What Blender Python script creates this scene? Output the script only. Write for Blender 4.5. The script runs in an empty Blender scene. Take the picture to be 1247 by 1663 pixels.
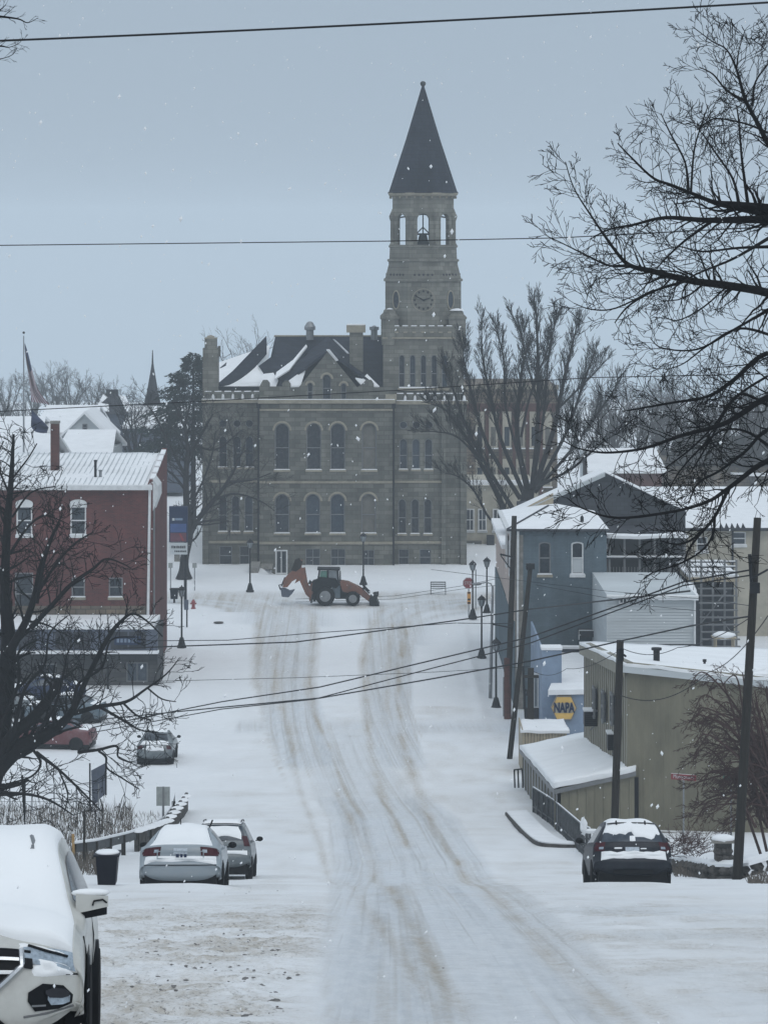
import bpy, math, random
import numpy as np
from mathutils import Vector, Matrix, Euler
from mathutils.geometry import tessellate_polygon
random.seed(7); np.random.seed(7)
S = bpy.context.scene
COL = S.collection
R = math.radians
# ------------------------------------------------------------------ camera
F, CX, HY, HC = 5000.0, 623.5, 400.0, 25.7      # focal length in photo pixels, horizon row, eye height above the square
cam_d = bpy.data.cameras.new('camera'); cam = bpy.data.objects.new('camera', cam_d); COL.objects.link(cam)
cam.location = (0, 0, HC); cam.rotation_euler = (R(90), 0, 0)
cam_d.sensor_fit = 'HORIZONTAL'; cam_d.sensor_width = 36.0; cam_d.lens = 36.0 * F / 1247.0
cam_d.shift_y = -(831.5 - HY) / 1247.0 
cam_d.clip_start = 0.5; cam_d.clip_end = 4000
S.camera = cam
# ------------------------------------------------------------------ sky, sun, exposure
W = bpy.data.worlds.new('World'); S.world = W; W.use_nodes = True
nt = W.node_tree; nt.nodes.clear()
sky = nt.nodes.new('ShaderNodeTexSky'); sky.sky_type = 'NISHITA'; sky.sun_disc = False
sky.sun_elevation = R(50); sky.sun_rotation = R(200); sky.dust_density = 4; sky.ozone_density = 2
bg1 = nt.nodes.new('ShaderNodeBackground'); bg1.inputs[1].default_value = 0.05
bg2 = nt.nodes.new('ShaderNodeBackground'); bg2.inputs[1].default_value = 1.0
tc = nt.nodes.new('ShaderNodeTexCoord'); sp = nt.nodes.new('ShaderNodeSeparateXYZ'); rp = nt.nodes.new('ShaderNodeValToRGB')
nt.links.new(tc.outputs['Generated'], sp.inputs[0]); nt.links.new(sp.outputs['Z'], rp.inputs[0])
rp.color_ramp.elements[0].position = 0.0; rp.color_ramp.elements[0].color = (0.400, 0.492, 0.592, 1)
rp.color_ramp.elements[1].position = 1.0; rp.color_ramp.elements[1].color = (0.88, 0.99, 1.11, 1)
e = rp.color_ramp.elements.new(0.15); e.color = (0.395, 0.488, 0.590, 1)
nt.links.new(rp.outputs[0], bg2.inputs[0])
mx = nt.nodes.new('ShaderNodeMixShader'); mx.inputs[0].default_value = 0.92     # thick overcast hides nearly all of the blue sky
out = nt.nodes.new('ShaderNodeOutputWorld')
nt.links.new(sky.outputs[0], bg1.inputs[0]); nt.links.new(bg1.outputs[0], mx.inputs[1]); nt.links.new(bg2.outputs[0], mx.inputs[2]); nt.links.new(mx.outputs[0], out.inputs[0])
sun_d = bpy.data.lights.new('sun', 'SUN'); sun_d.energy = 0.65; sun_d.angle = R(40); sun_d.color = (1.0, 0.97, 0.93)
sun = bpy.data.objects.new('sun', sun_d); COL.objects.link(sun); sun.rotation_euler = (R(40), 0, R(200 - 180 + 0))
sun.location = (0, 0, 60)
S.view_settings.view_transform = 'Standard'; S.view_settings.look = 'None'; S.view_settings.gamma = 1; S.view_settings.exposure = 0.0
S.view_settings.use_curve_mapping = False
S.cycles.use_denoising = True
S.cycles.max_bounces = 5; S.cycles.diffuse_bounces = 3; S.cycles.volume_bounces = 2; S.cycles.transparent_max_bounces = 4
# ------------------------------------------------------------------ placement helpers
def P(px, py, Y): return Vector(((px - CX) * Y / F, Y, HC - (py - HY) * Y / F))
def XA(px, Y): return (px - CX) * Y / F
def ZA(py, Y): return HC - (py - HY) * Y / F
_gy = np.array([-10, 0, 22, 40, 55, 71, 80, 91, 100, 110, 120, 135, 150, 163, 171, 262, 400, 900, 1700.])
_gz = np.array([25.6, 23.8, 19.75, 16.56, 13.87, 10.97, 9.1, 6.95, 5.5, 4.2, 3.1, 1.5, .42, .08, 0, -.05, -.3, -22, -60])
_yy = np.arange(-10, 1700, 0.5); _zz = np.interp(_yy, _gy, _gz)
_k = np.exp(-0.5 * (np.arange(-12, 13) * 0.5 / 2.2) ** 2); _k /= _k.sum()
_zz = np.convolve(np.pad(_zz, 12, mode='edge'), _k, 'valid')
def gY(Y): return float(np.interp(Y, _yy, _zz))
def lat(X, Y):
    """sideways relief: lawn bank at right beyond the stone wall, bank at left beyond the guard rail"""
    X = np.asarray(X, float); Y = np.asarray(Y, float)
    a = 1.1 * np.clip((X - 10.4) / 3.5, 0, 1) * np.exp(-((Y - 86) / 14.0) ** 2)
    b = -0.9 * np.clip((-X - 10.5) / 4, 0, 1) * np.exp(-((Y - 108) / 12.0) ** 2)
    c = -0.15 * np.clip((Y - 236) / 8, 0, 1) * np.clip((300 - Y) / 20, 0, 1) - 0.8 * np.exp(-((X + 8.35) / 1.1) ** 4) * np.clip((Y - 242.5) / 1.5, 0, 1) * np.clip((252 - Y) / 1, 0, 1)
    return a + b + c
def gz(X, Y): return gY(Y) + float(lat(X, Y))
_vis = np.arange(14, 262, 0.25); _visy = np.array([HY + F / y * (HC - gY(y)) for y in _vis])
def Yat(py):
    """distance at which the street surface shows at photo row py"""
    m = np.minimum.accumulate(_visy)
    return float(np.interp(-py, -m, _vis))
# ------------------------------------------------------------------ materials
def newmat(name):
    m = bpy.data.materials.new(name); m.use_nodes = True
    return m, m.node_tree, m.node_tree.nodes['Principled BSDF']
def lk(t, a, b): t.links.new(a, b)
def noise_node(t, scale, detail=4, rough=0.6, coord='Object', stretch=None):
    tcn = t.nodes.new('ShaderNodeTexCoord'); n = t.nodes.new('ShaderNodeTexNoise')
    n.inputs['Scale'].default_value = scale; n.inputs['Detail'].default_value = detail; n.inputs['Roughness'].default_value = rough
    if stretch:
        mp = t.nodes.new('ShaderNodeMapping'); mp.inputs['Scale'].default_value = stretch
        lk(t, tcn.outputs[coord], mp.inputs[0]); lk(t, mp.outputs[0], n.inputs[0])
    else: lk(t, tcn.outputs[coord], n.inputs[0])
    return n
def mixc(t, fac, a, b):
    m = t.nodes.new('ShaderNodeMix'); m.data_type = 'RGBA'
    for sock, v in ((m.inputs[0], fac), (m.inputs[6], a), (m.inputs[7], b)):
        if hasattr(v, 'links'): lk(t, v, sock)
        elif isinstance(v, (int, float)): sock.default_value = v
        else: sock.default_value = (*v, 1) if len(v) == 3 else v
    return m.outputs[2]
def ramp(t, src, a, b, lo=0, hi=1):
    m = t.nodes.new('ShaderNodeMapRange'); m.inputs[1].default_value = a; m.inputs[2].default_value = b
    m.inputs[3].default_value = lo; m.inputs[4].default_value = hi; lk(t, src, m.inputs[0]); return m.outputs[0]
def bump(t, b, src, strength=0.3, dist=0.05):
    n = t.nodes.new('ShaderNodeBump'); n.inputs['Strength'].default_value = strength; n.inputs['Distance'].default_value = dist
    lk(t, src, n.inputs['Height']); lk(t, n.outputs[0], b.inputs['Normal'])
def mat(name, col, rough=0.7, var=0.25, scale=1.5, bmp=0.0, metal=0.0, spec=0.5, stretch=None, col2=None, bd=0.02):
    m, t, b = newmat(name)
    n = noise_node(t, scale, 5, 0.65, stretch=stretch)
    c2 = col2 or tuple(c * (1 - var) for c in col); c1 = tuple(min(1, c * (1 + var * 0.6)) for c in col)
    f = ramp(t, n.outputs[0], 0.32, 0.68)
    lk(t, mixc(t, f, c2, c1), b.inputs['Base Color'])
    b.inputs['Roughness'].default_value = rough; b.inputs['Metallic'].default_value = metal
    b.inputs['Specular IOR Level'].default_value = spec if max(col) > 0.1 or spec != 0.5 or metal else 0.12
    if bmp: bump(t, b, n.outputs[0], bmp, bd)
    return m
def brickmat(name, c1, c2, mortar, bw, bh, ms=0.012, var=0.3, bmp=0.25, seed=0):
    """masonry whose courses run along x+y and up z"""
    m, t, b = newmat(name)
    tcn = t.nodes.new('ShaderNodeTexCoord'); s = t.nodes.new('ShaderNodeSeparateXYZ'); lk(t, tcn.outputs['Object'], s.inputs[0])
    ad = t.nodes.new('ShaderNodeMath'); ad.operation = 'ADD'; lk(t, s.outputs[0], ad.inputs[0]); lk(t, s.outputs[1], ad.inputs[1])
    cb = t.nodes.new('ShaderNodeCombineXYZ'); lk(t, ad.outputs[0], cb.inputs[0]); lk(t, s.outputs[2], cb.inputs[1])
    br = t.nodes.new('ShaderNodeTexBrick'); lk(t, cb.outputs[0], br.inputs[0])
    br.inputs['Color1'].default_value = (*c1, 1); br.inputs['Color2'].default_value = (*c2, 1); br.inputs['Mortar'].default_value = (*mortar, 1)
    br.inputs['Scale'].default_value = 1; br.inputs['Brick Width'].default_value = bw; br.inputs['Row Height'].default_value = bh
    br.inputs['Mortar Size'].default_value = ms; br.inputs['Mortar Smooth'].default_value = 0.3; br.inputs['Bias'].default_value = 0
    n = noise_node(t, 0.45 + seed * 0.1, 6, 0.7); n2 = noise_node(t, 0.9, 4, 0.6, stretch=(1.2, 1.2, 0.12))
    f = ramp(t, n.outputs[0], 0.3, 0.7, 1 - var, 1 + var * 0.4); f2 = ramp(t, n2.outputs[0], 0.35, 0.7, 0.78, 1.08)
    mm = t.nodes.new('ShaderNodeMath'); mm.operation = 'MULTIPLY'; lk(t, f, mm.inputs[0]); lk(t, f2, mm.inputs[1])
    vm = t.nodes.new('ShaderNodeVectorMath'); vm.operation = 'SCALE'; lk(t, br.outputs[0], vm.inputs[0]); lk(t, mm.outputs[0], vm.inputs['Scale'])
    lk(t, vm.outputs[0], b.inputs['Base Color']); b.inputs['Roughness'].default_value = 0.9; b.inputs['Specular IOR Level'].default_value = 0.15
    bump(t, b, br.outputs['Fac'], -bmp, 0.02)
    return m
def snowmat(name, col=(0.82, 0.83, 0.84), s=1.2):
    m, t, b = newmat(name)
    n = noise_node(t, s, 6, 0.6); n2 = noise_node(t, 14, 4, 0.7)
    lk(t, mixc(t, ramp(t, n.outputs[0], 0.3, 0.7), tuple(c * 0.9 for c in col), col), b.inputs['Base Color'])
    b.inputs['Roughness'].default_value = 0.75; b.inputs['Specular IOR Level'].default_value = 0.2
    bump(t, b, n2.outputs[0], 0.15, 0.03)
    return m
def paint(name, col, rough=0.35, dirt=(0.35, 0.33, 0.3), amt=0.35):
    m, t, b = newmat(name)
    n = noise_node(t, 3.0, 8, 0.7); n2 = noise_node(t, 30, 4, 0.7)
    f = ramp(t, n.outputs[0], 0.42, 0.75, 0, amt)
    lk(t, mixc(t, f, col, dirt), b.inputs['Base Color'])
    lk(t, ramp(t, n2.outputs[0], 0.3, 0.7, rough, rough + 0.25), b.inputs['Roughness'])
    b.inputs['Coat Weight'].default_value = 0.4 if max(col) > .05 else 0.08; b.inputs['Specular IOR Level'].default_value = 0.5 if max(col) > .05 else 0.25
    return m
def glassmat(name, col=(0.02, 0.03, 0.045), rough=0.15, frost=0.15):
    m, t, b = newmat(name)
    n = noise_node(t, 4, 5, 0.7)
    oi = t.nodes.new('ShaderNodeObjectInfo'); own = mixc(t, ramp(t, oi.outputs['Random'], 0.3, 1.0, 0, 1), tuple(c * .6 for c in col), (col[0] * 2.6, col[1] * 2.6, col[2] * 2.4))
    lk(t, mixc(t, ramp(t, n.outputs[0], 0.45, 0.8, 0, frost), own, (0.3, 0.34, 0.38)), b.inputs['Base Color'])
    b.inputs['Roughness'].default_value = rough; b.inputs['Specular IOR Level'].default_value = 0.4
    return m
M = dict(
 snow=snowmat('snow_cover'), snowf=snowmat('snow_fresh', (0.87, 0.88, 0.885), 0.5),
 stone=brickmat('courthouse_stone', (0.19, 0.19, 0.165), (0.108, 0.109, 0.098), (0.10, 0.095, 0.08), 0.85, 0.36, 0.025, 0.35),
 trim=mat('stone_trim', (0.27, 0.245, 0.19), 0.9, 0.25, 2, 0.2),
 tower=brickmat('tower_stone', (0.23, 0.226, 0.195), (0.145, 0.143, 0.125), (0.12, 0.115, 0.10), 0.8, 0.34, 0.018, 0.25, seed=2),
 slate=brickmat('slate_roof', (0.030, 0.036, 0.052), (0.020, 0.025, 0.038), (0.018, 0.019, 0.024), 0.5, 0.3, 0.02, 0.3, 0.4),
 darkglass=glassmat('window_glass', (0.012, 0.018, 0.028)), paleblind=mat('window_blind', (0.12, 0.115, 0.10), 0.6, 0.3, 2),
 frame=mat('painted_frame', (0.16, 0.165, 0.17), 0.6, 0.2, 3), wframe=mat('white_frame', (0.62, 0.63, 0.63), 0.6, 0.15, 3),
 brick=brickmat('red_brick', (0.15, 0.036, 0.034), (0.095, 0.027, 0.027), (0.11, 0.07, 0.06), 0.23, 0.08, 0.01, 0.35),
 brick2=brickmat('chimney_brick', (0.13, 0.05, 0.04), (0.09, 0.035, 0.03), (0.08, 0.05, 0.045), 0.23, 0.08, 0.01, 0.3),
 rubble=brickmat('rubble_stone', (0.22, 0.17, 0.12), (0.13, 0.11, 0.09), (0.08, 0.07, 0.06), 0.6, 0.3, 0.03, 0.5, 0.6),
 blockwall=brickmat('dark_block', (0.085, 0.085, 0.085), (0.055, 0.055, 0.06), (0.05, 0.05, 0.05), 0.8, 0.25, 0.02, 0.4, 0.4),
 bluegrey=brickmat('bluegrey_painted_brick', (0.12, 0.155, 0.18), (0.10, 0.135, 0.16), (0.09, 0.13, 0.15), 0.25, 0.09, 0.008, 0.3, 0.15),
 darkwall=mat('dark_wall', (0.04, 0.042, 0.05), 0.85, 0.4, 1.2, 0.2), darkroof=brickmat('dark_shingles', (0.060, 0.064, 0.074), (0.045, 0.048, 0.058), (0.034, 0.036, 0.042), 0.5, 0.25, 0.015, 0.3, 0.3),
 cream=mat('cream_wall', (0.40, 0.37, 0.30), 0.85, 0.25, 0.8, 0.1), pinkcream=mat('weathered_shopfront', (0.42, 0.34, 0.30), 0.8, 0.35, 1.2, 0.1, stretch=(1, 1, 0.3)),
 siding=mat('white_siding', (0.46, 0.49, 0.50), 0.7, 0.12, 0.8, stretch=(0.3, 0.3, 3)), tan=mat('tan_metal', (0.19, 0.176, 0.125), 0.6, 0.32, 0.9, 0.05, stretch=(1, 1, 0.35)),
 tandark=mat('tan_metal_side', (0.20, 0.185, 0.14), 0.6, 0.2, 0.9, 0.05, stretch=(1, 1, 0.35)),
 wood=mat('weathered_wood', (0.34, 0.29, 0.21), 0.85, 0.3, 3, 0.2, stretch=(4, 4, 0.4)), blue=mat('faded_blue_paint', (0.19, 0.25, 0.34), 0.75, 0.25, 0.9, 0.15),
 bark=mat('wet_bark', (0.0085, 0.008, 0.009), 0.9, 0.5, 9, 0.6, stretch=(3, 3, 0.6)), bark2=mat('grey_bark', (0.026, 0.025, 0.027), 0.9, 0.4, 5, 0.5, stretch=(3, 3, 0.6)),
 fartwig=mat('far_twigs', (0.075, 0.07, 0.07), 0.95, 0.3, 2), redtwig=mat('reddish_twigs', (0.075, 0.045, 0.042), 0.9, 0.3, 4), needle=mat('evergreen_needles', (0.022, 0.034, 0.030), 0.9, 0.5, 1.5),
 weed=mat('dry_weeds', (0.11, 0.095, 0.08), 0.95, 0.5, 2),
 pole=mat('old_pole_wood', (0.028, 0.025, 0.022), 0.9, 0.4, 3, 0.5, stretch=(8, 8, 0.5)), metal=mat('galvanised_metal', (0.25, 0.26, 0.27), 0.5, 0.2, 4, metal=0.6),
 black=mat('black_metal', (0.015, 0.016, 0.019), 0.5, 0.3, 5), wire=mat('cable', (0.012, 0.012, 0.014), 0.6, 0.1, 1), rail=mat('railing_metal', (0.07, 0.075, 0.08), 0.55, 0.4, 6),
 lampglass=mat('lantern_glass', (0.22, 0.25, 0.27), 0.3, 0.2, 4), orange=paint('orange_machine_paint', (0.19, 0.062, 0.028), 0.5, (0.06, 0.05, 0.045), 0.9), rubber=mat('rubber', (0.009, 0.009, 0.010), 0.85, 0.4, 6, 0.2),
 red=paint('red_paint', (0.22, 0.025, 0.03), 0.5, (0.2, 0.1, 0.09), 0.3), white=paint('white_paint', (0.70, 0.71, 0.72), 0.5, (0.45, 0.42, 0.38), 0.4),
 orangesign=mat('orange_sign', (0.6, 0.3, 0.08), 0.6, 0.1, 4), yellow=mat('sign_yellow', (0.66, 0.42, 0.11), 0.6, 0.12, 4), navy=mat('navy_paint', (0.018, 0.03, 0.07), 0.5, 0.2, 4),
 slategrey=mat('slate_grey_panel', (0.07, 0.085, 0.12), 0.6, 0.25, 4), signback=mat('sign_back', (0.28, 0.30, 0.29), 0.5, 0.2, 5), green=mat('sign_green', (0.02, 0.13, 0.10), 0.5, 0.2, 4),
 concrete=mat('concrete', (0.22, 0.21, 0.19), 0.9, 0.35, 3, 0.3), clod=mat('dirty_ice', (0.20, 0.195, 0.19), 0.8, 0.5, 8, 0.4),
 silver=paint('silver_paint', (0.24, 0.28, 0.31), 0.35, (0.30, 0.31, 0.31), 0.5), greysuv=paint('grey_paint', (0.09, 0.11, 0.12), 0.4, (0.28, 0.29, 0.29), 0.5), darkcar=paint('dark_blue_paint', (0.006, 0.009, 0.016), 0.35, (0.06, 0.07, 0.085), 0.3),
 whitecar=paint('white_pearl_paint', (0.49, 0.49, 0.46), 0.3, (0.27, 0.26, 0.24), 0.5), redcar=paint('red_car_paint', (0.11, 0.018, 0.022), 0.4, (0.2, 0.17, 0.17), 0.4), tealcar=paint('teal_car_paint', (0.06, 0.10, 0.13), 0.4),
 tail=mat('tail_lamp', (0.055, 0.012, 0.018), 0.3, 0.4, 12), chrome=mat('chrome', (0.5, 0.52, 0.54), 0.25, 0.1, 5, metal=0.9), plastic=mat('black_plastic', (0.006, 0.007, 0.009), 0.5, 0.3, 8),
 headglass=mat('headlamp_lens', (0.30, 0.36, 0.42), 0.15, 0.5, 14), plate=mat('number_plate', (0.45, 0.50, 0.55), 0.5, 0.3, 30), bin=mat('bin_plastic', (0.005, 0.006, 0.014), 0.45, 0.3, 4), stonedark=mat('wall_stone', (0.085, 0.08, 0.075), 0.9, 0.6, 4, 0.6, bd=0.05),
 greenglass=mat('cab_glass_green', (0.10, 0.26, 0.20), 0.3, 0.3, 4), stake=mat('stake_wood', (0.36, 0.22, 0.08), 0.8, 0.3, 5), bronze=mat('bell_bronze', (0.035, 0.04, 0.04), 0.5, 0.2, 4),
)
# ------------------------------------------------------------------ object helpers
ORG = {}
class MB:
    def __init__(s): s.v = []; s.f = []
    def add(s, vs, fs):
        o = len(s.v); s.v.extend(tuple(v) for v in vs); s.f.extend(tuple(i + o for i in f) for f in fs); return s
    def box(s, x0, x1, y0, y1, z0, z1):
        return s.add([(x0, y0, z0), (x1, y0, z0), (x1, y1, z0), (x0, y1, z0), (x0, y0, z1), (x1, y0, z1), (x1, y1, z1), (x0, y1, z1)],
                     [(0, 3, 2, 1), (4, 5, 6, 7), (0, 1, 5, 4), (1, 2, 6, 5), (2, 3, 7, 6), (3, 0, 4, 7)])
    def hexa(s, b, t):
        """eight corners: four bottom (counter-clockwise), four top"""
        return s.add(list(b) + list(t), [(0, 3, 2, 1), (4, 5, 6, 7), (0, 1, 5, 4), (1, 2, 6, 5), (2, 3, 7, 6), (3, 0, 4, 7)])
    def slab(s, top, th, d=None):
        """a polygon thickened by th, downward unless d is given"""
        top = [Vector(p) for p in top]; n = len(top); d = Vector(d) if d is not None else Vector((0, 0, -1))
        bot = [p + d * th for p in top]
        fs = [tuple(range(n)), tuple(range(2 * n - 1, n - 1, -1))] + [(i, i + n, (i + 1) % n + n, (i + 1) % n) for i in range(n)]
        return s.add(top + bot, fs)
    def panel(s, fr, outer, holes=(), d0=0.0, d1=0.3):
        """flat polygon with holes, given as (u, z) in the frame fr=(O, U, N), between depths d0 and d1 along N"""
        O, U, N = fr; loops = [list(outer)] + [list(h) for h in holes]
        flat = [p for l in loops for p in l]
        tri = tessellate_polygon([[Vector((p[0], p[1], 0)) for p in l] for l in loops])
        n = len(flat)
        def w(p, d): return O + U * p[0] + Vector((0, 0, p[1])) + N * d
        vs = [w(p, d1) for p in flat] + [w(p, d0) for p in flat]
        fs = [tuple(t) for t in tri] + [tuple(i + n for i in reversed(t)) for t in tri]
        o = 0
        for l in loops:
            k = len(l)
            for i in range(k): a, b = o + i, o + (i + 1) % k; fs.append((a, a + n, b + n, b))
            o += k
        return s.add(vs, fs)
    def tube(s, pts, rad, n=6, cap=True):
        pts = [Vector(p) for p in pts]; rs = rad if isinstance(rad, (list, tuple)) else [rad] * len(pts); vs = []; fs = []
        for i, p in enumerate(pts):
            d = (pts[min(i + 1, len(pts) - 1)] - pts[max(i - 1, 0)]).normalized()
            a = d.cross(Vector((0, 1, 0))) if abs(d.y) < 0.9 else d.cross(Vector((1, 0, 0)))
            a.normalize(); b = d.cross(a)
            for k in range(n):
                t = 2 * math.pi * k / n; vs.append(p + (a * math.cos(t) + b * math.sin(t)) * rs[i])
            if i:
                o = (i - 1) * n
                for k in range(n): fs.append((o + k, o + (k + 1) % n, o + n + (k + 1) % n, o + n + k))
        if cap: fs.append(tuple(range(n - 1, -1, -1))); fs.append(tuple(range((len(pts) - 1) * n, len(pts) * n)))
        return s.add(vs, fs)
    def lathe(s, prof, c=(0, 0, 0), n=16, ph=0.0):
        vs = []; fs = []; c = Vector(c)
        for r, z in prof:
            for k in range(n):
                t = ph + 2 * math.pi * k / n; vs.append(c + Vector((r * math.cos(t), r * math.sin(t), z)))
        for i in range(len(prof) - 1):
            for k in range(n): a = i * n + k; b = i * n + (k + 1) % n; fs.append((a, b, b + n, a + n))
        fs.append(tuple(range(n - 1, -1, -1))); fs.append(tuple(range((len(prof) - 1) * n, len(prof) * n)))
        return s.add(vs, fs)
    def blob(s, c, r, seed=0, n=7, m=5, j=0.25):
        rr = random.Random(seed); c = Vector(c); vs = []; fs = []; r = r if hasattr(r, '__len__') else (r, r, r)
        for i in range(m + 1):
            for k in range(n):
                a = math.pi * i / m; t = 2 * math.pi * k / n; q = 1 + rr.uniform(-j, j)
                vs.append(c + Vector((r[0] * math.sin(a) * math.cos(t), r[1] * math.sin(a) * math.sin(t), r[2] * math.cos(a))) * q)
        for i in range(m):
            for k in range(n): fs.append((i * n + k, i * n + (k + 1) % n, (i + 1) * n + (k + 1) % n, (i + 1) * n + k))
        return s.add(vs, fs)
    def build(s, name, m, parent=None, smooth=False, loc=None, top=None, kind=None):
        o0 = ORG[parent.name] if parent is not None else (Vector(loc) if loc is not None else Vector((0, 0, 0)))
        me = bpy.data.meshes.new(name)
        va = np.array(s.v, dtype=float).reshape(-1, 3) - np.array(o0)
        me.from_pydata(va.tolist(), [], s.f); me.materials.append(M[m] if isinstance(m, str) else m)
        if smooth: me.shade_smooth()
        me.update()
        o = bpy.data.objects.new(name, me); COL.objects.link(o)
        if parent is not None: o.parent = parent
        else: o.location = o0
        ORG[o.name] = o0
        if top: o['label'], o['category'] = top[0], top[1]
        if top and len(top) > 2: o['group'] = top[2]
        if kind: o['kind'] = kind
        return o
def thing(name, label, cat, loc=(0, 0, 0), group=None):
    o = bpy.data.objects.new(name, None); COL.objects.link(o); o.location = loc; o.empty_display_size = 0.3
    ORG[o.name] = Vector(loc); o['label'] = label; o['category'] = cat
    if group: o['group'] = group
    return o
def copy_tree(o, parent=None, label=None):
    kids = [c for c in KIDS.get(o.name, [])] if False else [c for c in o.children]
    c = o.copy(); COL.objects.link(c); c.parent = parent; ORG[c.name] = ORG[o.name]
    if label: c['label'] = label
    for k in kids: copy_tree(k, c)
    return c
KIDS = {}
def share(o, loc):
    """a sibling that shares o's mesh, shifted by loc"""
    c = o.copy(); COL.objects.link(c); c.location = Vector(o.location) + Vector(loc); ORG[c.name] = ORG.get(o.name, Vector((0, 0, 0))); return c
def rect(x0, x1, z0, z1): return [(x0, z0), (x1, z0), (x1, z1), (x0, z1)]
def arch(c, w, z0, z1, n=10, rise=None):
    r = w / 2; h = rise if rise is not None else r
    return [(c - r, z0), (c + r, z0)] + [(c + r * math.cos(t), z1 - h + h * math.sin(t)) for t in [math.pi * i / n for i in range(n + 1)]]
def ell(c, z, rx, rz, n=16): return [(c + rx * math.cos(2 * math.pi * i / n), z + rz * math.sin(2 * math.pi * i / n)) for i in range(n)]
def inset(poly, d):
    cx = (min(p[0] for p in poly) + max(p[0] for p in poly)) / 2; cz = (min(p[1] for p in poly) + max(p[1] for p in poly)) / 2
    hw = (max(p[0] for p in poly) - min(p[0] for p in poly)) / 2; hz = (max(p[1] for p in poly) - min(p[1] for p in poly)) / 2
    return [(cx + (p[0] - cx) * (hw - d) / hw, cz + (p[1] - cz) * (hz - d) / hz) for p in poly]
def FR(Y): return (Vector((0, Y, 0)), Vector((1, 0, 0)), Vector((0, -1, 0)))
def window(parent, fr, poly, rec=0.25, fw=0.07, rails=(0.5,), bars=(), sill=True, fm='frame', pm='darkglass', snow=True, sw=0.08, name='window', wall=0.0):
    """a window set rec behind the wall face: frame mesh > pane, rails, sill (a sub-part each)"""
    f = MB().panel(fr, poly, [inset(poly, fw)], -rec, -rec + 0.08)
    zs = [p[1] for p in poly]; xs = [p[0] for p in poly]; z0, z1, x0, x1 = min(zs), max(zs), min(xs), max(xs)
    for r in rails:
        z = z0 + (z1 - z0) * r; f.panel(fr, rect(x0 + fw * .8, x1 - fw * .8, z - 0.035, z + 0.035), (), -rec + 0.005, -rec + 0.07)
    for r in bars:
        x = x0 + (x1 - x0) * r; f.panel(fr, rect(x - 0.025, x + 0.025, z0 + fw * .8, z1 - fw * .8), (), -rec + 0.005, -rec + 0.06)
    w = f.build(name, fm, parent)
    MB().panel(fr, inset(poly, fw * 0.5), (), -rec - 0.06, -rec - 0.01).build('pane', pm, w)
    if sill:
        MB().panel(fr, rect(x0 - sw, x1 + sw, z0 - 0.16, z0 - 0.003), (), -rec, 0.09).build('sill', 'trim' if fm == 'frame' else fm, w)
        if snow: MB().panel(fr, rect(x0 - sw * .6, x1 + sw * .6, z0, z0 + 0.055), (), -rec + .09, 0.085).build('snow', 'snow', w)
    return w
# ------------------------------------------------------------------ branches
def mesh_segs(segs, n=3):
    """segments (p, q, rp, rq) as open prisms"""
    A = np.array([[*a, *b] for a, b, _, _ in segs]); r0 = np.array([x[2] for x in segs]); r1 = np.array([x[3] for x in segs])
    p, q = A[:, :3], A[:, 3:]; d = q - p; d /= (np.linalg.norm(d, axis=1, keepdims=True) + 1e-9)
    up = np.tile(np.array([0.13, 1.0, 0.07]), (len(segs), 1)); bad = np.abs((d * up).sum(1)) > 0.93; up[bad] = (1, 0, 0.1)
    a = np.cross(d, up); a /= np.linalg.norm(a, axis=1, keepdims=True); b = np.cross(d, a)
    vs = np.zeros((len(segs), 2 * n, 3))
    for k in range(n):
        t = 2 * math.pi * k / n; o = a * math.cos(t) + b * math.sin(t)
        vs[:, k] = p + o * r0[:, None]; vs[:, n + k] = q + o * r1[:, None]
    base = np.arange(len(segs))[:, None, None] * 2 * n
    f = np.array([[k, (k + 1) % n, n + (k + 1) % n, n + k] for k in range(n)])[None] + base
    return vs.reshape(-1, 3), f.reshape(-1, 4)
def build_segs(segs, name, m, parent, n=3, smooth=False):
    vs, fs = mesh_segs(segs, n); o0 = np.array(ORG[parent.name]); vs = vs - o0
    me = bpy.data.meshes.new(name); me.vertices.add(len(vs)); me.vertices.foreach_set('co', vs.astype(np.float32).ravel())
    me.loops.add(fs.size); me.loops.foreach_set('vertex_index', fs.astype(np.int32).ravel())
    me.polygons.add(len(fs)); me.polygons.foreach_set('loop_start', np.arange(0, fs.size, 4, dtype=np.int32))
    me.update(calc_edges=True); me.materials.append(M[m])
    if smooth: me.shade_smooth()
    o = bpy.data.objects.new(name, me); COL.objects.link(o); o.parent = parent; ORG[o.name] = ORG[parent.name]; return o
def rnd3(rg): return Vector((rg.gauss(0, 1), rg.gauss(0, 1), rg.gauss(0, 1)))
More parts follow.
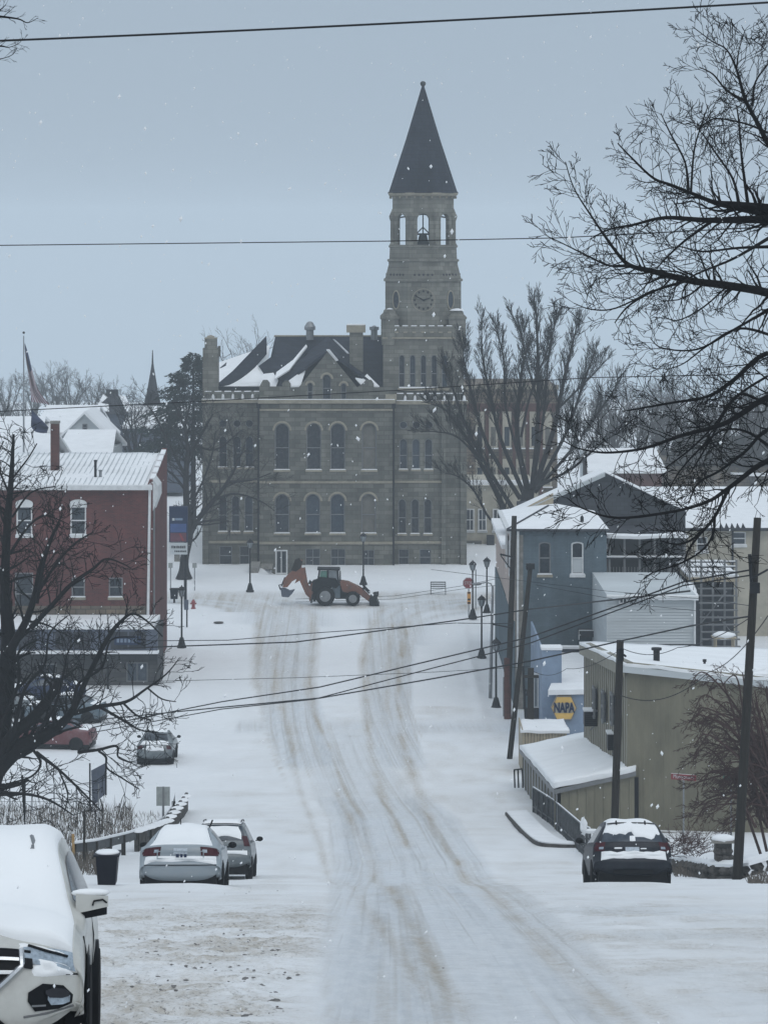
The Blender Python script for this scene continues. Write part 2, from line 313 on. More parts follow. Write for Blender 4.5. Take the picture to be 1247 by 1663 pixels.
def grow(segs, rg, p, d, L, r, lvl, up=0.1, spread=45, ratio=0.55, kids=4, wob=0.12, step=None, flat=0.0, rmin=0.004, start=0.2):
    n = max(2, int(round(L / step))) if step else max(2, 6 - 0)
    st = L / n; p = Vector(p); d = Vector(d).normalized(); q0 = p.copy(); pts = [p.copy()]; dirs = [d.copy()]
    for i in range(n):
        d = (d + rnd3(rg) * wob + Vector((0, 0, up * 0.25))).normalized()
        if flat: d.y *= (1 - flat); d.normalize()
        p = p + d * st; pts.append(p.copy()); dirs.append(d.copy())
    for i in range(n):
        a = max(rmin, r * (1 - 0.8 * i / n)); b = max(rmin, r * (1 - 0.8 * (i + 1) / n)); segs.append((pts[i], pts[i + 1], a, b))
    if lvl <= 0: return
    for k in range(kids):
        t = start + (1 - start) * (k + rg.random()) / kids; f = t * n; i = min(n - 1, int(f)); q = pts[i].lerp(pts[i + 1], f - i)
        ax = dirs[i].cross(rnd3(rg)); 
        if ax.length < 1e-3: continue
        nd = Matrix.Rotation(R(spread * rg.uniform(0.65, 1.25)), 3, ax.normalized()) @ dirs[i]
        if flat: nd.y *= (1 - flat); nd.normalize()
        grow(segs, rg, q, nd, L * ratio * rg.uniform(0.6, 1.2) * (1.15 - 0.5 * t), max(rmin, r * (1 - 0.8 * t) * 0.6), lvl - 1, up, spread, ratio, kids, wob, step, flat, rmin, start)
def catmull(pts, n=6):
    """pts: list of equal-length tuples"""
    pts = [np.array(p, float) for p in pts]; out = []
    for i in range(len(pts) - 1):
        p0, p1, p2, p3 = pts[max(i - 1, 0)], pts[i], pts[i + 1], pts[min(i + 2, len(pts) - 1)]
        for k in range(n):
            t = k / n; out.append(0.5 * ((2 * p1) + (-p0 + p2) * t + (2 * p0 - 5 * p1 + 4 * p2 - p3) * t * t + (-p0 + 3 * p1 - 3 * p2 + p3) * t ** 3))
    out.append(pts[-1]); return out
def limb(segs, tw, rg, pts, Y, kids=14, L=1.2, lvl=2, up=0.15, spread=50, dy=0.0, wobble=0.0, ratio=0.55, kk=4, step=None, flat=0.3, rmin=0.004, up0=0.0, start=0.1, bias=None, wob=0.12):
    """a main limb traced through photo points (px, py, width px[, depth offset m]) at distance Y, with side branches"""
    c = catmull([(p[0], p[1], p[2], p[3] if len(p) > 3 else 0.0) for p in pts], 5); q = []
    for i, a in enumerate(c):
        q.append((P(a[0], a[1], Y + a[3] + dy * i / len(c)), a[2] * (Y + a[3]) / F / 2))
    if wobble:
        for i in range(1, len(q) - 1): q[i] = (q[i][0] + Vector((rg.gauss(0, wobble), 0, rg.gauss(0, wobble))), q[i][1])
    for i in range(len(q) - 1): segs.append((q[i][0], q[i + 1][0], max(rmin, q[i][1]), max(rmin, q[i + 1][1])))
    n = len(q) - 1
    for k in range(kids):
        t = start + (1 - start) * (k + rg.random()) / kids; f = t * n; i = min(n - 1, int(f)); pt = q[i][0].lerp(q[i + 1][0], f - i)
        d = (q[i + 1][0] - q[i][0]).normalized(); s = 1 if rg.random() < 0.5 else -1
        nd = Matrix.Rotation(R(s * spread * rg.uniform(0.6, 1.3)), 3, Vector((0, 1, 0))) @ d
        nd = (nd + Vector((0, rg.gauss(0, 0.4), up0)) + (Vector(bias) if bias else Vector((0, 0, 0)))).normalized()
        grow(tw, rg, pt, nd, L * rg.uniform(0.5, 1.25) * (1.1 - 0.5 * t), max(rmin, q[i][1] * 0.42), lvl, up, spread * 0.8, ratio, kk, wob, step, flat, rmin)
    return q

def drifted(o, amp=.05, cuts=14):
    """uneven depth and a ragged lip for a slab of roof snow"""
    import bmesh
    bm = bmesh.new(); bm.from_mesh(o.data); bmesh.ops.subdivide_edges(bm, edges=bm.edges[:], cuts=cuts, use_grid_fill=True)
    from mathutils import noise
    for v in bm.verts:
        q = v.co + Vector((3.1, 7.7, 1.3)); v.co.z += amp * (noise.noise(q * .55) * 1.2 + noise.noise(q * 1.7) * .6); v.co.y += amp * .8 * noise.noise(q * 1.1 + Vector((9, 0, 0))); v.co.x += amp * .6 * noise.noise(q * 1.3 + Vector((0, 9, 0)))
    bm.to_mesh(o.data); bm.free(); o.data.shade_smooth(); return o
# ================================================================== GROUND
def gather_cols():
    c = [-400, -260, -170, -110, -80, -60, -46, -38, -32, -27, -23, -20]
    c += list(np.arange(-18, -4, 0.2)) + list(np.arange(-4, 8, 0.085)) + list(np.arange(8, 15, 0.2))
    c += [16, 17, 18.5, 20, 23, 27, 32, 38, 48, 62, 85, 120, 180, 260, 400]
    return np.array(c)
def gather_rows():
    y = 12.0; r = [-10, -4, 2, 7, 10]
    while y < 262: r.append(y); y += max(0.07, min(0.55, y * y / F * 0.5 / 2.2))
    r += [263, 268, 275, 285, 300, 330, 370, 420, 500, 620, 800, 1000, 1300, 1690]
    return np.array(r)
gx, gr = gather_cols(), gather_rows()
GX, GY = np.meshgrid(gx, gr)
gz0 = np.interp(GY, _yy, _zz) + lat(GX, GY)
def vnoise(X, Y, s, seed):
    """smooth value noise on a grid"""
    rg = np.random.RandomState(seed); T = rg.rand(256, 256); x = X / s; y = Y / s
    xi = np.floor(x).astype(int); yi = np.floor(y).astype(int); fx = x - xi; fy = y - yi; fx = fx * fx * (3 - 2 * fx); fy = fy * fy * (3 - 2 * fy)
    g = lambda a, b: T[a % 256, b % 256]
    return (g(xi, yi) * (1 - fx) * (1 - fy) + g(xi + 1, yi) * fx * (1 - fy) + g(xi, yi + 1) * (1 - fx) * fy + g(xi + 1, yi + 1) * fx * fy) * 2 - 1
near = (GY < 262)
dirt = np.zeros_like(GX); ice = np.zeros_like(GX); rut = np.zeros_like(GX)
def stroke(pts, kind, s, soft=1.0):
    """a wheel track through photo points (px, py, half width px), followed up the street"""
    ys = [Yat(p[1]) if p[1] > 0 else -p[1] for p in pts]; xs = [XA(p[0], y) for p, y in zip(pts, ys)]; ws = [p[2] * y / F for p, y in zip(pts, ys)]
    o = np.argsort(ys); ys = np.array(ys)[o]; xs = np.array(xs)[o]; ws = np.array(ws)[o]
    xc = np.interp(GY, ys, xs) + 0.03 * vnoise(GX * 0, GY, 9.0, 5); w = np.interp(GY, ys, ws)
    inside = (GY >= ys[0] - .5) & (GY <= ys[-1] + .5)
    fade = np.clip((GY - ys[0]) / 3, 0, 1) * np.clip((ys[-1] - GY) / 3, 0, 1)
    v = s * np.clip(1.0 - (np.abs(GX - xc) / w) ** (2.4 / soft), 0, 1) * inside * (0.25 + 0.75 * fade)
    a = {'dirt': dirt, 'ice': ice, 'rut': rut}[kind]; np.maximum(a, v, out=a)
# compacted grey lane on the near hill (photo points, top to bottom)
stroke([(600, 1290, 95), (640, 1330, 110), (665, 1400, 130), (690, 1440, 160), (745, 1550, 235), (790, 1690, 290)], 'ice', 0.85, .35)
stroke([(565, 1180, 30), (570, 1240, 70), (600, 1300, 95)], 'ice', 0.5, .6)
stroke([(455, 985, 56), (465, 1020, 54), (462, 1100, 50), (480, 1180, 55), (520, 1250, 60)], 'ice', .85, .5)
stroke([(645, 985, 50), (642, 1010, 46), (628, 1100, 44), (630, 1170, 44), (650, 1250, 50)], 'ice', .8, .5)
stroke([(455, 985, 50), (452, 1060, 46), (452, 1140, 40)], 'dirt', .38, .6); stroke([(645, 985, 48), (630, 1060, 44), (630, 1180, 36)], 'dirt', .34, .6)
stroke([(560, 1170, 110), (570, 1230, 120), (600, 1330, 130)], 'dirt', .22, .6)
stroke([(690, 1450, 140), (745, 1550, 200), (790, 1690, 260)], 'dirt', .14, .5)
for pts, s in (
 ([(425, 1000, 7), (420, 1050, 9), (420, 1110, 9), (432, 1160, 7)], 1.0), ([(448, 1000, 7), (446, 1050, 10), (450, 1130, 10), (470, 1180, 8), (480, 1230, 6)], 1.0),
 ([(505, 1000, 6), (508, 1040, 9), (500, 1110, 10), (510, 1160, 5), (540, 1220, 4), (555, 1270, 4), (590, 1330, 5)], .85), ([(480, 1000, 9), (480, 1060, 12), (484, 1110, 10)], .55),
 ([(612, 1000, 7), (592, 1060, 7), (596, 1140, 9), (600, 1200, 6), (612, 1260, 10), (640, 1330, 8), (665, 1380, 8)], 1.0), ([(640, 1000, 7), (632, 1050, 8), (628, 1150, 6), (640, 1180, 4)], .85),
 ([(668, 1000, 8), (652, 1060, 10), (645, 1130, 6), (655, 1200, 12), (668, 1250, 10), (700, 1330, 9), (712, 1370, 9)], .85),
 ([(475, 1230, 4), (490, 1290, 7), (520, 1370, 7), (560, 1440, 6)], .5), ([(545, 1280, 4), (575, 1340, 9), (600, 1390, 10), (640, 1450, 12), (700, 1560, 16), (770, 1670, 20)], .75),
 ([(560, 1430, 10), (590, 1470, 14), (640, 1530, 16), (690, 1610, 10), (720, 1670, 12)], .55),
 ([(700, 1330, 8), (745, 1400, 10), (800, 1450, 20), (850, 1500, 22), (900, 1560, 18), (960, 1610, 20), (1030, 1670, 26)], 1.0),
 ([(760, 1400, 10), (840, 1460, 30), (930, 1540, 24), (1010, 1600, 26), (1100, 1680, 30)], .45)):
    stroke([(a, b, w * 1.8) for a, b, w in pts], 'dirt', s * .62, .8); stroke(pts, 'dirt', s * 1.15)
    stroke([(a, b, w * 0.55) for a, b, w in pts], 'rut', 0.8)
def curve(pts, w, kind, s):
    """a wheel track along any path; pts are photo points on the flat square"""
    q = [np.array([XA(a, Yat(b)), Yat(b)]) for a, b in pts]; q = catmull([tuple(p) for p in q], 8); d = np.full(GX.shape, 99.0)
    m = (GY > min(p[1] for p in q) - 3) & (GY < max(p[1] for p in q) + 3); gx_, gy_ = GX[m], GY[m]; dd = np.full(gx_.shape, 99.0)
    for a, b in zip(q[:-1], q[1:]):
        v = b - a; t = np.clip(((gx_ - a[0]) * v[0] + (gy_ - a[1]) * v[1]) / (v @ v + 1e-9), 0, 1); dd = np.minimum(dd, np.hypot(gx_ - a[0] - t * v[0], gy_ - a[1] - t * v[1]))
    d[m] = dd; arr = {'dirt': dirt, 'ice': ice}[kind]; np.maximum(arr, s * np.exp(-(d / w) ** 2), out=arr)
for pts, w, s in (([(425, 1010), (420, 992), (395, 978), (340, 971), (280, 969)], .42, .85), ([(448, 1012), (446, 994), (425, 980), (380, 973), (300, 970.5)], .45, .8), ([(480, 1012), (476, 994), (455, 979), (420, 972), (340, 968)], .5, .6), ([(508, 1015), (505, 998), (488, 984), (455, 974), (380, 967.5)], .42, .8),
  ([(612, 1012), (614, 998), (632, 986), (672, 978), (740, 975)], .4, .8), ([(632, 1015), (638, 998), (664, 986), (705, 980), (765, 978)], .42, .75), ([(650, 1035), (660, 1005), (690, 992), (735, 986), (775, 984)], .4, .8), ([(668, 1045), (682, 1012), (712, 1000), (750, 994)], .35, .6)):
    curve(pts, w, 'dirt', s); curve(pts, w * 3.2, 'ice', .6)
rgs = random.Random(17)
for i in range(15):
    o = rgs.uniform(-48, 50); stroke([(460 + o, 1000, 2.2), (462 + o, 1060, 2.4), (462 + o, 1120, 2.4), (478 + o, 1190, 2.4), (505 + o * .9, 1250 + rgs.uniform(-40, 40), 2)], 'dirt', rgs.uniform(.25, .6), .8)
    o = rgs.uniform(-36, 36); stroke([(642 + o, 1000, 2.2), (630 + o, 1080, 2.2), (630 + o, 1150, 2.4), (650 + o, 1230 + rgs.uniform(-40, 30), 2)], 'dirt', rgs.uniform(.25, .6), .8)
for i in range(22):
    o = rgs.uniform(-1, 1); stroke([(585 + 75 * o, 1260 + rgs.uniform(-10, 60), 2.4), (640 + 110 * o, 1340, 3.2), (690 + 160 * o, 1440, 4.5), (745 + 225 * o, 1550, 6), (800 + 290 * o, 1685, 9)], 'dirt' if i % 2 else 'rut', rgs.uniform(.12, .38), .8)
for px, py, L_, s in ((700, 1490, 120, .5), (640, 1443, 90, .35), (560, 1213, 30, .6), (575, 1195, 30, .6), (760, 1545, 90, .3), (560, 1240, 40, .3), (860, 1440, 70, .4)):
    y = Yat(py); x = XA(px, y); hw_ = L_ * y / F / 2; dirt = np.maximum(dirt, s * np.exp(-((GY - y - .15 * (GX - x)) / .16) ** 2 - ((GX - x) / hw_) ** 4))
tint = np.clip(vnoise(GX, GY, 3.1, 31) * .7 + vnoise(GX, GY, 1.1, 32) * .5 + .35, 0, 1) * (np.abs(GX - .5) < 9) * (GY > 20) * (GY < 172); dirt = np.maximum(dirt, .34 * tint * np.clip((GX + 9) / 3, 0, 1) * np.clip((9 - GX) / 3, 0, 1))
stroke([(500, 1440, 12), (495, 1550, 14), (492, 1680, 16)], 'rut', -0.0)
# the road along the courthouse lawn, and turning lanes
YC = F * HC / 570.0
cross = np.exp(-((GY - 226.5) / 2.6) ** 2) * (np.abs(GX) < 60)
dirt = np.maximum(dirt, 0.65 * cross); ice = np.maximum(ice, 0.5 * cross)
cr2 = np.exp(-((GY - 219.5 + 0.012 * (GX + 2) ** 2) / 1.5) ** 2) * (np.abs(GX + 2) < 9)
dirt = np.maximum(dirt, 0.7 * cr2)
for cxx, rr, sgn in ((-9.2, 7.5, -1), (3.4, 6.0, 1)):
    d = np.sqrt((GX - (cxx + sgn * rr)) ** 2 + (GY - (224 - rr)) ** 2); q = (GY > 224 - rr) & ((GX - cxx) * sgn > -0.8) & ((GX - cxx) * sgn < rr)
    for o in (-1.5, 0, 1.5): dirt = np.maximum(dirt, q * 0.85 * np.exp(-((d - rr - o) / 0.5) ** 2))
    ice = np.maximum(ice, q * 0.8 * np.exp(-((d - rr) / 2.2) ** 4))
c4 = np.exp(-((GY - 164) / 2.2) ** 2) * (GX > -8) * (GX < 20) * 0.45
dirt = np.maximum(dirt, c4 * (0.5 + 0.5 * vnoise(GX, GY * 3, 3.0, 9))); ice = np.maximum(ice, c4)
# churned verge at the near left, dirty snow at right
n1 = vnoise(GX, GY, 1.3, 11) * .6 + vnoise(GX, GY, 0.45, 12) * .4
vx = np.clip((GX + 6.5) / 1.5, 0, 1) * np.clip((-0.6 - GX) / 0.7, 0, 1) * np.clip((60 - GY) / 12, 0, 1) * np.clip((GY - 20) / 4, 0, 1)
dirt = np.maximum(dirt, 0.75 * vx * np.clip(n1 * 1.4 + 0.55, 0.15, 1))
vx2 = np.clip((GX - 1.8) / 1.0, 0, 1) * np.clip((7.5 - GX) / 3, 0, 1) * np.clip((70 - GY) / 14, 0, 1)
dirt = np.maximum(dirt, 0.55 * vx2 * np.clip(n1 + 0.35, 0.1, 1)); ice = np.maximum(ice, 0.4 * vx2 * np.clip(vnoise(GX, GY, 2.2, 14) + .4, 0, 1))
wide = np.clip(1 - np.abs(GX - 0.3) / 8.5, 0, 1) * (GY > 60) * (GY < 165)
dirt = np.maximum(dirt, 0.4 * wide * np.clip(vnoise(GX * 2, GY * .5, 1.6, 15) + .35, 0, 1))
dirt *= np.clip(0.85 + 0.45 * vnoise(GX * 2, GY * 0.35, 1.0, 21), 0.3, 1.25)
relief = 0.035 * vnoise(GX, GY, 2.5, 1) + 0.014 * vnoise(GX, GY, 0.6, 2)
calm = 1 - 0.85 * np.clip(ice * 1.4, 0, 1)
relief = relief * calm + (vx + .5 * vx2) * (0.035 * vnoise(GX, GY, 0.2, 3) + 0.045 * vnoise(GX, GY, 0.6, 4)) - 0.03 * rut - 0.03 * ice
# low ploughed banks along the kerbs on the flat square
for kx, y0, y1, h in ((5.35, 166, 212, 0.14), (-12.2, 178, 214, 0.14)):
    relief += h * np.exp(-((GX - kx) / 0.35) ** 2) * (GY > y0) * (GY < y1) * np.clip(0.6 + 0.6 * vnoise(GX * 0, GY, 2.4, 8), 0, 1)
relief = relief * near
# bank of snow pushed up behind the parked cars at the brow
for bx, by, bw, bl, h in ((-4.55, 66.9, 1.4, .6, .16), (5.55, 69.9, 1.5, .6, .1), (-3.1, 89.8, 1.0, .5, .05)):
    relief += h * np.exp(-((GX - bx) / bw) ** 4 - ((GY - by) / bl) ** 2)
gz1 = gz0 + relief
nv = GX.size; me = bpy.data.meshes.new('ground'); me.vertices.add(nv)
me.vertices.foreach_set('co', np.stack([GX, GY, gz1], -1).astype(np.float32).ravel())
nr, nc = GX.shape; i0 = (np.arange(nr - 1)[:, None] * nc + np.arange(nc - 1)[None]).ravel()
fc = np.stack([i0, i0 + 1, i0 + nc + 1, i0 + nc], -1)
me.loops.add(fc.size); me.loops.foreach_set('vertex_index', fc.astype(np.int32).ravel()); me.polygons.add(len(fc)); me.polygons.foreach_set('loop_start', np.arange(0, fc.size, 4, dtype=np.int32))
me.update(calc_edges=True); me.shade_smooth()
_ly = [Yat(p) for p in (1690, 1550, 1440, 1400, 1330, 1290, 1240, 1180, 1100, 985)]; _lx = [XA(a, y) for a, y in zip((800, 745, 690, 672, 640, 612, 585, 562, 548, 550), _ly)]
lane = GX - np.interp(GY, _ly, _lx)
for nm, arr in (('dirt', dirt), ('ice', ice), ('lane', lane), ('along', GY), ('churn', np.clip(vx * (0.35 + 0.65 * np.clip(n1 * 1.5 + .5, 0, 1)) + 0.45 * vx2 * np.clip(n1 + .2, 0, 1), 0, 1))):
    at = me.attributes.new(nm, 'FLOAT', 'POINT'); at.data.foreach_set('value', arr.astype(np.float32).ravel())
def ground_material():
    m, t, b = newmat('snowy_ground')
    da = t.nodes.new('ShaderNodeAttribute'); da.attribute_name = 'dirt'; ia = t.nodes.new('ShaderNodeAttribute'); ia.attribute_name = 'ice'
    n1 = noise_node(t, 2.2, 8, 0.75); n2 = noise_node(t, 9, 6, 0.8, stretch=(1, .35, 1)); n3 = noise_node(t, 0.15, 4, 0.6); n4 = noise_node(t, 30, 4, 0.7); n5 = noise_node(t, 3.5, 6, 0.75, stretch=(1.6, .12, 1))
    base = mixc(t, ramp(t, n1.outputs[0], 0.3, 0.7), (0.77, 0.785, 0.80), (0.85, 0.86, 0.865))
    base = mixc(t, ramp(t, n3.outputs[0], 0.35, 0.65, 0, 0.5), base, (0.71, 0.72, 0.73))
    def mul(a, b_):
        k = t.nodes.new('ShaderNodeMath'); k.operation = 'MULTIPLY'; k.use_clamp = True
        lk(t, a, k.inputs[0]); lk(t, b_, k.inputs[1]); return k.outputs[0]
    c = mixc(t, mul(ia.outputs['Fac'], ramp(t, n5.outputs[0], 0.25, 0.75, 0.35, 1.15)), base, (0.47, 0.505, 0.54))
    c = mixc(t, mul(mul(da.outputs['Fac'], ramp(t, n2.outputs[0], 0.33, 0.6, 0.35, 1.0)), ramp(t, n5.outputs[0], 0.2, 0.7, 0.55, 1.1)), c, (0.39, 0.33, 0.25))
    n6 = noise_node(t, 16, 5, 0.85, stretch=(1, .5, 1)); c = mixc(t, mul(ramp(t, da.outputs['Fac'], 0.05, 0.5, 0, .75), ramp(t, n6.outputs[0], 0.56, 0.66, 0, 1)), c, (0.16, 0.145, 0.125))
    def att(nm): q = t.nodes.new('ShaderNodeAttribute'); q.attribute_name = nm; return q.outputs['Fac']
    def streaks(fx, fy, lo, hi, det=3):
        cb = t.nodes.new('ShaderNodeCombineXYZ'); a = t.nodes.new('ShaderNodeMath'); a.operation = 'MULTIPLY'; a.inputs[1].default_value = fx; lk(t, att('lane'), a.inputs[0])
        g = t.nodes.new('ShaderNodeMath'); g.operation = 'MULTIPLY'; g.inputs[1].default_value = fy; lk(t, att('along'), g.inputs[0]); lk(t, a.outputs[0], cb.inputs[0]); lk(t, g.outputs[0], cb.inputs[1])
        n = t.nodes.new('ShaderNodeTexNoise'); n.inputs['Scale'].default_value = 1; n.inputs['Detail'].default_value = det; n.inputs['Roughness'].default_value = .6; lk(t, cb.outputs[0], n.inputs[0]); return ramp(t, n.outputs[0], lo, hi)
    used = ramp(t, att('ice'), 0.1, 0.6); s1 = streaks(2.6, .011, .54, .66); s2 = streaks(8.0, .03, .57, .68, 4); s3 = streaks(1.6, .012, .58, .48)
    c = mixc(t, mul(used, mul(s3, ramp(t, n1.outputs[0], .3, .6, .1, .55))), c, (0.74, 0.76, 0.78))
    c = mixc(t, mul(used, mul(s1, ramp(t, n2.outputs[0], 0.3, 0.6, 0.1, 0.5))), c, (0.37, 0.335, 0.28))
    c = mixc(t, mul(used, mul(s2, ramp(t, n1.outputs[0], 0.35, 0.6, 0.0, 0.42))), c, (0.28, 0.265, 0.24))
    n7 = noise_node(t, 6.5, 5, 0.7, stretch=(1, .55, 1)); n8 = noise_node(t, 19, 4, 0.7, stretch=(1, .6, 1))
    ch = att('churn'); c = mixc(t, mul(ch, ramp(t, n7.outputs[0], .47, .60, 0, .65)), c, (0.40, 0.36, 0.30)); c = mixc(t, mul(ch, mul(ramp(t, n8.outputs[0], .56, .62), ramp(t, n7.outputs[0], .42, .55))), c, (0.13, 0.125, 0.12))
    lk(t, c, b.inputs['Base Color']); b.inputs['Roughness'].default_value = 0.7; b.inputs['Specular IOR Level'].default_value = 0.25
    ad = t.nodes.new('ShaderNodeMath'); ad.operation = 'ADD'; lk(t, n1.outputs[0], ad.inputs[0]); lk(t, n4.outputs[0], ad.inputs[1])
    bump(t, b, ad.outputs[0], 0.5, 0.06)
    return m
me.materials.append(ground_material())
ground = bpy.data.objects.new('ground', me); COL.objects.link(ground); ground['kind'] = 'structure'
# clods of dirty ice thrown up by the plough
cl = MB(); rg = random.Random(3)
for i in range(230):
    px = rg.triangular(180, 495, 400); py = rg.triangular(1480, 1690, 1590) if i % 5 else rg.uniform(1440, 1560)
    if i > 225: px = rg.uniform(640, 1240); py = rg.uniform(1440, 1690)
    y = Yat(py); x = XA(px, y); s = rg.uniform(0.006, 0.018) * (1.7 if rg.random() < .1 else 1) * (0.6 if i > 225 else 1)
    cl.blob((x, y, gz(x, y) + s * .1), (s * rg.uniform(1, 2), s, s * .6), i, 7, 4, 0.4)
mh = MB().lathe([(.34, 0), (.34, .05)], (XA(355, 210), 210, .02), 16).build('manhole_cover', 'stonedark', kind='structure')
o = cl.build('ice_clods', 'clod', kind='stuff')
# ================================================================== COURTHOUSE
CY = 250.0; k = CY / F
def cx(p): return (p - CX) * k
def cz(p): return HC - (p - HY) * k
H = thing('courthouse', 'tall stone courthouse with conical clock tower standing across the end of the snowy street', 'courthouse', (cx(540), CY + 8, 0.3))
fr = FR(CY)
def ar(c, w, zb, zt): return arch(cx(c), w * k, cz(zb), cz(zt))
def rc(a, b, zb, zt): return rect(cx(a), cx(b), cz(zb), cz(zt))
mid_w = [(c, 24, 763, 687) for c in (458, 509.5, 548.5, 599.5)] + [(c, 24, 866, 802) for c in (458, 508, 548, 598.5)]
gab_w = [(503.5, 9, 649, 621), (530.5, 14, 649, 608), (558, 9, 649, 622)]
bas = [(496, 520, 920, 891), (537, 561, 920, 891), (588, 608, 920, 893)]
door = rc(447, 467, 933, 893)
holes = [ar(*w) for w in mid_w + gab_w] + [rc(*b) for b in bas] + [door]
out_ = [(cx(a), cz(b)) for a, b in ((421, 940), (640, 940), (640, 629), (607, 629), (607, 623), (603, 617), (594, 617), (590, 622), (580, 629), (532, 571), (485, 629), (472, 629), (472, 623), (468, 618), (462, 618), (458, 623), (458, 628), (438, 628), (438, 622), (434, 617), (427, 617), (424, 622), (421, 628))]
MB().panel(fr, out_, holes, -0.6, 0.0).build('wall', 'stone', H)
for i, w in enumerate(mid_w):
    window(H, fr, ar(*w), rec=0.28, fw=0.09, rails=(0.47,), pm='paleblind' if i in (3, 7) else 'darkglass')
for w in gab_w: window(H, fr, ar(*w), rec=0.28, fw=0.07, rails=(0.45,), snow=False)
for b in bas: window(H, fr, rc(*b), rec=0.2, fw=0.08, rails=(0.5,), bars=(0.5,), sill=False)
# arch hoods over the big windows
for c, w, zb, zt in mid_w + gab_w:
    o_ = [(cx(c) + (w * k / 2 + 0.18) * math.cos(t), cz(zt) - w * k / 2 + (w * k / 2 + 0.18) * math.sin(t)) for t in [math.pi * i / 12 for i in range(13)]]
    i_ = [(cx(c) + (w * k / 2 + 0.01) * math.cos(t), cz(zt) - w * k / 2 + (w * k / 2 + 0.01) * math.sin(t)) for t in [math.pi * i / 12 for i in range(12, -1, -1)]]
    MB().panel(fr, o_ + i_, (), -0.05, 0.05).build('window_arch', 'trim', H)
d_ = MB().panel(fr, door, [inset(door, 0.12)], -0.25, -0.02).build('door', 'wframe', H)
MB().panel(fr, inset(door, 0.1), (), -0.3, -0.2).build('pane', 'darkglass', d_)
MB().panel(fr, rect(cx(456), cx(457.5), cz(931), cz(896)), (), -.2, -.12).build('door_bar', 'wframe', d_)
MB().box(cx(464), cx(465), CY + .05, CY + .1, cz(916), cz(912)).build('handle', 'black', d_)
st = MB()
for i in range(4): st.box(cx(444), cx(470), CY - 0.5 - 0.32 * (4 - i), CY - 0.002, cz(940) - .3, cz(933) - 0.17 * (3 - i) - .02)
st.build('door_steps', 'concrete', H)
MB().box(cx(424), cx(443.5), CY - 2.2, CY - 0.004, -0.3, cz(915)).box(cx(410), cx(424) , CY - 6.2, CY - 1.4, -.3, 0.25).build('ramp_wall', 'concrete', H)
# left and right wings
Yl = CY + 0.9; frl = FR(Yl); frr = FR(CY + 0.6)
lw = [(c, 14, 760, 709) for c in (361, 384, 404)] + [(c, 14, 865, 806) for c in (361, 381.5, 403)]
lr = [ell(cx(c), cz(689), .33, .33) for c in (361, 384, 404)]; lb = [(355, 376, 920, 889), (388, 404, 920, 889)]
MB().panel(frl, [(cx(a), cz(b)) for a, b in ((328, 940), (421, 940), (421, 653), (328, 653))], [ar(*w) for w in lw] + lr + [rc(*b) for b in lb], -0.6, 0).build('wall', 'stone', H)
rw = [(c, 13, 763, 713) for c in (655, 675.5, 696)] + [(c, 13, 868, 811) for c in (653, 674, 695)]
rr_ = [ell(cx(c), cz(691), .33, .33) for c in (655, 676, 697)]; rb = [(647, 664, 920, 893), (681, 700, 920, 893)]
MB().panel(frr, [(cx(a), cz(b)) for a, b in ((640, 940), (758, 940), (758, 655), (640, 655))], [ar(*w) for w in rw] + rr_ + [rc(*b) for b in rb], -0.6, 0).build('wall', 'stone', H)
for f_, ws, rs, bs in ((frl, lw, lr, lb), (frr, rw, rr_, rb)):
    for w in ws: window(H, f_, ar(*w), rec=0.26, fw=0.07, rails=(0.45,))
    for r_ in rs: window(H, f_, r_, rec=0.2, fw=0.06, rails=(), bars=(), sill=False)
    for b in bs: window(H, f_, rc(*b), rec=0.2, fw=0.07, rails=(0.5,), sill=False)
# body behind the faces
MB().box(cx(330), cx(756), CY + 1.55, CY + 27, -0.4, cz(656)).build('body', 'stone', H)
# buttresses, string courses, cornice
for a, b, yy, d in ((328, 338, Yl, .35), (717, 724, CY + .6, .3), (748, 758, CY + .6, .35)): MB().box(cx(a), cx(b), yy - d, yy - 0.003, -0.3, cz(660)).build('buttress', 'stone', H)
for a, b, yy, z, h, d in ((421, 640, CY, 785, .18, .08), (421, 640, CY, 884, .22, .1), (328, 420.8, Yl, 785, .18, .08), (640.3, 717, CY + .6, 785, .18, .08), (328, 420.8, Yl, 884, .2, .1), (640.3, 717, CY + .6, 884, .2, .1),
                          (419, 642, CY, 655, .3, .22), (326, 418.5, Yl, 655, .28, .2), (642.5, 760, CY + .6, 657, .28, .2), (419, 642, CY, 667, .15, .1)):
    s_ = MB().box(cx(a), cx(b), yy - d, yy - 0.004, cz(z), cz(z) + h).build('string_course', 'trim', H)
    if h > .25: MB().box(cx(a) + .05, cx(b) - .05, yy - d * .9, yy - .02, cz(z) + h, cz(z) + h + .06).build('snow', 'snow', s_)
# battlements on the wings
for x0, x1, yy, zt, zb in ((331, 421, Yl, 637, 653), (644, 724, CY + .6, 640, 655), (724, 756, CY + .6, 640, 655)):
    MB().box(cx(x0), cx(x1), yy - .05, yy + .35, cz(zb) - .1, cz(zb) + .22).build('parapet', 'stone', H)
    n = int(round((x1 - x0) / 16.0))
    for i in range(n):
        a = x0 + 16 * i + 1
        m_ = MB().box(cx(a), cx(a + 10), yy - .05, yy + .35, cz(zb) + .22, cz(zt)).build('merlon', 'stone', H)
        MB().box(cx(a) - .02, cx(a + 10) + .02, yy - .07, yy + .37, cz(zt), cz(zt) + .07).build('snow', 'snow', m_)
        MB().blob((cx(a + 13), yy + .15, cz(zb) + .3), (.15, .2, .33), i, 8, 5, .1).build('snow', 'snow', m_)
MB().box(cx(626), cx(644), CY - .1, CY + .5, cz(655) + .3, cz(640)).build('corner_block', 'trim', H)
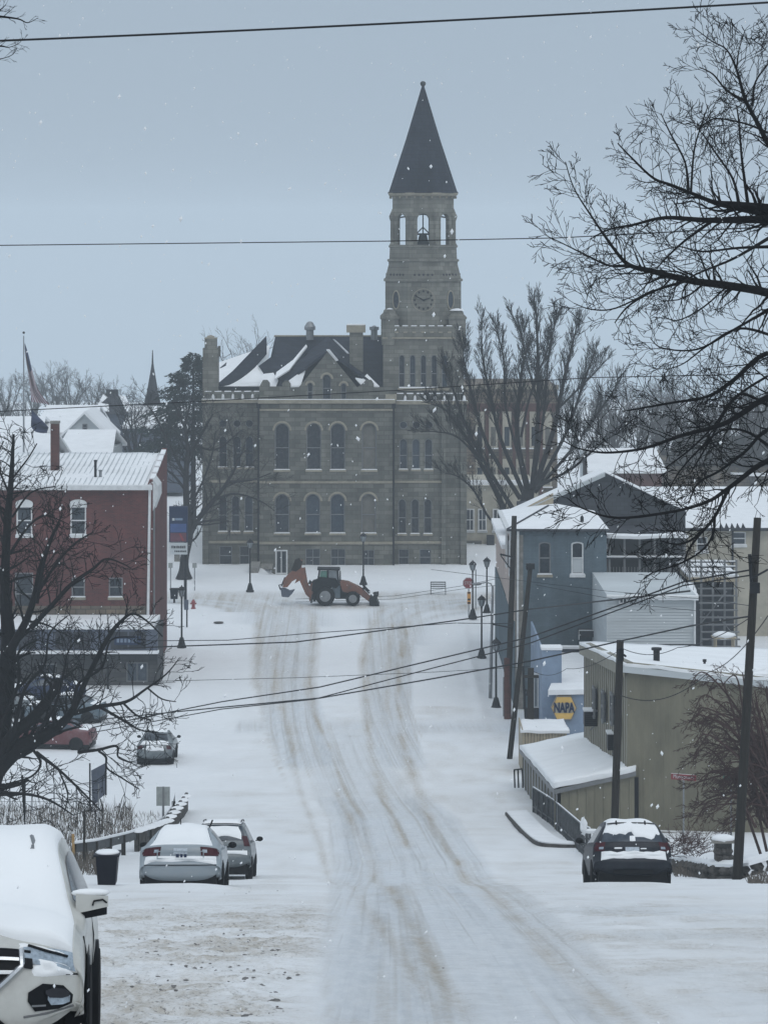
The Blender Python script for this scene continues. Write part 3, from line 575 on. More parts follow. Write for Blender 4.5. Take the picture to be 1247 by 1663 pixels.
for x, yy in ((420, CY - .1), (639.5, CY - .12)):
    MB().tube([(cx(x), yy, cz(655)), (cx(x) - .03, yy, cz(920))], 0.075, 8).box(cx(x) - .16, cx(x) + .16, yy - .14, yy + .1, cz(662), cz(655) - .01).build('downspout', 'black', H)
# roof: main block, cross gable and left wing
ZR = HC - (546 - HY) * (259 / F)
def PR(px, py, Y): return P(px, py, Y)
rf = MB()
e0, e1 = PR(428, 632, 251.8), PR(628, 632, 251.8); r0, r1 = PR(447, 546, 260), PR(640, 546, 260); b0, b1 = PR(428, 630, 276), PR(628, 630, 276)
rf.slab([e0, e1, r1, r0], .25, (0, .6, -.8)); rf.slab([r0, r1, b1 + Vector((0, 0, -1)), b0 + Vector((0, 0, -1))], .25); rf.slab([e0, r0, r0 + Vector((0, 5, -4)), b0 + Vector((0, 0, -1))], .2)
roof = rf.build('roof', 'slate', H)
MB().tube([r0 + Vector((-.1, 0, .02)), r1 + Vector((0, 0, .02))], .09, 6).build('ridge_cap', 'trim', roof)
# front cross gable
g0, g1 = PR(532, 569, 250.5), PR(532, 546, 259.6); gl0, gl1 = PR(452, 629, 250.9), PR(458, 602, 254.5); gr0, gr1 = PR(617, 629, 250.9), PR(606, 606, 254.5)
MB().slab([g0, g1, gl1, gl0], .22).build('roof_gable_slope', 'slate', roof); MB().slab([g1, g0, gr0, gr1], .22).build('roof_gable_slope', 'slate', roof)
def snowstrip(pts, th=.12, par=None, off=(0, -.12, .06)):
    return MB().slab([Vector(p) + Vector(off) for p in pts], th).build('snow', 'snow', par or roof)
snowstrip([PR(446, 616, 250.9), PR(470, 601, 252.3), PR(499, 563, 256.3), PR(497, 560, 256.4), PR(476, 585, 254), PR(449, 605, 252.3)])
snowstrip([PR(462, 628, 250.3), PR(488, 627, 250.3), PR(496, 602, 251), PR(484, 608, 250.9), PR(470, 618, 250.6)])
snowstrip([PR(541, 551, 258), PR(545, 553, 257.4), PR(567, 574, 254.6), PR(564, 574, 254.6)], .08)
snowstrip([PR(530, 568, 250.3), PR(535, 568, 250.3), PR(549, 585, 250.6), PR(545, 586, 250.6)], .08)
snowstrip([PR(577, 614, 250.6), PR(588, 616, 250.9), PR(596, 608, 251.5), PR(606, 618, 251.1), PR(616, 628, 250.7), PR(590, 628, 250.4)])
snowstrip([PR(421, 628, 251.2), PR(448, 628, 251.2), PR(452, 618, 251.9), PR(444, 606, 252.6), PR(428, 608, 252.5)])
# left wing roof: two hipped slopes with a snow filled valley between them
lrf = MB()
A = [PR(346, 627, 252.4), PR(352, 624, 252.5), PR(378, 602, 255), PR(432, 545.5, 261), PR(432, 574, 259), PR(413, 596, 256.6), PR(392, 614, 254.4), PR(374, 628, 252.6)]
lrf.slab(A, .25, (0.2, .9, -.2)); wl = lrf.build('roof_hip', 'slate', roof)
MB().slab([PR(354, 606, 262), PR(357, 597, 262), PR(376, 581, 264), PR(404, 581, 264), PR(392, 592, 263), PR(370, 606, 262)], .3, (0, 1, 0)).build('roof_hip', 'slate', roof)
MB().slab([PR(346, 629, 253.2), PR(430, 629, 253.2), PR(438, 560, 262), PR(356, 588, 264), PR(348, 600, 262)], .3, (0, .8, -.4)).build('snow', 'snow', roof)
vv = [PR(350, 630, 252.0)] + [PR(352 + 6.9 * i, 630 - 36 * (i / 9.4) ** 1.7, 252 + 2.6 * (i / 10) ** 1.7) for i in range(3, 10)] + [PR(418, 592, 255)] + [PR(418 + 4.2 * i, 592 + 30 * (i / 6) ** 0.6, 255 - 2.9 * (i / 6) ** .6) for i in range(1, 7)] + [PR(447, 630, 252)]
MB().slab([p + Vector((0, -.15, 0)) for p in vv], .18, (0, .9, -.2)).build('snow', 'snow', roof)
MB().box(cx(344), cx(424), CY + 1.7, CY + 2.3, cz(636), cz(629)).build('eave', 'black', roof)
# main roof left slope toward the valley
MB().slab([PR(446, 552, 258.6), PR(446, 575, 255.5), PR(420, 594, 254.2), PR(428, 606, 253.3), PR(440, 611, 252.9), PR(470, 606, 253), PR(500, 570, 256)], .2, (0, .9, -.3)).build('roof_slope', 'slate', roof)
# chimneys and vents
ch = MB().box(cx(328), cx(353), CY + 1.0, CY + 2.6, -.3, cz(566)).box(cx(331), cx(350), CY + 1.1, CY + 2.5, cz(566), cz(551)).build('chimney', 'tower', H)
MB().box(cx(330.5), cx(350.5), CY + 1.05, CY + 2.55, cz(551), cz(549)).blob((cx(340), CY + 1.8, cz(548)), (.35, .35, .14), 2).build('chimney_cap', 'trim', ch)
MB().box(cx(352), cx(356), CY + 1.3, CY + 2.2, cz(580), cz(563)).build('chimney_shoulder', 'stone', ch)
ch = MB().box(cx(567), cx(589), 252.4, 254.0, cz(612), cz(534)).build('chimney', 'tower', H)
MB().box(cx(562), cx(593), 252.2, 254.2, cz(541), cz(529)).build('chimney_cap', 'trim', ch); MB().box(cx(563), cx(592), 252.25, 254.15, cz(529), cz(527.5)).build('snow', 'snow', ch)
for x, w, zt in ((502.5, 7.5, 526), (607.5, 6.5, 533)):
    MB().lathe([(w * .85 * k, ZR - .3), (w * .85 * k, cz(541)), (w * 1.25 * k, cz(540)), (w * 1.25 * k, cz(535) ), (w * .7 * k, cz(zt + 2)), (w * .3 * k, cz(zt))], (cx(x) * 1.03, 259, 0), 12).build('roof_vent', 'metal', roof)
# ---------------------------------------------------------------- tower
TY = CY + 1.4; TX = cx(688); tw_ = 132 * k / 2; TC = TY + tw_
def tz(p): return HC - (p - HY) * (TY / F)
T = MB(); frt = FR(TY)
five = [(c, 9.5, 629, 576) for c in (652.5, 670, 687.5, 705, 722)]
def at_(c, w, zb, zt): return arch((c - CX) * TY / F, w * TY / F, tz(zb), tz(zt), 8)
T.panel(frt, rect(TX - tw_, TX + tw_, -.3, tz(530)), [at_(*w) for w in five], -.5, 0)
T.box(TX - tw_, TX + tw_, TY + .5, TY + 2 * tw_, -.3, tz(530)); tower = T.build('tower', 'tower', H)
for w in five: window(tower, frt, at_(*w), rec=.24, fw=.06, rails=(.42,), sill=False, name='window')
MB().box(TX - 2.1, TX + 2.1, TY - .25, TY - .004, tz(634), tz(630)).build('sill', 'trim', tower)
MB().box(TX - 2.0, TX + 1.2, TY - .22, TY - .01, tz(630), tz(628)).build('snow', 'snow', tower)
MB().box(TX - tw_ - .06, TX + tw_ + .06, TY - .12, TY + 2 * tw_, tz(550), tz(547)).build('string_course', 'trim', tower)
for i in range(7):
    a = TX - 2.45 + .72 * i
    MB().box(a, a + .46, TY - .02, TY + .4, tz(534), tz(529.5)).build('merlon', 'tower', tower)
    MB().box(a, a + .46, TY - .04, TY + .42, tz(529.5), tz(528)).build('snow', 'snow', tower)
    MB().box(a + .1, a + .4, TY - .1, TY - .003, tz(540.5), tz(538)).build('corbel', 'trim', tower)
for sx in (-1, 1):
    for sy in (0, 1):
        c = (TX + sx * (tw_ - .55), TY + .55 + sy * (2 * tw_ - 1.1), 0)
        tt = MB().lathe([(.66, tz(560)), (.72, tz(548)), (.72, tz(519)), (.80, tz(517.5)), (.80, tz(515)), (.55, tz(510)), (.5, tz(506)), (.3, tz(503)), (.05, tz(501.5))], c, 12).build('corner_turret', 'tower', tower)
        MB().lathe([(.62, tz(506.5)), (.45, tz(504.5)), (.1, tz(503))] if sx > 0 else [(.3, tz(504.5)), (.2, tz(503.5)), (.1, tz(502.6))], (c[0], c[1] - .12, .12), 10).build('snow', 'snow', tt)
OP = math.pi / 8
def octp(ap): return ap / math.cos(OP)
def octa(mb, prof, c): return mb.lathe([(octp(a), z) for a, z in prof], c, 8, OP)
C0 = (TX, TC, 0)
t1 = octa(MB(), [(3.12, tz(532)), (3.12, tz(457)), (3.25, tz(456.5)), (3.25, tz(453)), (3.12, tz(452)), (2.86, tz(431))], C0).build('clock_stage', 'tower', tower)
t2 = octa(MB(), [(2.84, tz(431.5)), (2.84, tz(425)), (2.95, tz(424)), (2.95, tz(421)), (2.78, tz(420)), (2.74, tz(402)), (2.84, tz(401)), (2.84, tz(398)), (2.5, tz(397))], C0).build('upper_stage', 'tower', tower)
def face(i, ap):
    """frame of the octagon face i (0 looks at the street)"""
    a = -math.pi / 2 + i * math.pi / 4; N = Vector((math.cos(a), math.sin(a), 0)); U = Vector((-math.sin(a), math.cos(a), 0))
    return (Vector((TX, TC, 0)) + N * ap, U, N)
for i in range(-2, 3):
    f_ = face(i, 3.12)
    if i in (-1, 1):
        MB().panel(f_, ell(0, tz(487), .42, .80, 20), [ell(0, tz(487), .32, .70, 20)], -.05, .07).build('window_surround', 'trim', t1)
        MB().panel(f_, ell(0, tz(487), .33, .71, 20), (), -.05, .02).build('pane', 'darkglass', t1)
    f2 = face(i, 2.98)
    for j in range(5):
        u = -.72 + .36 * j
        MB().panel(f2, ell(u, tz(446), .09, .10, 8), (), -.02, .035 + .06).build('corbel', 'darkwall', t1)
ck = MB().panel(face(0, 3.12), ell(0, tz(487), .95, .95, 28), [ell(0, tz(487), .9, .9, 28)], -.02, .03).build('clock_face', 'trim', t1)
for h in range(12):
    a = math.pi * h / 6; MB().panel(face(0, 3.12), ell(.72 * math.sin(a), tz(487) + .72 * math.cos(a), .085, .105, 6), (), 0.003, .05).build('hour_marker', 'black', ck)
for ang, L, w in ((-62, .80, .055), (50 + 22, .62, .07)):       # about ten past ten
    a = R(ang); dx, dz = math.sin(a), math.cos(a); px_, pz_ = -dz, dx
    MB().panel(face(0, 3.12), [(px_ * w - dx * .12, tz(487) + pz_ * w - dz * .12), (-px_ * w - dx * .12, tz(487) - pz_ * w - dz * .12), (dx * L - px_ * .03, tz(487) + dz * L - pz_ * .03), (dx * L + px_ * .03, tz(487) + dz * L + pz_ * .03)], (), .05, .08).build('clock_hand', 'black', ck)
# belfry: eight arched faces
BA = 2.52
fw_ = 2 * BA * math.tan(OP)
for i in range(8):
    f_ = face(i, BA)
    MB().panel(f_, rect(-fw_ / 2, fw_ / 2, tz(400), tz(316)), [arch(0, .98, tz(399), tz(346), 10)], -.32, 0).build('belfry_arch', 'tower', tower)
    a = -math.pi / 2 + OP + i * math.pi / 4; rr = octp(BA) - .02
    c = (TX + rr * math.cos(a), TC + rr * math.sin(a), 0)
    MB().lathe([(.26, tz(399)), (.26, tz(396)), (.19, tz(394)), (.19, tz(358)), (.27, tz(354)), (.30, tz(350)), (.16, tz(344)), (.05, tz(338))], c, 10).build('column', 'tower', tower)
octa(MB(), [(2.52, tz(318)), (2.72, tz(317)), (2.85, tz(315)), (2.85, tz(312))], C0).build('cornice', 'trim', tower)
octa(MB(), [(2.3, tz(330)), (2.3, tz(328))], C0).build('belfry_ceiling', 'darkwall', tower); octa(MB(), [(2.5, tz(401)), (2.5, tz(399.2))], C0).build('belfry_floor', 'concrete', tower)
for i in range(24):
    a = 2 * math.pi * i / 24; c = (TX + 2.72 * math.cos(a), TC + 2.72 * math.sin(a))
    MB().box(c[0] - .07, c[0] + .07, c[1] - .07, c[1] + .07, tz(321), tz(317.2)).build('corbel', 'trim', tower)
sp_ = MB().lathe([(2.96, tz(312.5)), (2.98, tz(311.8)), (2.86, tz(309)), (1.45, tz(224)), (.12, tz(137)), (.05, tz(135))], C0, 16, OP / 2).build('spire', 'slate', tower)
MB().lathe([(.08, tz(138)), (.12, tz(136)), (.2, tz(134)), (.24, tz(131.5)), (.2, tz(129)), (.08, tz(127.5))], C0, 12).build('finial', 'bronze', sp_)
bl = MB().lathe([(.62, tz(398)), (.55, tz(396)), (.42, tz(390)), (.36, tz(384)), (.30, tz(381)), (.1, tz(380))], C0, 14).build('bell', 'bronze', tower)
MB().box(TX - .62, TX + .62, TC - .1, TC + .1, tz(381), tz(378)).tube([(TX, TC, tz(378)), (TX, TC, tz(346))], .05, 6).tube([(TX - .6, TC, tz(380)), (TX, TC, tz(368))], .05, 6).tube([(TX + .6, TC, tz(380)), (TX, TC, tz(368))], .05, 6).tube([(TX - .6, TC, tz(398)), (TX - .6, TC, tz(378))], .06, 6).tube([(TX + .6, TC, tz(398)), (TX + .6, TC, tz(378))], .06, 6).build('yoke', 'black', bl)
MB().tube([(TX - 1.9, TC, tz(352)), (TX + 1.9, TC, tz(341))], .06, 6).tube([(TX + 1.9, TC, tz(352)), (TX - 1.9, TC, tz(341))], .06, 6).build('bracing', 'black', tower)
# ================================================================== BUILDINGS ALONG THE STREET
def frame_side(x, y0, facing):
    """frame for a wall that runs along +y at x; facing -1 looks left, +1 looks right; u = y - y0"""
    return (Vector((x, y0, 0)), Vector((0, 1, 0)), Vector((facing, 0, 0)))
# ---- red brick building, left
Y1, Y2 = 185.0, 197.0; k1 = Y1 / F
B = thing('brick_building', 'dark red brick building with snowy ribbed roof and white drainpipe, left of the street', 'building', (XA(130, Y1), 191, 0))
def bx_(p): return XA(p, Y1)
def bz_(p): return ZA(p, Y1)
f1 = FR(Y1)
up = [(39.5, 26, 869, 813), (127, 26, 869, 813)]; lo = [(127, 22, 970, 938), (188, 23, 970, 938), (39, 30, 1000, 930)]
def A1(c, w, a, b): return arch(bx_(c), w * k1, bz_(a), bz_(b), 8, .22)
def R1(c, w, a, b): return rect(bx_(c - w / 2), bx_(c + w / 2), bz_(a), bz_(b))
MB().panel(f1, rect(bx_(-60), bx_(239.5), -.3, bz_(790)), [A1(*w) for w in up] + [R1(*w) for w in lo], -.3, 0).build('wall', 'brick', B)
MB().box(bx_(-60), bx_(241), Y1 + .3, Y2, -.3, bz_(792)).build('body', 'brick', B)
for w in up:
    q = window(B, f1, A1(*w), rec=.12, fw=.09, rails=(.42,), fm='wframe', sw=.05)
    MB().panel(f1, arch(bx_(w[0]), (w[1] + 2) * k1, bz_(824), bz_(811), 8, .24), (), -.1, .07).build('arch_hood', 'wframe', q)
for w in lo: window(B, f1, R1(*w), rec=.14, fw=.08, rails=(.5,), sw=.05, fm='frame')
MB().box(bx_(-60), bx_(248), Y1 - .05, Y1 - .003, 0, bz_(984)).build('stone_base', 'rubble', B)
# street end wall rises above the roof as a stepped, sloping parapet
xs = bx_(248) - .3; MB().slab([(xs, Y1 - .1, bz_(786)), (xs, Y2 + .2, ZA(728, Y2)), (xs, Y2 + .2, -.3), (xs, Y1 - .1, -.3)], .3, (1, 0, 0)).build('end_wall', 'brick', B)
for i in range(5):
    t0, t1_ = .12 + i * .17, .12 + i * .17 + .13
    a = Vector((xs + .02, Y1 + (Y2 - Y1) * t0, bz_(786) + (ZA(728, Y2) - bz_(786)) * t0 + .08)); b = Vector((xs + .02, Y1 + (Y2 - Y1) * t1_, bz_(786) + (ZA(728, Y2) - bz_(786)) * t1_ + .08))
    MB().slab([a, b, b + Vector((.29, 0, 0)), a + Vector((.29, 0, 0))], .1).build('coping_snow', 'snow', B)
MB().slab([(xs + .31, Y1, bz_(778)), (xs + .6, Y1 + .2, ZA(790, Y1)), (xs + .6, Y1 + .4, ZA(808, Y1)), (xs + .31, Y1, ZA(830, Y1))], 3, (0, 1, 0)).build('cornice_end', 'wframe', B)
MB().box(xs + .31, xs + .40, Y1 + .2, Y1 + .5, 0, ZA(812, Y1)).build('corner_trim', 'frame', B)
rz0, rz1 = bz_(787), ZA(735, Y2)
rf = MB().slab([(bx_(-60), Y1 - .3, rz0), (bx_(247), Y1 - .3, rz0), (bx_(247), Y2, rz1), (bx_(-60), Y2, rz1)], .16).build('roof', 'snow', B)
for i in range(34):
    x = bx_(246 - 9 * i - 3)
    MB().slab([(x, Y1 - .2, rz0 + .035), (x + .05, Y1 - .2, rz0 + .035), (x + .05, Y2, rz1 + .035), (x, Y2, rz1 + .035)], .06).build('roof_seam', 'siding', rf)
MB().box(bx_(-60), bx_(248), Y1 - .42, Y1 - .31, rz0 - .3, rz0 - .02).build('gutter', 'wframe', B)
MB().tube([(bx_(243.5), Y1 - .12, rz0 - .25), (bx_(240.5), Y1 - .12, bz_(1010))], .085, 8).build('drainpipe', 'wframe', B)
def on_roof(px, py):
    for t in np.linspace(0, 1, 200):
        Y = Y1 + (Y2 - Y1) * t; z = rz0 + (rz1 - rz0) * t
        if ZA(py, Y) <= z: return Y, z
    return Y2, rz1
for px, yb, yt, w, m_, nm in ((155, 776, 749, .08, 'black', 'roof_pipe'), (163, 776, 765, .09, 'metal', 'roof_pipe')):
    Y, z = on_roof(px, yb); MB().lathe([(w, z - .1), (w, ZA(yt, Y)), (w * 1.3, ZA(yt, Y)), (w * 1.3, ZA(yt, Y) + .08)], (XA(px, Y), Y, 0), 8).build(nm, m_, rf)
c_ = MB().box(XA(82, 190), XA(95, 190), 190, 190.7, rz0 - .2, ZA(688, 190)).build('chimney', 'brick2', B)
MB().box(XA(81, 190), XA(96, 190), 189.95, 190.75, ZA(688, 190), ZA(684, 190)).build('chimney_cap', 'concrete', c_)
# ---- low annex with snow edged canopies in front of it
An = thing('low_annex', 'long low dark block annex with two snow edged ledges below the red brick building', 'building', (XA(140, 181), 181, 0))
fa = FR(180.0)
def az(p): return ZA(p, 180)
dz_ = [(62, 95, 1128, 1090), (178, 190, 1125, 1102)]
MB().box(XA(-60, 180), XA(256, 180), 180.3, 184.6, -.2, az(1022)).build('body', 'blockwall', An)
MB().panel(fa, rect(XA(-60, 180), XA(256, 180), -.2, az(1062)), [rect(XA(a, 180), XA(b, 180), max(.02, az(c)), az(d)) for a, b, c, d in [(60, 92, 1110, 1078), (205, 240, 1108, 1076)]], -.3, 0).build('wall', 'blockwall', An)
for a, b, c, d in [(60, 92, 1110, 1078), (205, 240, 1108, 1076)]: window(An, fa, rect(XA(a, 180), XA(b, 180), max(.02, az(c)), az(d)), rec=.15, fw=.07, rails=(), bars=(.5,), sill=False)
MB().panel(fa, rect(XA(-60, 180), XA(256, 180), az(1058), az(1022)), (), -.29, .06).build('fascia_board', 'slategrey', An)
for i in range(9):
    MB().panel(fa, rect(XA(-30 + 30 * i, 180), XA(-3 + 30 * i, 180), az(1054), az(1026)), (), .062, .1).build('fascia_panel', 'darkwall' if i % 3 else 'slategrey', An)
MB().box(XA(-60, 180), XA(258, 180), 179.3, 180.3, az(1062), az(1060)).build('ledge', 'black', An); MB().box(XA(-60, 180), XA(258, 180), 179.32, 180.25, az(1060), az(1056.5)).build('snow', 'snow', An)
MB().box(XA(-60, 180), XA(250, 180), 179.9, 185, az(1022), az(1015)).build('snow', 'snow', An)
sg = MB().panel(fa, rect(XA(186, 180), XA(229, 180), az(1047), az(1033)), (), .11, .17).build('blue_sign', 'navy', An)
for i in range(6): MB().panel(fa, rect(XA(190 + 6 * i, 180), XA(194 + 6 * i, 180), az(1043), az(1037)), (), .172, .18).build('letter', 'blue', sg)
for i, x in enumerate((30, 128, 175)): MB().tube([(XA(x, 178.6), 178.6, 0), (XA(x, 178.6), 178.6, az(1061))], .07, 6).build('post', 'black', An)
# ---- blue-grey corner building, right, with hipped snow roof
Y1, Y2 = 171.0, 201.0; X0, X1 = 7.3, XA(985, 171)
G = thing('bluegrey_building', 'blue-grey painted brick corner building with hipped snowy roof and two sash windows', 'building', (9.8, 180, 0))
fg = FR(Y1); kz = lambda p: ZA(p, Y1)
gw = [arch(XA(c, Y1), 20 * Y1 / F, kz(933), kz(880), 8, .12) for c in (884.5, 937.5)]
MB().panel(fg, rect(X0, X1, -.2, kz(861)), gw, -.3, 0).build('wall', 'bluegrey', G)
MB().box(X0, X1, Y1 + .3, Y1 + 12, -.2, kz(862)).build('body', 'bluegrey', G); MB().box(X0 + .01, X0 + 6, Y1 + 12.01, Y2, -.2, 7.7).build('rear_range', 'pinkcream', G); MB().box(X0 - .3, X0 + 6, Y1 + 12.05, Y2, 7.7, 7.95).build('rear_range_snow', 'snow', G)
for i, w in enumerate(gw):
    q = window(G, fg, w, rec=.12, fw=.08, rails=(.5,), fm='frame' if i == 0 else 'wframe', sw=.1)
    if i: MB().panel(fg, rect(XA(930, Y1), XA(945, Y1), kz(930), kz(908)), (), -.11, -.10).build('blind', 'siding', q)
for i in range(12): MB().box(X0 + .12 + i * .41, X0 + .3 + i * .41, Y1 - .12, Y1 - .003, kz(868), kz(862)).build('dentil', 'bluegrey', G)
MB().box(X0 - .1, X1 + .1, Y1 - .2, Y1 - .003, kz(862), kz(859)).build('eave', 'darkwall', G)
side = frame_side(X0, Y1, -1)
MB().box(X0 - .06, X0 - .002, Y1 + .3, Y1 + 12, kz(1010), kz(862)).build('shopfront_upper', 'pinkcream', G); MB().box(X0 - .06, X0 - .002, Y1 + .3, Y2, -.1, kz(1012)).build('shopfront_lower', 'bluegrey', G)
for i in range(2):
    y = 2.5 + 4.6 * i; window(G, side, rect(y, y + 1.1, kz(945), kz(888)), rec=-.16, fw=.12, rails=(.5,), fm='wframe', sill=False)
for i in range(3): MB().box(X0 - .3, X0 - .07, Y1 + .4 + 4.6 * i, Y1 + .8 + 4.6 * i, kz(880), kz(862)).build('bracket', 'wframe', G)
MB().box(X0 - .55, X0 - .05, Y1 + .2, Y1 + 12, kz(862), kz(858)).build('cornice', 'wframe', G)
MB().box(X0 - .02, X0 + .42, Y1 - .1, Y1 - .003, 0, kz(869)).build('corner_pilaster', 'concrete', G)
ap = P(890, 822, 178.0)
rf = MB().add([(X0 - .5, Y1 - .25, kz(859)), (X1 + .15, Y1 - .25, kz(860)), tuple(ap), tuple(ap + Vector((.6, 3, -.1))), (X0 - .5, Y1 + 12.2, kz(859)), (X1 + .15, Y1 + 12.2, kz(860))], [(0, 1, 2), (1, 5, 3, 2), (0, 2, 3, 4), (0, 4, 5, 1), (3, 5, 4)]).build('roof', 'snow', G)
MB().tube([(X0 - .45, Y1 - .2, kz(858.5)), tuple(ap + Vector((0, 0, .03)))], .06, 6).tube([(X0 - .5, Y1 - .28, kz(860)), (X1 + .15, Y1 - .28, kz(861))], .07, 6).build('roof_hip_cap', 'darkroof', rf)
Y_, z_ = 173.2, kz(851); MB().lathe([(.1, z_ - .3), (.1, z_ + .18), (.02, z_ + .3)], (XA(945, Y_), Y_, 0), 8).build('roof_vent', 'black', rf)
MB().tube([(XA(841, Y1), Y1 - .2, kz(861)), (XA(840, Y1), Y1 - .2, 1.2)], .06, 8).build('drainpipe', 'wframe', G)
MB().box(XA(938, Y1), XA(968, Y1), Y1 - 1.1, Y1 - .003, kz(1031), kz(1021)).build('window_box_frame', 'darkwall', G)
MB().tube([(XA(938, Y1), Y1 - 1.1, kz(1035)), (XA(938, Y1), Y1 - 1.1, kz(1020)), (XA(969, Y1), Y1 - 1.1, kz(1020)), (XA(969, Y1), Y1 - 1.1, kz(1035))], .035, 6).build('landing_rail', 'wframe', G)
# ---- dark gabled hall behind it
Yg = 189.0; D = thing('dark_gabled_hall', 'large dark shingled gable hall rising behind the blue-grey corner building', 'building', (14, 200, 0))
pk = P(982, 768, Yg); el, er = P(818, 842, Yg), P(1114, 832, Yg)
xr = XA(1113, Yg); MB().panel(FR(Yg), [(el.x + 1.2, -.2), (xr, -.2), (xr, er.z + .1), (pk.x, pk.z - .1), (el.x + 1.2, el.z + .45)], (), -.4, 0).build('gable_wall', 'darkroof', D)
MB().box(el.x + 1.3, xr, Yg + .4, Yg + 12, -.2, er.z - .3).build('body', 'darkwall', D)
d = Vector((0, 3.5, 0)); rf = MB().slab([el, pk, pk + d, el + d], .2).slab([pk, er, er + d, pk + d], .2).build('roof', 'darkroof', D)
for a, b in ((el, pk), (pk, er)):
    MB().slab([a + Vector((0, -.25, .02)), b + Vector((0, -.25, .02)), b + Vector((0, 0.1, .02)), a + Vector((0, .1, .02))], .22).build('barge_board', 'siding' if a is el else 'darkwall', rf)
    MB().slab([a + Vector((0, .2, .06)), b + Vector((0, .2, .06)), b + d * .98 + Vector((0, 0, .06)), a + d * .98 + Vector((0, 0, .06))], .05).build('snow', 'snow', rf)
for a in (0.03,): MB().slab([el + Vector((0.2, -.4, -.3)), P(898, 806, Yg) + Vector((0, -.4, -.3)), P(898, 800, Yg) + Vector((0, -.1, 0)), el + Vector((.2, -.1, .1))], .1).build('soffit', 'wood', rf)
# porch in front of the hall
Yp = 181.0; zt, zm = ZA(866, Yp), ZA(858, Yp)
Q = thing('covered_porch', 'two storey dark covered porch with a snowy lean-to roof beside the blue-grey building', 'porch', (XA(1050, Yp), Yp + 3, 0))
MB().slab([P(985, 870, Yp - .3), P(1118, 870, Yp - .3), (XA(1114, Yp), Yg - .6, ZA(859, Yg)), (XA(985, Yp), Yg - .6, ZA(859, Yg))], .18).build('roof', 'snow', Q)
MB().box(XA(985, Yp), XA(1113, Yp), Yp + 3, Yg - .5, -.1, ZA(872, Yp)).build('wall', 'darkwall', Q)
for y_, h in ((905, 3), (938, 10)):
    MB().box(XA(985, Yp), XA(1113, Yp), Yp - .1, Yp + 3, ZA(y_ + h, Yp), ZA(y_, Yp)).build('deck', 'darkwall', Q); MB().box(XA(985, Yp), XA(1113, Yp), Yp - .12, Yp + .25, ZA(y_, Yp), ZA(y_ - 2.2, Yp)).build('snow', 'snow', Q)
for i in range(6): x = XA(988 + 24.5 * i, Yp); MB().box(x, x + .12, Yp, Yp + .12, -.1, ZA(871, Yp)).build('post', 'frame', Q)
for i in range(26): x = XA(986 + 4.9 * i, Yp); MB().box(x, x + .04, Yp + .02, Yp + .06, ZA(938, Yp), ZA(921, Yp)).build('baluster', 'frame', Q)
# ---- white sided building
Yw = 160.0; Ww = thing('white_sided_building', 'low white clapboard building with snowy roof and one small vent window behind the tan shed', 'building', (XA(1055, Yw), Yw + 5, 0))
zt, zb = ZA(966, Yw), ZA(1046, Yw)
MB().box(XA(985, Yw), XA(1130, Yw), Yw + .05, Yw + 11, .0, zt).build('wall', 'siding', Ww)
n = 17
for i in range(n): z = zb + (zt - zb) * i / n; MB().slab([(XA(985, Yw), Yw - .01, z), (XA(1128, Yw), Yw - .01, z), (XA(1128, Yw), Yw + .045, z + (zt - zb) / n), (XA(985, Yw), Yw + .045, z + (zt - zb) / n)], .03, (0, 1, 0)).build('siding_board', 'siding', Ww)
MB().box(XA(985, Yw), XA(1130, Yw), Yw - .06, Yw + .04, -.1, zb - .02).build('base', 'darkwall', Ww)
MB().slab([P(985, 967, Yw - .3), P(1134, 967, Yw - .3), P(1126, 946, Yw + 11), P(985, 944, Yw + 11)], .22).build('roof', 'snow', Ww)
MB().tube([P(985, 969, Yw - .35), P(1134, 970, Yw - .35)], .07, 6).tube([P(1128, 970, Yw - .2), P(1128, 1046, Yw - .2)], .05, 6).build('gutter', 'wframe', Ww)
window(Ww, FR(Yw), rect(XA(1005, Yw), XA(1018, Yw), ZA(980, Yw), ZA(971, Yw)), rec=-.12, fw=.05, rails=(), bars=(.5,), fm='wframe', sill=False)
MB().box(XA(1045, Yw), XA(1060, Yw), Yw - .35, Yw + .02, ZA(971, Yw), ZA(967, Yw)).build('vent_hood', 'frame', Ww)
# ---- cream building with the long snowy roof, far right
Yc = 203.0; Cc = thing('cream_building', 'cream walled building under a long snow covered roof behind the porch', 'building', (XA(1180, Yc), Yc + 9, 0))
fc_ = FR(Yc); cw_ = [(1140, 18, 895, 872), (1200, 22, 885, 864)]
MB().panel(fc_, rect(XA(1100, Yc), XA(1330, Yc), -.2, ZA(860, Yc)), [rect(XA(c - w / 2, Yc), XA(c + w / 2, Yc), ZA(a, Yc), ZA(b, Yc)) for c, w, a, b in cw_], -.3, 0).build('wall', 'cream', Cc)
MB().box(XA(1100, Yc), XA(1330, Yc), Yc + .3, Yc + 16, -.2, ZA(861, Yc)).build('body', 'cream', Cc)
for c, w, a, b in cw_: window(Cc, fc_, rect(XA(c - w / 2, Yc), XA(c + w / 2, Yc), ZA(a, Yc), ZA(b, Yc)), rec=.1, fw=.07, fm='wframe')
rf = MB().slab([P(1112, 857, Yc - .3), P(1335, 857, Yc - .3), P(1335, 790, Yc + 24), P(1000, 790, Yc + 24), P(1060, 822, Yc + 10)], .2).build('roof', 'snow', Cc)
MB().tube([P(1112, 860, Yc - .4), P(1335, 860, Yc - .4)], .1, 6).build('gutter', 'darkwall', Cc)
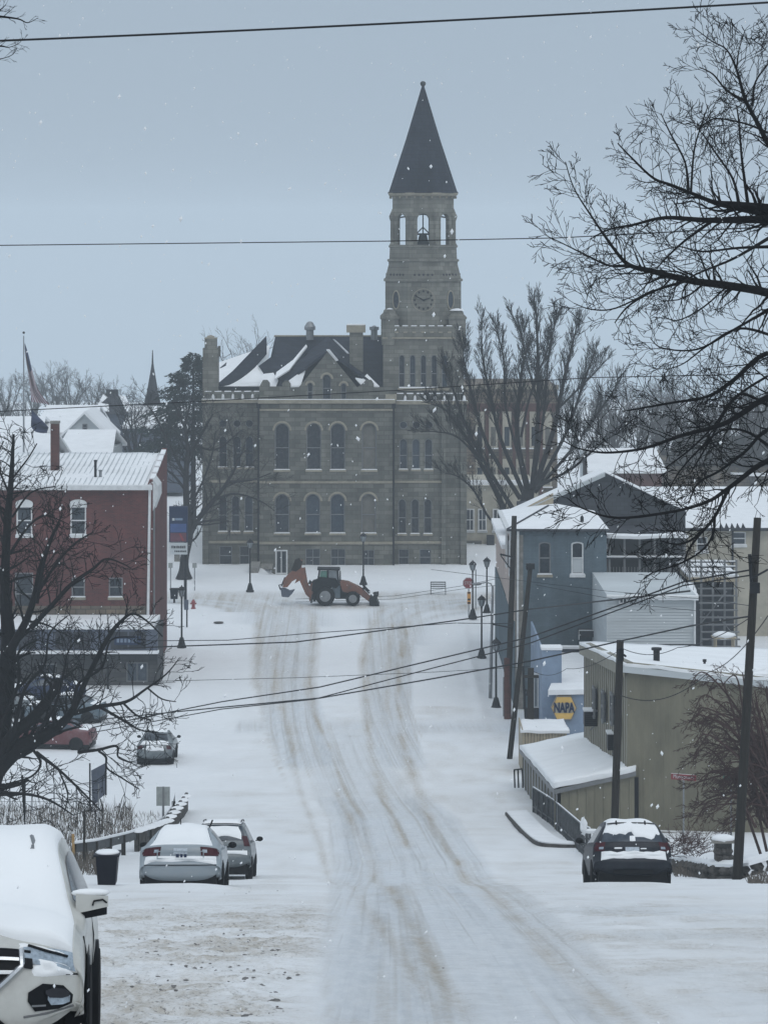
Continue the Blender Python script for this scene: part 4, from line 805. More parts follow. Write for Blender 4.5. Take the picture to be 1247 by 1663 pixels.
for i in range(5): a = P(1168 + 9 * i, 858, Yc - .4); MB().add([a, a + Vector((.28, 0, 0)), a + Vector((.1, 0, .34)), a + Vector((0, .2, 0)), a + Vector((.28, .2, 0)), a + Vector((.1, .2, .34))], [(0, 1, 2), (3, 5, 4), (0, 2, 5, 3), (1, 4, 5, 2), (0, 3, 4, 1)]).build('snow_guard', 'darkwall', rf)
MB().box(XA(1188, Yc), XA(1191, Yc), Yc - .1, Yc - .003, 3, ZA(861, Yc)).build('downspout', 'darkwall', Cc)
# ---- open deck with snowy rails, stairs
Yd = 176.0; Dk = thing('raised_deck', 'raised wooden deck with snow on its rails and dark stairs below the cream building', 'deck', (XA(1160, Yd), Yd + 3, 0))
MB().box(XA(1117, Yd), XA(1200, Yd), Yd, Yd + 9, ZA(945, Yd), ZA(938, Yd)).build('floor', 'wood', Dk); MB().box(XA(1117, Yd), XA(1200, Yd), Yd + .1, Yd + 9, ZA(938, Yd), ZA(935, Yd)).build('snow', 'snow', Dk)
for y_ in (912, 920, 928):
    MB().box(XA(1117, Yd), XA(1196, Yd), Yd, Yd + .07, ZA(y_ + 2, Yd), ZA(y_, Yd)).build('rail', 'darkwall', Dk); MB().box(XA(1117, Yd), XA(1196, Yd), Yd - .01, Yd + .08, ZA(y_, Yd), ZA(y_ - 1.4, Yd)).build('snow', 'snow', Dk)
for i in range(5): x = XA(1118 + 19 * i, Yd); MB().box(x, x + .12, Yd - .02, Yd + .1, -.1, ZA(909, Yd)).build('post', 'frame', Dk)
MB().box(XA(1120, Yd), XA(1198, Yd), Yd + 2, Yd + 8, -.1, ZA(946, Yd)).build('underside_wall', 'darkwall', Dk)
for i in range(9): z = ZA(1048 - 11 * i, Yd - 1.5); MB().box(XA(1134, Yd), XA(1196, Yd), Yd - 2 + .25 * i, Yd - 1.7 + .25 * i, z - .07, z).build('stair_tread', 'frame', Dk)
MB().tube([P(1180, 960, Yd - .4), P(1140, 1010, Yd - .4)], .04, 6).tube([P(1165, 1000, Yd - .4), P(1195, 1036, Yd - .4)], .03, 6).build('brace', 'frame', Dk)
Yt = 158.; zt = ZA(1036, Yt); pt = thing('picnic_table', 'small outdoor table heaped with snow at the foot of the deck stairs', 'table', (XA(1175, Yt), Yt, gY(Yt)))
MB().box(XA(1158, Yt), XA(1196, Yt), Yt, Yt + 1.1, zt - .06, zt).build('tabletop', 'wood', pt); MB().blob((XA(1177, Yt), Yt + .5, zt + .06), (.6, .6, .2), 4, 12, 6, .08).build('snow', 'snow', pt, True)
for sx in (1162, 1191):
    for sy in (.1, 1): MB().box(XA(sx, Yt), XA(sx, Yt) + .07, Yt + sy - .07, Yt + sy, gY(Yt), zt - .06).build('leg', 'wood', pt)
# ---- blue auto parts shop
Yn = 157.0; N = thing('blue_parts_shop', 'faded blue parts shop with a yellow hexagon sign and a snow loaded lower roof', 'shop', (XA(930, Yn), Yn + 5, gY(Yn)))
g_ = gY(Yn) - .3; MB().box(XA(880, Yn), XA(912, Yn), Yn, Yn + 1.2, g_, ZA(1056, Yn)).build('front_pier', 'blue', N); MB().box(XA(879, Yn), XA(913, Yn), Yn - .05, Yn + 1.25, ZA(1056, Yn), ZA(1052, Yn)).build('snow', 'snow', N)
MB().box(XA(880, Yn), XA(883, Yn), Yn + 1.2, Yn + 12, g_, ZA(1056, Yn)).build('side_wall', 'blue', N)
MB().box(XA(903, Yn), XA(1000, Yn), Yn - 1.5, Yn + .6, g_, ZA(1122, Yn)).build('wall', 'blue', N)
MB().slab([P(890, 1121, Yn - 1.7), P(1000, 1119, Yn - 1.7), P(1000, 1060, Yn + 10), P(905, 1060, Yn + 10), P(904, 1090, Yn + 3)], .25).build('roof', 'snow', N)
MB().box(XA(884, Yn), XA(990, Yn), Yn + 10.5, Yn + 11, g_, ZA(1052, Yn + 11)).build('rear_wall', 'slategrey', N); MB().box(XA(884, Yn), XA(990, Yn), Yn + 10.4, Yn + 11.1, ZA(1052, Yn + 11), ZA(1048.5, Yn + 11)).build('snow', 'snow', N)
ys_ = Yn - 1.5; sc = P(915.5, 1149.5, ys_); hw, hh = 21 * ys_ / F, 19.5 * ys_ / F
def hexp(s): return [(sc.x + hw * s * a, sc.z + hh * s * b) for a, b in ((-1, 0), (-.58, -1), (.58, -1), (1, 0), (.58, 1), (-.58, 1))]
sg = MB().panel(FR(ys_), hexp(1), (), .004, .14).build('hexagon_sign', 'yellow', N)
MB().panel(FR(ys_), hexp(1.0), [hexp(.93)], .141, .16).build('sign_rim', 'frame', sg)
MB().panel(FR(ys_), [(sc.x - hw * .86, sc.z - .02), (sc.x - hw * .62, sc.z - hh * .42), (sc.x + hw * .62, sc.z - hh * .42), (sc.x + hw * .86, sc.z - .02), (sc.x + hw * .62, sc.z + hh * .42), (sc.x - hw * .62, sc.z + hh * .42)], (), .141, .15).build('sign_band', 'cream', sg)
def text(s, size, p, m_, parent, ext=.01, sx=1.0, rot=(R(90), 0, 0), name='lettering', off=0.0):
    c = bpy.data.curves.new(name, 'FONT'); c.body = s; c.size = size; c.extrude = ext; c.align_x = 'CENTER'; c.align_y = 'CENTER'; c.offset = off
    c.materials.append(M[m_]); o = bpy.data.objects.new(name, c); COL.objects.link(o); o.parent = parent; o.location = Vector(p) - ORG[parent.name]; o.rotation_euler = rot; o.scale = (sx, 1, 1)
    me = bpy.data.meshes.new_from_object(o); me.name = name; q = bpy.data.objects.new(name, me); COL.objects.link(q); q.parent = parent; q.location = o.location; q.rotation_euler = o.rotation_euler; q.scale = o.scale
    ORG[q.name] = ORG[parent.name]; bpy.data.objects.remove(o); return q
text('NAPA', .68, (sc.x, ys_ - .175, sc.z), 'navy', sg, .012, .58, off=.028)
# white framed shop window and black bracket between the pole and the shop
MB().panel(FR(160), rect(XA(866, 160), XA(882, 160), ZA(1150, 160), ZA(1094, 160)), [rect(XA(868, 160), XA(872.5, 160), ZA(1148, 160), ZA(1098, 160)), rect(XA(874.5, 160), XA(880, 160), ZA(1148, 160), ZA(1098, 160))], -.2, 0).build('shopfront_frame', 'wframe', N)
MB().panel(FR(160), rect(XA(867, 160), XA(881, 160), ZA(1149, 160), ZA(1096, 160)), (), -.15, -.1).build('shop_window_glass', 'lampglass', N)
MB().box(XA(866, 160), XA(882, 160), 159.9, 160.3, gY(160) - .1, ZA(1151, 160)).build('plinth', 'darkwall', N)
bk = thing('bracket_sign_stand', 'black iron bracket stand beside the leaning pole', 'stand', (XA(858, 158), 158, gY(158)))
MB().tube([P(849, 1082, 158), P(851, 1125, 158), P(853, 1165, 158), P(872, 1166, 158)], .06, 6).tube([P(851, 1122, 158), P(857, 1122, 158), P(856, 1130, 158)], .08, 6).build('frame', 'black', bk); MB().box(XA(852, 158), XA(858, 158), 157.9, 158.1, gY(158) - .1, ZA(1150, 158)).build('base', 'black', bk)
# ---- plank shed
Ys = 146.0; Sh = thing('plank_shed', 'small pale plank shed with a flat snowy top beside the blue shop', 'shed', (XA(883, Ys), Ys + 2, gY(Ys)))
x0, x1, zt = XA(848, Ys), XA(921, Ys), ZA(1187, Ys); n = 15
MB().box(x0 + .06, x1 - .06, Ys + .05, Ys + 4, .2, zt - .3).build('body', 'darkwall', Sh)
for i in range(n): a = x0 + (x1 - x0) * i / n; MB().box(a + .008, a + (x1 - x0) / n - .008, Ys, Ys + .045, .2, zt).build('plank', 'wood', Sh)
for i in range(8): MB().box(x0, x0 + .05, Ys + .05 + i * .5, Ys + .53 + i * .5, .2, zt).build('plank', 'wood', Sh)
MB().slab([(x0 - .1, Ys - .15, zt + .02), (x1 + .1, Ys - .15, zt + .02), (XA(914, Ys + 5), Ys + 4.2, zt - .1), (XA(846, Ys + 4.2), Ys + 4.2, zt - .1)], .12).build('roof', 'snow', Sh)
# ---- tan metal building
TB = thing('tan_metal_building', 'big tan ribbed metal building with a low snowy roof at the right of the hill', 'building', (XA(1100, 122), 128, gY(122)))
A_, B_, C_, D_ = P(1018, 1076, 118), P(1300, 1107, 116.5), P(948, 1043, 138), P(1300, 1056, 142)
gA, gB, gC = 2.2, 2.2, -.2
def quadwall(a, b, z0, th, name, m_, par, dirn): return MB().slab([(a.x, a.y, a.z), (b.x, b.y, b.z), (b.x, b.y, z0), (a.x, a.y, z0)], th, dirn).build(name, m_, par)
wf = quadwall(A_, B_, gA, .25, 'front_wall', 'tan', TB, (0, 1, 0)); ws = quadwall(C_, A_, gC, .25, 'side_wall', 'tandark', TB, (1, 0, 0))
quadwall(B_, D_, 0, .25, 'side_wall', 'tan', TB, (-1, 0, 0)); quadwall(D_, C_, 0, .25, 'rear_wall', 'tan', TB, (0, -1, 0))
for i in range(34):
    t = (i + .5) / 34; a = A_.lerp(B_, t); MB().box(a.x - .025, a.x + .025, a.y - .035, a.y - .002, gA, a.z - .25).build('wall_rib', 'tan', wf)
for i in range(22):
    t = (i + .5) / 22; a = C_.lerp(A_, t); MB().box(a.x - .035, a.x - .001, a.y - .03, a.y + .03, 0, a.z - .25).build('wall_rib', 'tandark', ws)
rf = MB().slab([A_ + Vector((-.2, -.25, .02)), B_ + Vector((0, -.25, .02)), D_, C_ + Vector((-.2, 0, 0))], .12).build('roof', 'snowf', TB)
MB().slab([A_ + Vector((-.22, -.28, -.1)), B_ + Vector((0, -.28, -.1)), B_ + Vector((0, -.28, -.34)), A_ + Vector((-.22, -.28, -.34))], .1, (0, 1, 0)).build('gutter', 'siding', rf)
MB().slab([C_ + Vector((-.22, -.2, -.1)), A_ + Vector((-.22, -.28, -.1)), A_ + Vector((-.22, -.28, -.5)), C_ + Vector((-.22, -.2, -.5))], .1, (1, 0, 0)).build('barge_board', 'tandark', rf)
for px, yb, yt, w in ((1066, 1072, 1052, .13), (1144, 1083, 1071, .05)):
    MB().lathe([(w, ZA(yb, 123) - .3), (w, ZA(yt + 4, 123)), (w * 1.6, ZA(yt + 4, 123)), (w * 1.6, ZA(yt, 123))], (XA(px, 123), 123, 0), 10).build('roof_pipe', 'black', rf)
MB().blob(P(1160, 1086, 119.5), (2.2, 1.2, .1), 5, 14, 6, .1).blob(P(1235, 1090, 119.5), (2.0, 1.5, .12), 6, 14, 6, .1).build('snow', 'snowf', rf, True)
fs = frame_side(A_.x, 118, -1)
for u, zt, zb in ((4.2, 1128, 1180), (8.2, 1124, 1176), (12.5, 1118, 1168), (2.0, 1160, 1200)):
    y = 118 + u; w = rect(u, u + .9, ZA(zb, y), ZA(zt, y)); window(TB, (Vector((A_.x + (C_.x - A_.x) * u / 20 - .04, 118, 0)), Vector((0, 1, 0)), Vector((-1, 0, 0))), w, rec=-.1, fw=.1, rails=(.5,), sill=False)
for px, py, w, h, Y, lab in ((961, 1168, 24, 24, 131, 'window'), (997, 1206, 20, 26, 123.5, 'window')):
    s = Y / F; ac = MB().box(XA(px, Y) - w * s / 2, XA(px, Y) + w * s / 2, Y, Y + .8, ZA(py + h / 2, Y), ZA(py - h / 2, Y)).build('air_conditioner', 'plastic', TB)
    MB().box(XA(px, Y) - w * s / 2 - .03, XA(px, Y) + w * s / 2 + .03, Y - .03, Y + .83, ZA(py - h / 2, Y), ZA(py - h / 2 - 2.5, Y)).build('snow', 'snow', ac)
    for i in range(7): z = ZA(py + h / 2, Y) + .06 + i * h * s / 7.5; MB().box(XA(px, Y) - w * s / 2 + .04, XA(px, Y) + w * s / 2 - .04, Y - .02, Y - .002, z, z + .03).build('louvre', 'black', ac)
    MB().tube([P(px + w / 2 - 2, py + h / 2, Y + .2), P(px + w / 2 + 3, py + h / 2 + 22, Y + .2)], .04, 6).tube([P(px - 3, py + h / 2 + 6, Y + .1), P(px + w / 2 + 6, py, Y + .1)], .03, 6).build('bracket', 'metal', ac)
MB().box(XA(1026, 118), XA(1036, 118), 117.85, 117.98, 2.6, ZA(1262, 118)).build('meter_pipe', 'black', TB)
MB().slab([(XA(1060, 116), 116.6, ZA(1356, 116)), (XA(1200, 116), 115.8, ZA(1360, 116)), (XA(1200, 116), 115.8, 2), (XA(1060, 116), 116.6, 2)], .2, (0, 1, 0)).build('foundation_wall', 'concrete', TB)
# ---- lean-to with big snow roof
L = thing('lean_to_shed', 'tan lean-to with a sloping sheet of snow for a roof attached to the metal building', 'shed', (XA(960, 125), 128, gY(128)))
a, b, c, d = P(905, 1277, 117.6), P(1030, 1247, 117.6), P(978, 1188, 141), P(848, 1212, 141)
MB().slab([a + Vector((-.12, -.15, .1)), b + Vector((.05, -.15, .1)), c + Vector((0, 0, .1)), d + Vector((-.12, 0, .1))], .2).build('roof', 'snowf', L)
MB().slab([a + Vector((-.14, -.17, -.12)), d + Vector((-.14, 0, -.12)), d + Vector((-.14, 0, -.3)), a + Vector((-.14, -.17, -.3))], .06, (1, 0, 0)).slab([a + Vector((-.14, -.2, -.12)), b + Vector((.05, -.2, -.12)), b + Vector((.05, -.2, -.28)), a + Vector((-.14, -.2, -.28))], .05, (0, 1, 0)).build('fascia_board', 'frame', L)
MB().slab([a, b, (b.x, b.y, 2.4), (a.x, a.y, 2.4)], .15, (0, 1, 0)).build('front_wall', 'tan', L); sw = MB().slab([d, a, (a.x, a.y, 2.2), (d.x, d.y, -.2)], .15, (1, 0, 0)).build('side_wall', 'frame', L)
for i in range(12): q = a.lerp(d, (i + .5) / 12); MB().box(q.x - .05, q.x - .002, q.y - .04, q.y + .04, gz(q.x, q.y) - .2, q.z - .2).build('wall_batten', 'tandark', sw)
for i in range(9): q = a.lerp(b, (i + .5) / 9); MB().box(q.x - .03, q.x + .03, q.y - .04, q.y - .002, 2.5, q.z - .2).build('wall_batten', 'tan', L)
MB().box(XA(848, 142), XA(853, 142), 141, 141.3, .5, ZA(1214, 141)).build('corner_post', 'wood', L)
# ================================================================== BACKGROUND TOWN
# brick building with cream panels right of the courthouse
Yb = 290.0; bb = thing('panelled_brick_building', 'long flat roofed brick building with tall cream window panels behind the bare tree', 'building', (XA(830, Yb), Yb + 8, 0))
def z2(p): return ZA(p, Yb)
MB().box(XA(748, Yb), XA(905, Yb), Yb, Yb + 18, -1, z2(628)).build('wall', 'rubble', bb)
MB().box(XA(746, Yb), XA(907, Yb), Yb - .25, Yb - .003, z2(632), z2(625)).build('cornice', 'trim', bb)
MB().box(XA(748, Yb), XA(905, Yb), Yb - .12, Yb - .003, z2(668), z2(655)).build('brick_band', 'brick2', bb)
for i in range(6):
    x = 772 + 22 * i
    for t_, b_, nm in ((663, 727, 'upper'), (745, 790, 'mid'), (800, 850, 'low')):
        p_ = MB().box(XA(x, Yb), XA(x + 14, Yb), Yb - .1, Yb - .003, z2(b_), z2(t_)).build('window_panel', 'cream', bb)
        MB().box(XA(x - 1, Yb), XA(x + 15, Yb), Yb - .22, Yb - .01, z2(b_ + 2), z2(b_)).build('sill', 'snow', p_)
        MB().box(XA(x + 3, Yb), XA(x + 11, Yb), Yb - .14, Yb - .101, z2(b_ - 3), z2(t_ + 30 if nm == 'upper' else t_ + 14)).build('pane', 'paleblind' if i % 2 else 'darkglass', p_)
for i in range(5): MB().box(XA(788 + 22 * i, Yb), XA(793 + 22 * i, Yb), Yb - .3, Yb - .003, -1, z2(655)).build('pilaster', 'brick2', bb)
# cream ground floor shop with an awning to the right of the courthouse
Ya = 268.0; sh2 = thing('cream_corner_shop', 'cream corner shop with a snowy ledge and white door just right of the courthouse', 'shop', (XA(790, Ya), Ya + 5, 0))
MB().box(XA(752, Ya), XA(870, Ya), Ya, Ya + 14, -1, ZA(790, Ya)).build('wall', 'cream', sh2); MB().box(XA(750, Ya), XA(872, Ya), Ya - .5, Ya + .5, ZA(787, Ya), ZA(780, Ya)).build('snow', 'snow', sh2)
MB().box(XA(752, Ya), XA(782, Ya), Ya - .3, Ya - .003, -1, ZA(878, Ya)).build('plinth', 'stone', sh2)
MB().box(XA(757, Ya), XA(770, Ya), Ya - .4, Ya - .31, -.3, ZA(882, Ya)).build('door', 'siding', sh2)
for a in (756, 776, 800, 823): window(sh2, FR(Ya), rect(XA(a, Ya), XA(a + 14, Ya), ZA(862, Ya), ZA(826, Ya)), rec=-.1, fw=.1, bars=(.5,), fm='wframe')
MB().box(XA(790, Ya), XA(802, Ya), Ya - 1.2, Ya - .3, ZA(905, Ya), ZA(868, Ya)).build('awning', 'darkwall', sh2)
# far houses at left
def house(name, lab, Y, px0, px1, eave, ridge, base, wm, gable_front=True, depth=10, cat='house'):
    h = thing(name, lab, cat, (XA((px0 + px1) / 2, Y), Y + depth / 2, gz(0, Y)))
    x0, x1, ze, zr = XA(px0, Y), XA(px1, Y), ZA(eave, Y), ZA(ridge, Y); xm = (x0 + x1) / 2; zb = ZA(base, Y)
    if gable_front:
        MB().panel(FR(Y), [(x0, zb), (x1, zb), (x1, ze), (xm, zr), (x0, ze)], (), -.3, 0).build('gable_wall', wm, h); MB().box(x0, x1, Y + .3, Y + depth, zb, ze).build('body', wm, h)
        o = .5; s = (zr - ze) / (xm - x0)
        MB().slab([(x0 - o, Y - .5, ze - o * s), (xm, Y - .5, zr), (xm, Y + depth, zr), (x0 - o, Y + depth, ze - o * s)], .22).slab([(xm, Y - .5, zr), (x1 + o, Y - .5, ze - o * s), (x1 + o, Y + depth, ze - o * s), (xm, Y + depth, zr)], .22).build('roof', 'snow', h)
    else:
        MB().box(x0, x1, Y, Y + depth, zb, ze).build('wall', wm, h)
        MB().slab([(x0 - .4, Y - .5, ze - .1), (x1 + .4, Y - .5, ze - .1), (x1, Y + depth * .55, zr), (x0, Y + depth * .55, zr)], .25).slab([(x1 + .4, Y + depth + .5, ze - .1), (x0 - .4, Y + depth + .5, ze - .1), (x0, Y + depth * .55, zr), (x1, Y + depth * .55, zr)], .25).build('roof', 'snow', h)
    return h
h = house('white_gable_house', 'pale gable house with a broad snowy roof beyond the brick chimney', 285, 103, 172, 702, 668, 800, 'siding'); window(h, FR(285), rect(XA(134, 285), XA(142, 285), ZA(700, 285), ZA(688, 285)), rec=-.1, fw=.08, sill=False)
house('long_roof_house', 'long low house showing only its broad snowy roof behind the brick building roof', 262, 96, 176, 735, 706, 800, 'siding', False, 14)
house('dark_wall_house', 'grey house under a wide snowy roof slope left of the pale gable house', 296, 60, 150, 700, 665, 800, 'slategrey', False, 16)
h = house('left_edge_house', 'grey house with a snowy roof at the left edge behind the flagpole', 290, -40, 62, 702, 682, 800, 'darkwall', False, 12)
house('left_low_house', 'low house with snowy roof at far left between flagpole and brick chimney', 235, -60, 82, 752, 712, 900, 'darkwall', False, 12)
Yq = 320.; q = thing('pyramid_roof_house', 'dark building with a steep pyramid roof and small cupola at left', 'house', (XA(175, Yq), Yq, 0))
x0, x1, ze = XA(146, Yq), XA(208, Yq), ZA(672, Yq); apx = (XA(177, Yq), Yq + 5, ZA(640, Yq))
MB().box(x0 + .4, x1 - .4, Yq, Yq + 10, -2, ze).build('wall', 'slategrey', q)
rf = MB().add([(x0, Yq - .4, ze), (x1, Yq - .4, ze), (x1, Yq + 10.4, ze), (x0, Yq + 10.4, ze), apx], [(0, 1, 4), (1, 2, 4), (2, 3, 4), (3, 0, 4), (3, 2, 1, 0)]).build('roof', 'darkroof', q)
MB().box(apx[0] - .7, apx[0] + .5, apx[1] - .5, apx[1] + .5, apx[2] - .7, apx[2] + .25).build('cupola', 'darkwall', rf); MB().slab([Vector((x0 + .5, Yq + .2, ze + .4)), Vector(apx) + Vector((-1.0, -.6, -.2)), Vector(apx) + Vector((-.5, -.9, -.5)), Vector((x0 + 2, Yq, ze + .3))], .1).slab([Vector(apx) + Vector((.7, -.6, -.3)), Vector((x1 - .2, Yq, ze + .3)), Vector((x1 + .6, Yq, ze + .1)), Vector(apx) + Vector((1.3, -.2, -.4))], .1).build('snow', 'snow', rf)
Yq = 330.; q = thing('church_steeple', 'thin dark church spire standing left of the courthouse chimney', 'steeple', (XA(246, Yq), Yq, 0))
MB().box(XA(229, Yq), XA(262, Yq), Yq, Yq + 3, -2, ZA(668, Yq)).box(XA(232, Yq), XA(259, Yq), Yq + .2, Yq + 2.6, ZA(668, Yq), ZA(656, Yq)).build('belfry', 'darkwall', q)
s_ = MB().lathe([(14 * Yq / F, ZA(656, Yq)), (9.5 * Yq / F, ZA(636, Yq)), (3 * Yq / F, ZA(600, Yq)), (.08, ZA(588, Yq))], (XA(246, Yq), Yq + 1.5, 0), 8, OP).build('spire', 'darkroof', q)
MB().tube([(XA(246, Yq), Yq + 1.5, ZA(590, Yq)), (XA(246, Yq), Yq + 1.5, ZA(569, Yq))], [.1, .04], 6).build('finial', 'black', s_)
house('church_hall', 'dark hall with snow streaked roof below the church spire', 318, 205, 300, 690, 664, 800, 'slategrey', False, 12)
# far right: brown range of buildings and sheds in the haze
Yr = 300.; q = thing('brown_warehouse', 'long brown warehouse wall with snowy ledge in the hazy distance at right', 'warehouse', (XA(1180, Yr), Yr + 8, 0))
MB().box(XA(1085, Yr), XA(1340, Yr), Yr, Yr + 20, -2, ZA(752, Yr)).build('wall', 'rubble', q); MB().slab([P(1080, 752, Yr - .3), P(1340, 752, Yr - .3), P(1340, 708, Yr + 20), P(1095, 708, Yr + 20)], .3).build('roof', 'pole', q)
MB().box(XA(1186, Yr), XA(1340, Yr), Yr - 1, Yr - .01, ZA(772, Yr), ZA(767, Yr)).build('snow', 'snow', q)
house('hazy_white_house', 'small pale house in the haze between the bare tree and the dark gable hall', 310, 952, 985, 722, 708, 800, 'siding')
house('hazy_brick_house', 'low brown house in the haze above the snowy cream building roof', 285, 960, 1075, 762, 735, 830, 'brick2', False, 12)

for o in [o for o in COL.objects if o.type == 'MESH' and o.name.split('.')[0] == 'roof' and o.data.materials and o.data.materials[0].name in ('snow_cover', 'snow_fresh') and len(o.data.vertices) == 8]: drifted(o, .07)
# ================================================================== TREES
def build_limbs(groups, m, parent):
    for i, g in enumerate(groups):
        if g: build_segs(g, 'trunk' if i == 0 else 'limb', m, parent, 7, True)
def tree_obj(name, label, X, Y, z, group=None, cat='tree'): return thing(name, label, cat, (X, Y, z), group)
# ---- near tree at the right: trunk outside the frame, limbs reach in
rg = random.Random(11); t = tree_obj('bare_tree', 'near black leafless tree whose twiggy limbs reach in from the right edge', XA(1440, 45), 45, gz(7, 45))
big, tw, bigs = [], [], []
YN = 45.0
big = []; bigs.append(big); limb(big, tw, rg, [(1440, 1530, 75), (1425, 1200, 62), (1410, 900, 56), (1400, 600, 50), (1395, 350, 36), (1400, 100, 22), (1410, -100, 10)], YN, kids=0)
NEARL = [
 [(1400, 540, 26), (1320, 500, 18), (1247, 475, 14), (1180, 463, 13), (1120, 455, 11), (1060, 440, 9), (1022, 430, 7), (998, 405, 5), (960, 350, 3), (932, 305, 2), (918, 262, 1.5)],
 [(1022, 431, 5), (990, 431, 3.4), (960, 418, 3), (920, 398, 2), (893, 385, 1.4)],
 [(1400, 370, 30), (1320, 350, 26), (1247, 341, 22), (1190, 333, 14), (1160, 328, 8), (1130, 316, 6), (1090, 300, 5), (1060, 288, 4), (1025, 255, 3), (1003, 232, 2)],
 [(1118, 308, 5), (1112, 262, 3.4), (1088, 215, 2.5), (1073, 183, 1.5)], [(1122, 312, 4), (1127, 245, 3), (1138, 205, 2.4), (1150, 170, 1.5)], [(1200, 332, 6), (1190, 290, 4), (1160, 245, 3), (1140, 215, 2)], [(1215, 335, 6), (1205, 260, 4), (1200, 200, 3), (1196, 170, 2)],
 [(1400, 390, 22), (1320, 365, 18), (1247, 356, 14), (1150, 357, 9), (1080, 353, 6), (1030, 364, 4), (990, 372, 3), (958, 388, 1.6)],
 [(1398, 330, 18), (1320, 300, 14), (1260, 250, 10), (1228, 195, 7), (1210, 160, 6), (1196, 112, 4), (1180, 80, 2.6), (1156, 66, 2), (1124, 42, 1.4)],
 [(1210, 163, 5), (1180, 146, 3.4), (1158, 120, 2.6), (1135, 108, 1.5)], [(1222, 172, 4), (1227, 132, 3), (1250, 98, 2.4), (1262, 60, 1.5)], [(1196, 112, 3), (1200, 80, 2), (1210, 48, 1.4)],
 [(1247, 215, 4), (1210, 200, 3), (1160, 192, 2.6), (1135, 210, 2)], [(1165, 352, 6), (1115, 388, 4), (1085, 415, 3), (1066, 436, 2)],
 [(1260, 400, 6), (1200, 402, 4), (1140, 408, 3), (1100, 400, 2), (1060, 412, 1.5)], [(1250, 385, 6), (1190, 420, 4), (1130, 445, 3), (1090, 470, 2)],
 [(1110, 457, 5), (1060, 473, 4), (1020, 497, 3), (998, 524, 1.8)], [(1062, 470, 3), (1000, 500, 2.5), (960, 502, 2), (932, 492, 1.4)], [(1180, 465, 3), (1140, 500, 2.6), (1100, 520, 2), (1075, 512, 1.4)],
 [(1400, 620, 18), (1310, 600, 10), (1247, 573, 8), (1190, 618, 7), (1148, 644, 5), (1096, 653, 4), (1045, 662, 3), (1010, 668, 1.6)],
 [(1400, 690, 22), (1310, 640, 13), (1247, 645, 10), (1180, 686, 8), (1107, 707, 6), (1045, 728, 4.6), (983, 735, 3.5), (940, 728, 2.2), (915, 716, 1.4)],
 [(1400, 760, 16), (1310, 690, 8), (1247, 697, 6), (1210, 733, 5), (1169, 764, 4.2), (1133, 785, 3), (1118, 818, 2)],
 [(1400, 820, 22), (1310, 745, 12), (1247, 748, 9), (1184, 792, 7), (1148, 815, 5.2), (1091, 831, 4.6), (1003, 841, 4), (947, 826, 2.4), (920, 808, 1.5)],
 [(1182, 795, 6), (1158, 843, 5), (1127, 874, 4), (1100, 884, 3), (1072, 878, 2)], [(1160, 838, 5), (1158, 866, 4), (1142, 892, 3.4), (1105, 915, 3), (1060, 930, 2), (1040, 945, 1.4)], [(1150, 852, 3), (1120, 890, 3), (1112, 912, 2)],
 [(1260, 495, 5), (1190, 536, 4), (1132, 567, 3), (1076, 565, 2.2), (1056, 549, 1.4)], [(1255, 545, 5), (1200, 533, 4), (1150, 560, 3), (1110, 590, 2), (1080, 600, 1.5)],
 [(1250, 660, 5), (1200, 640, 4), (1160, 690, 3), (1120, 730, 3), (1080, 760, 2)], [(1250, 725, 5), (1210, 700, 4), (1170, 700, 3), (1130, 735, 3), (1100, 770, 2), (1085, 800, 1.4)], [(1247, 610, 4), (1190, 650, 4), (1150, 720, 3), (1120, 770, 2)],
]
for i, L_ in enumerate(NEARL):
    ln = sum(math.dist(L_[j][:2], L_[j + 1][:2]) for j in range(len(L_) - 1)); dY = rg.uniform(-1.2, 1.2)
    vis = max(5, int(ln / 11))
    up0 = 0.25 if L_[0][1] < 480 else 0.0
    big = []; bigs.append(big); limb(big, tw, rg, [(a, b, w * 1.05) for a, b, w in L_], YN + (dY if i > 0 else 0), kids=vis, L=.7, lvl=2, up=.2 if up0 else .04, spread=50, ratio=.58, kk=3, step=.075, flat=.2, rmin=.0046, up0=up0, wob=.17)
build_limbs(bigs, 'bark', t); build_segs(tw, 'crown', 'bark', t, 3)
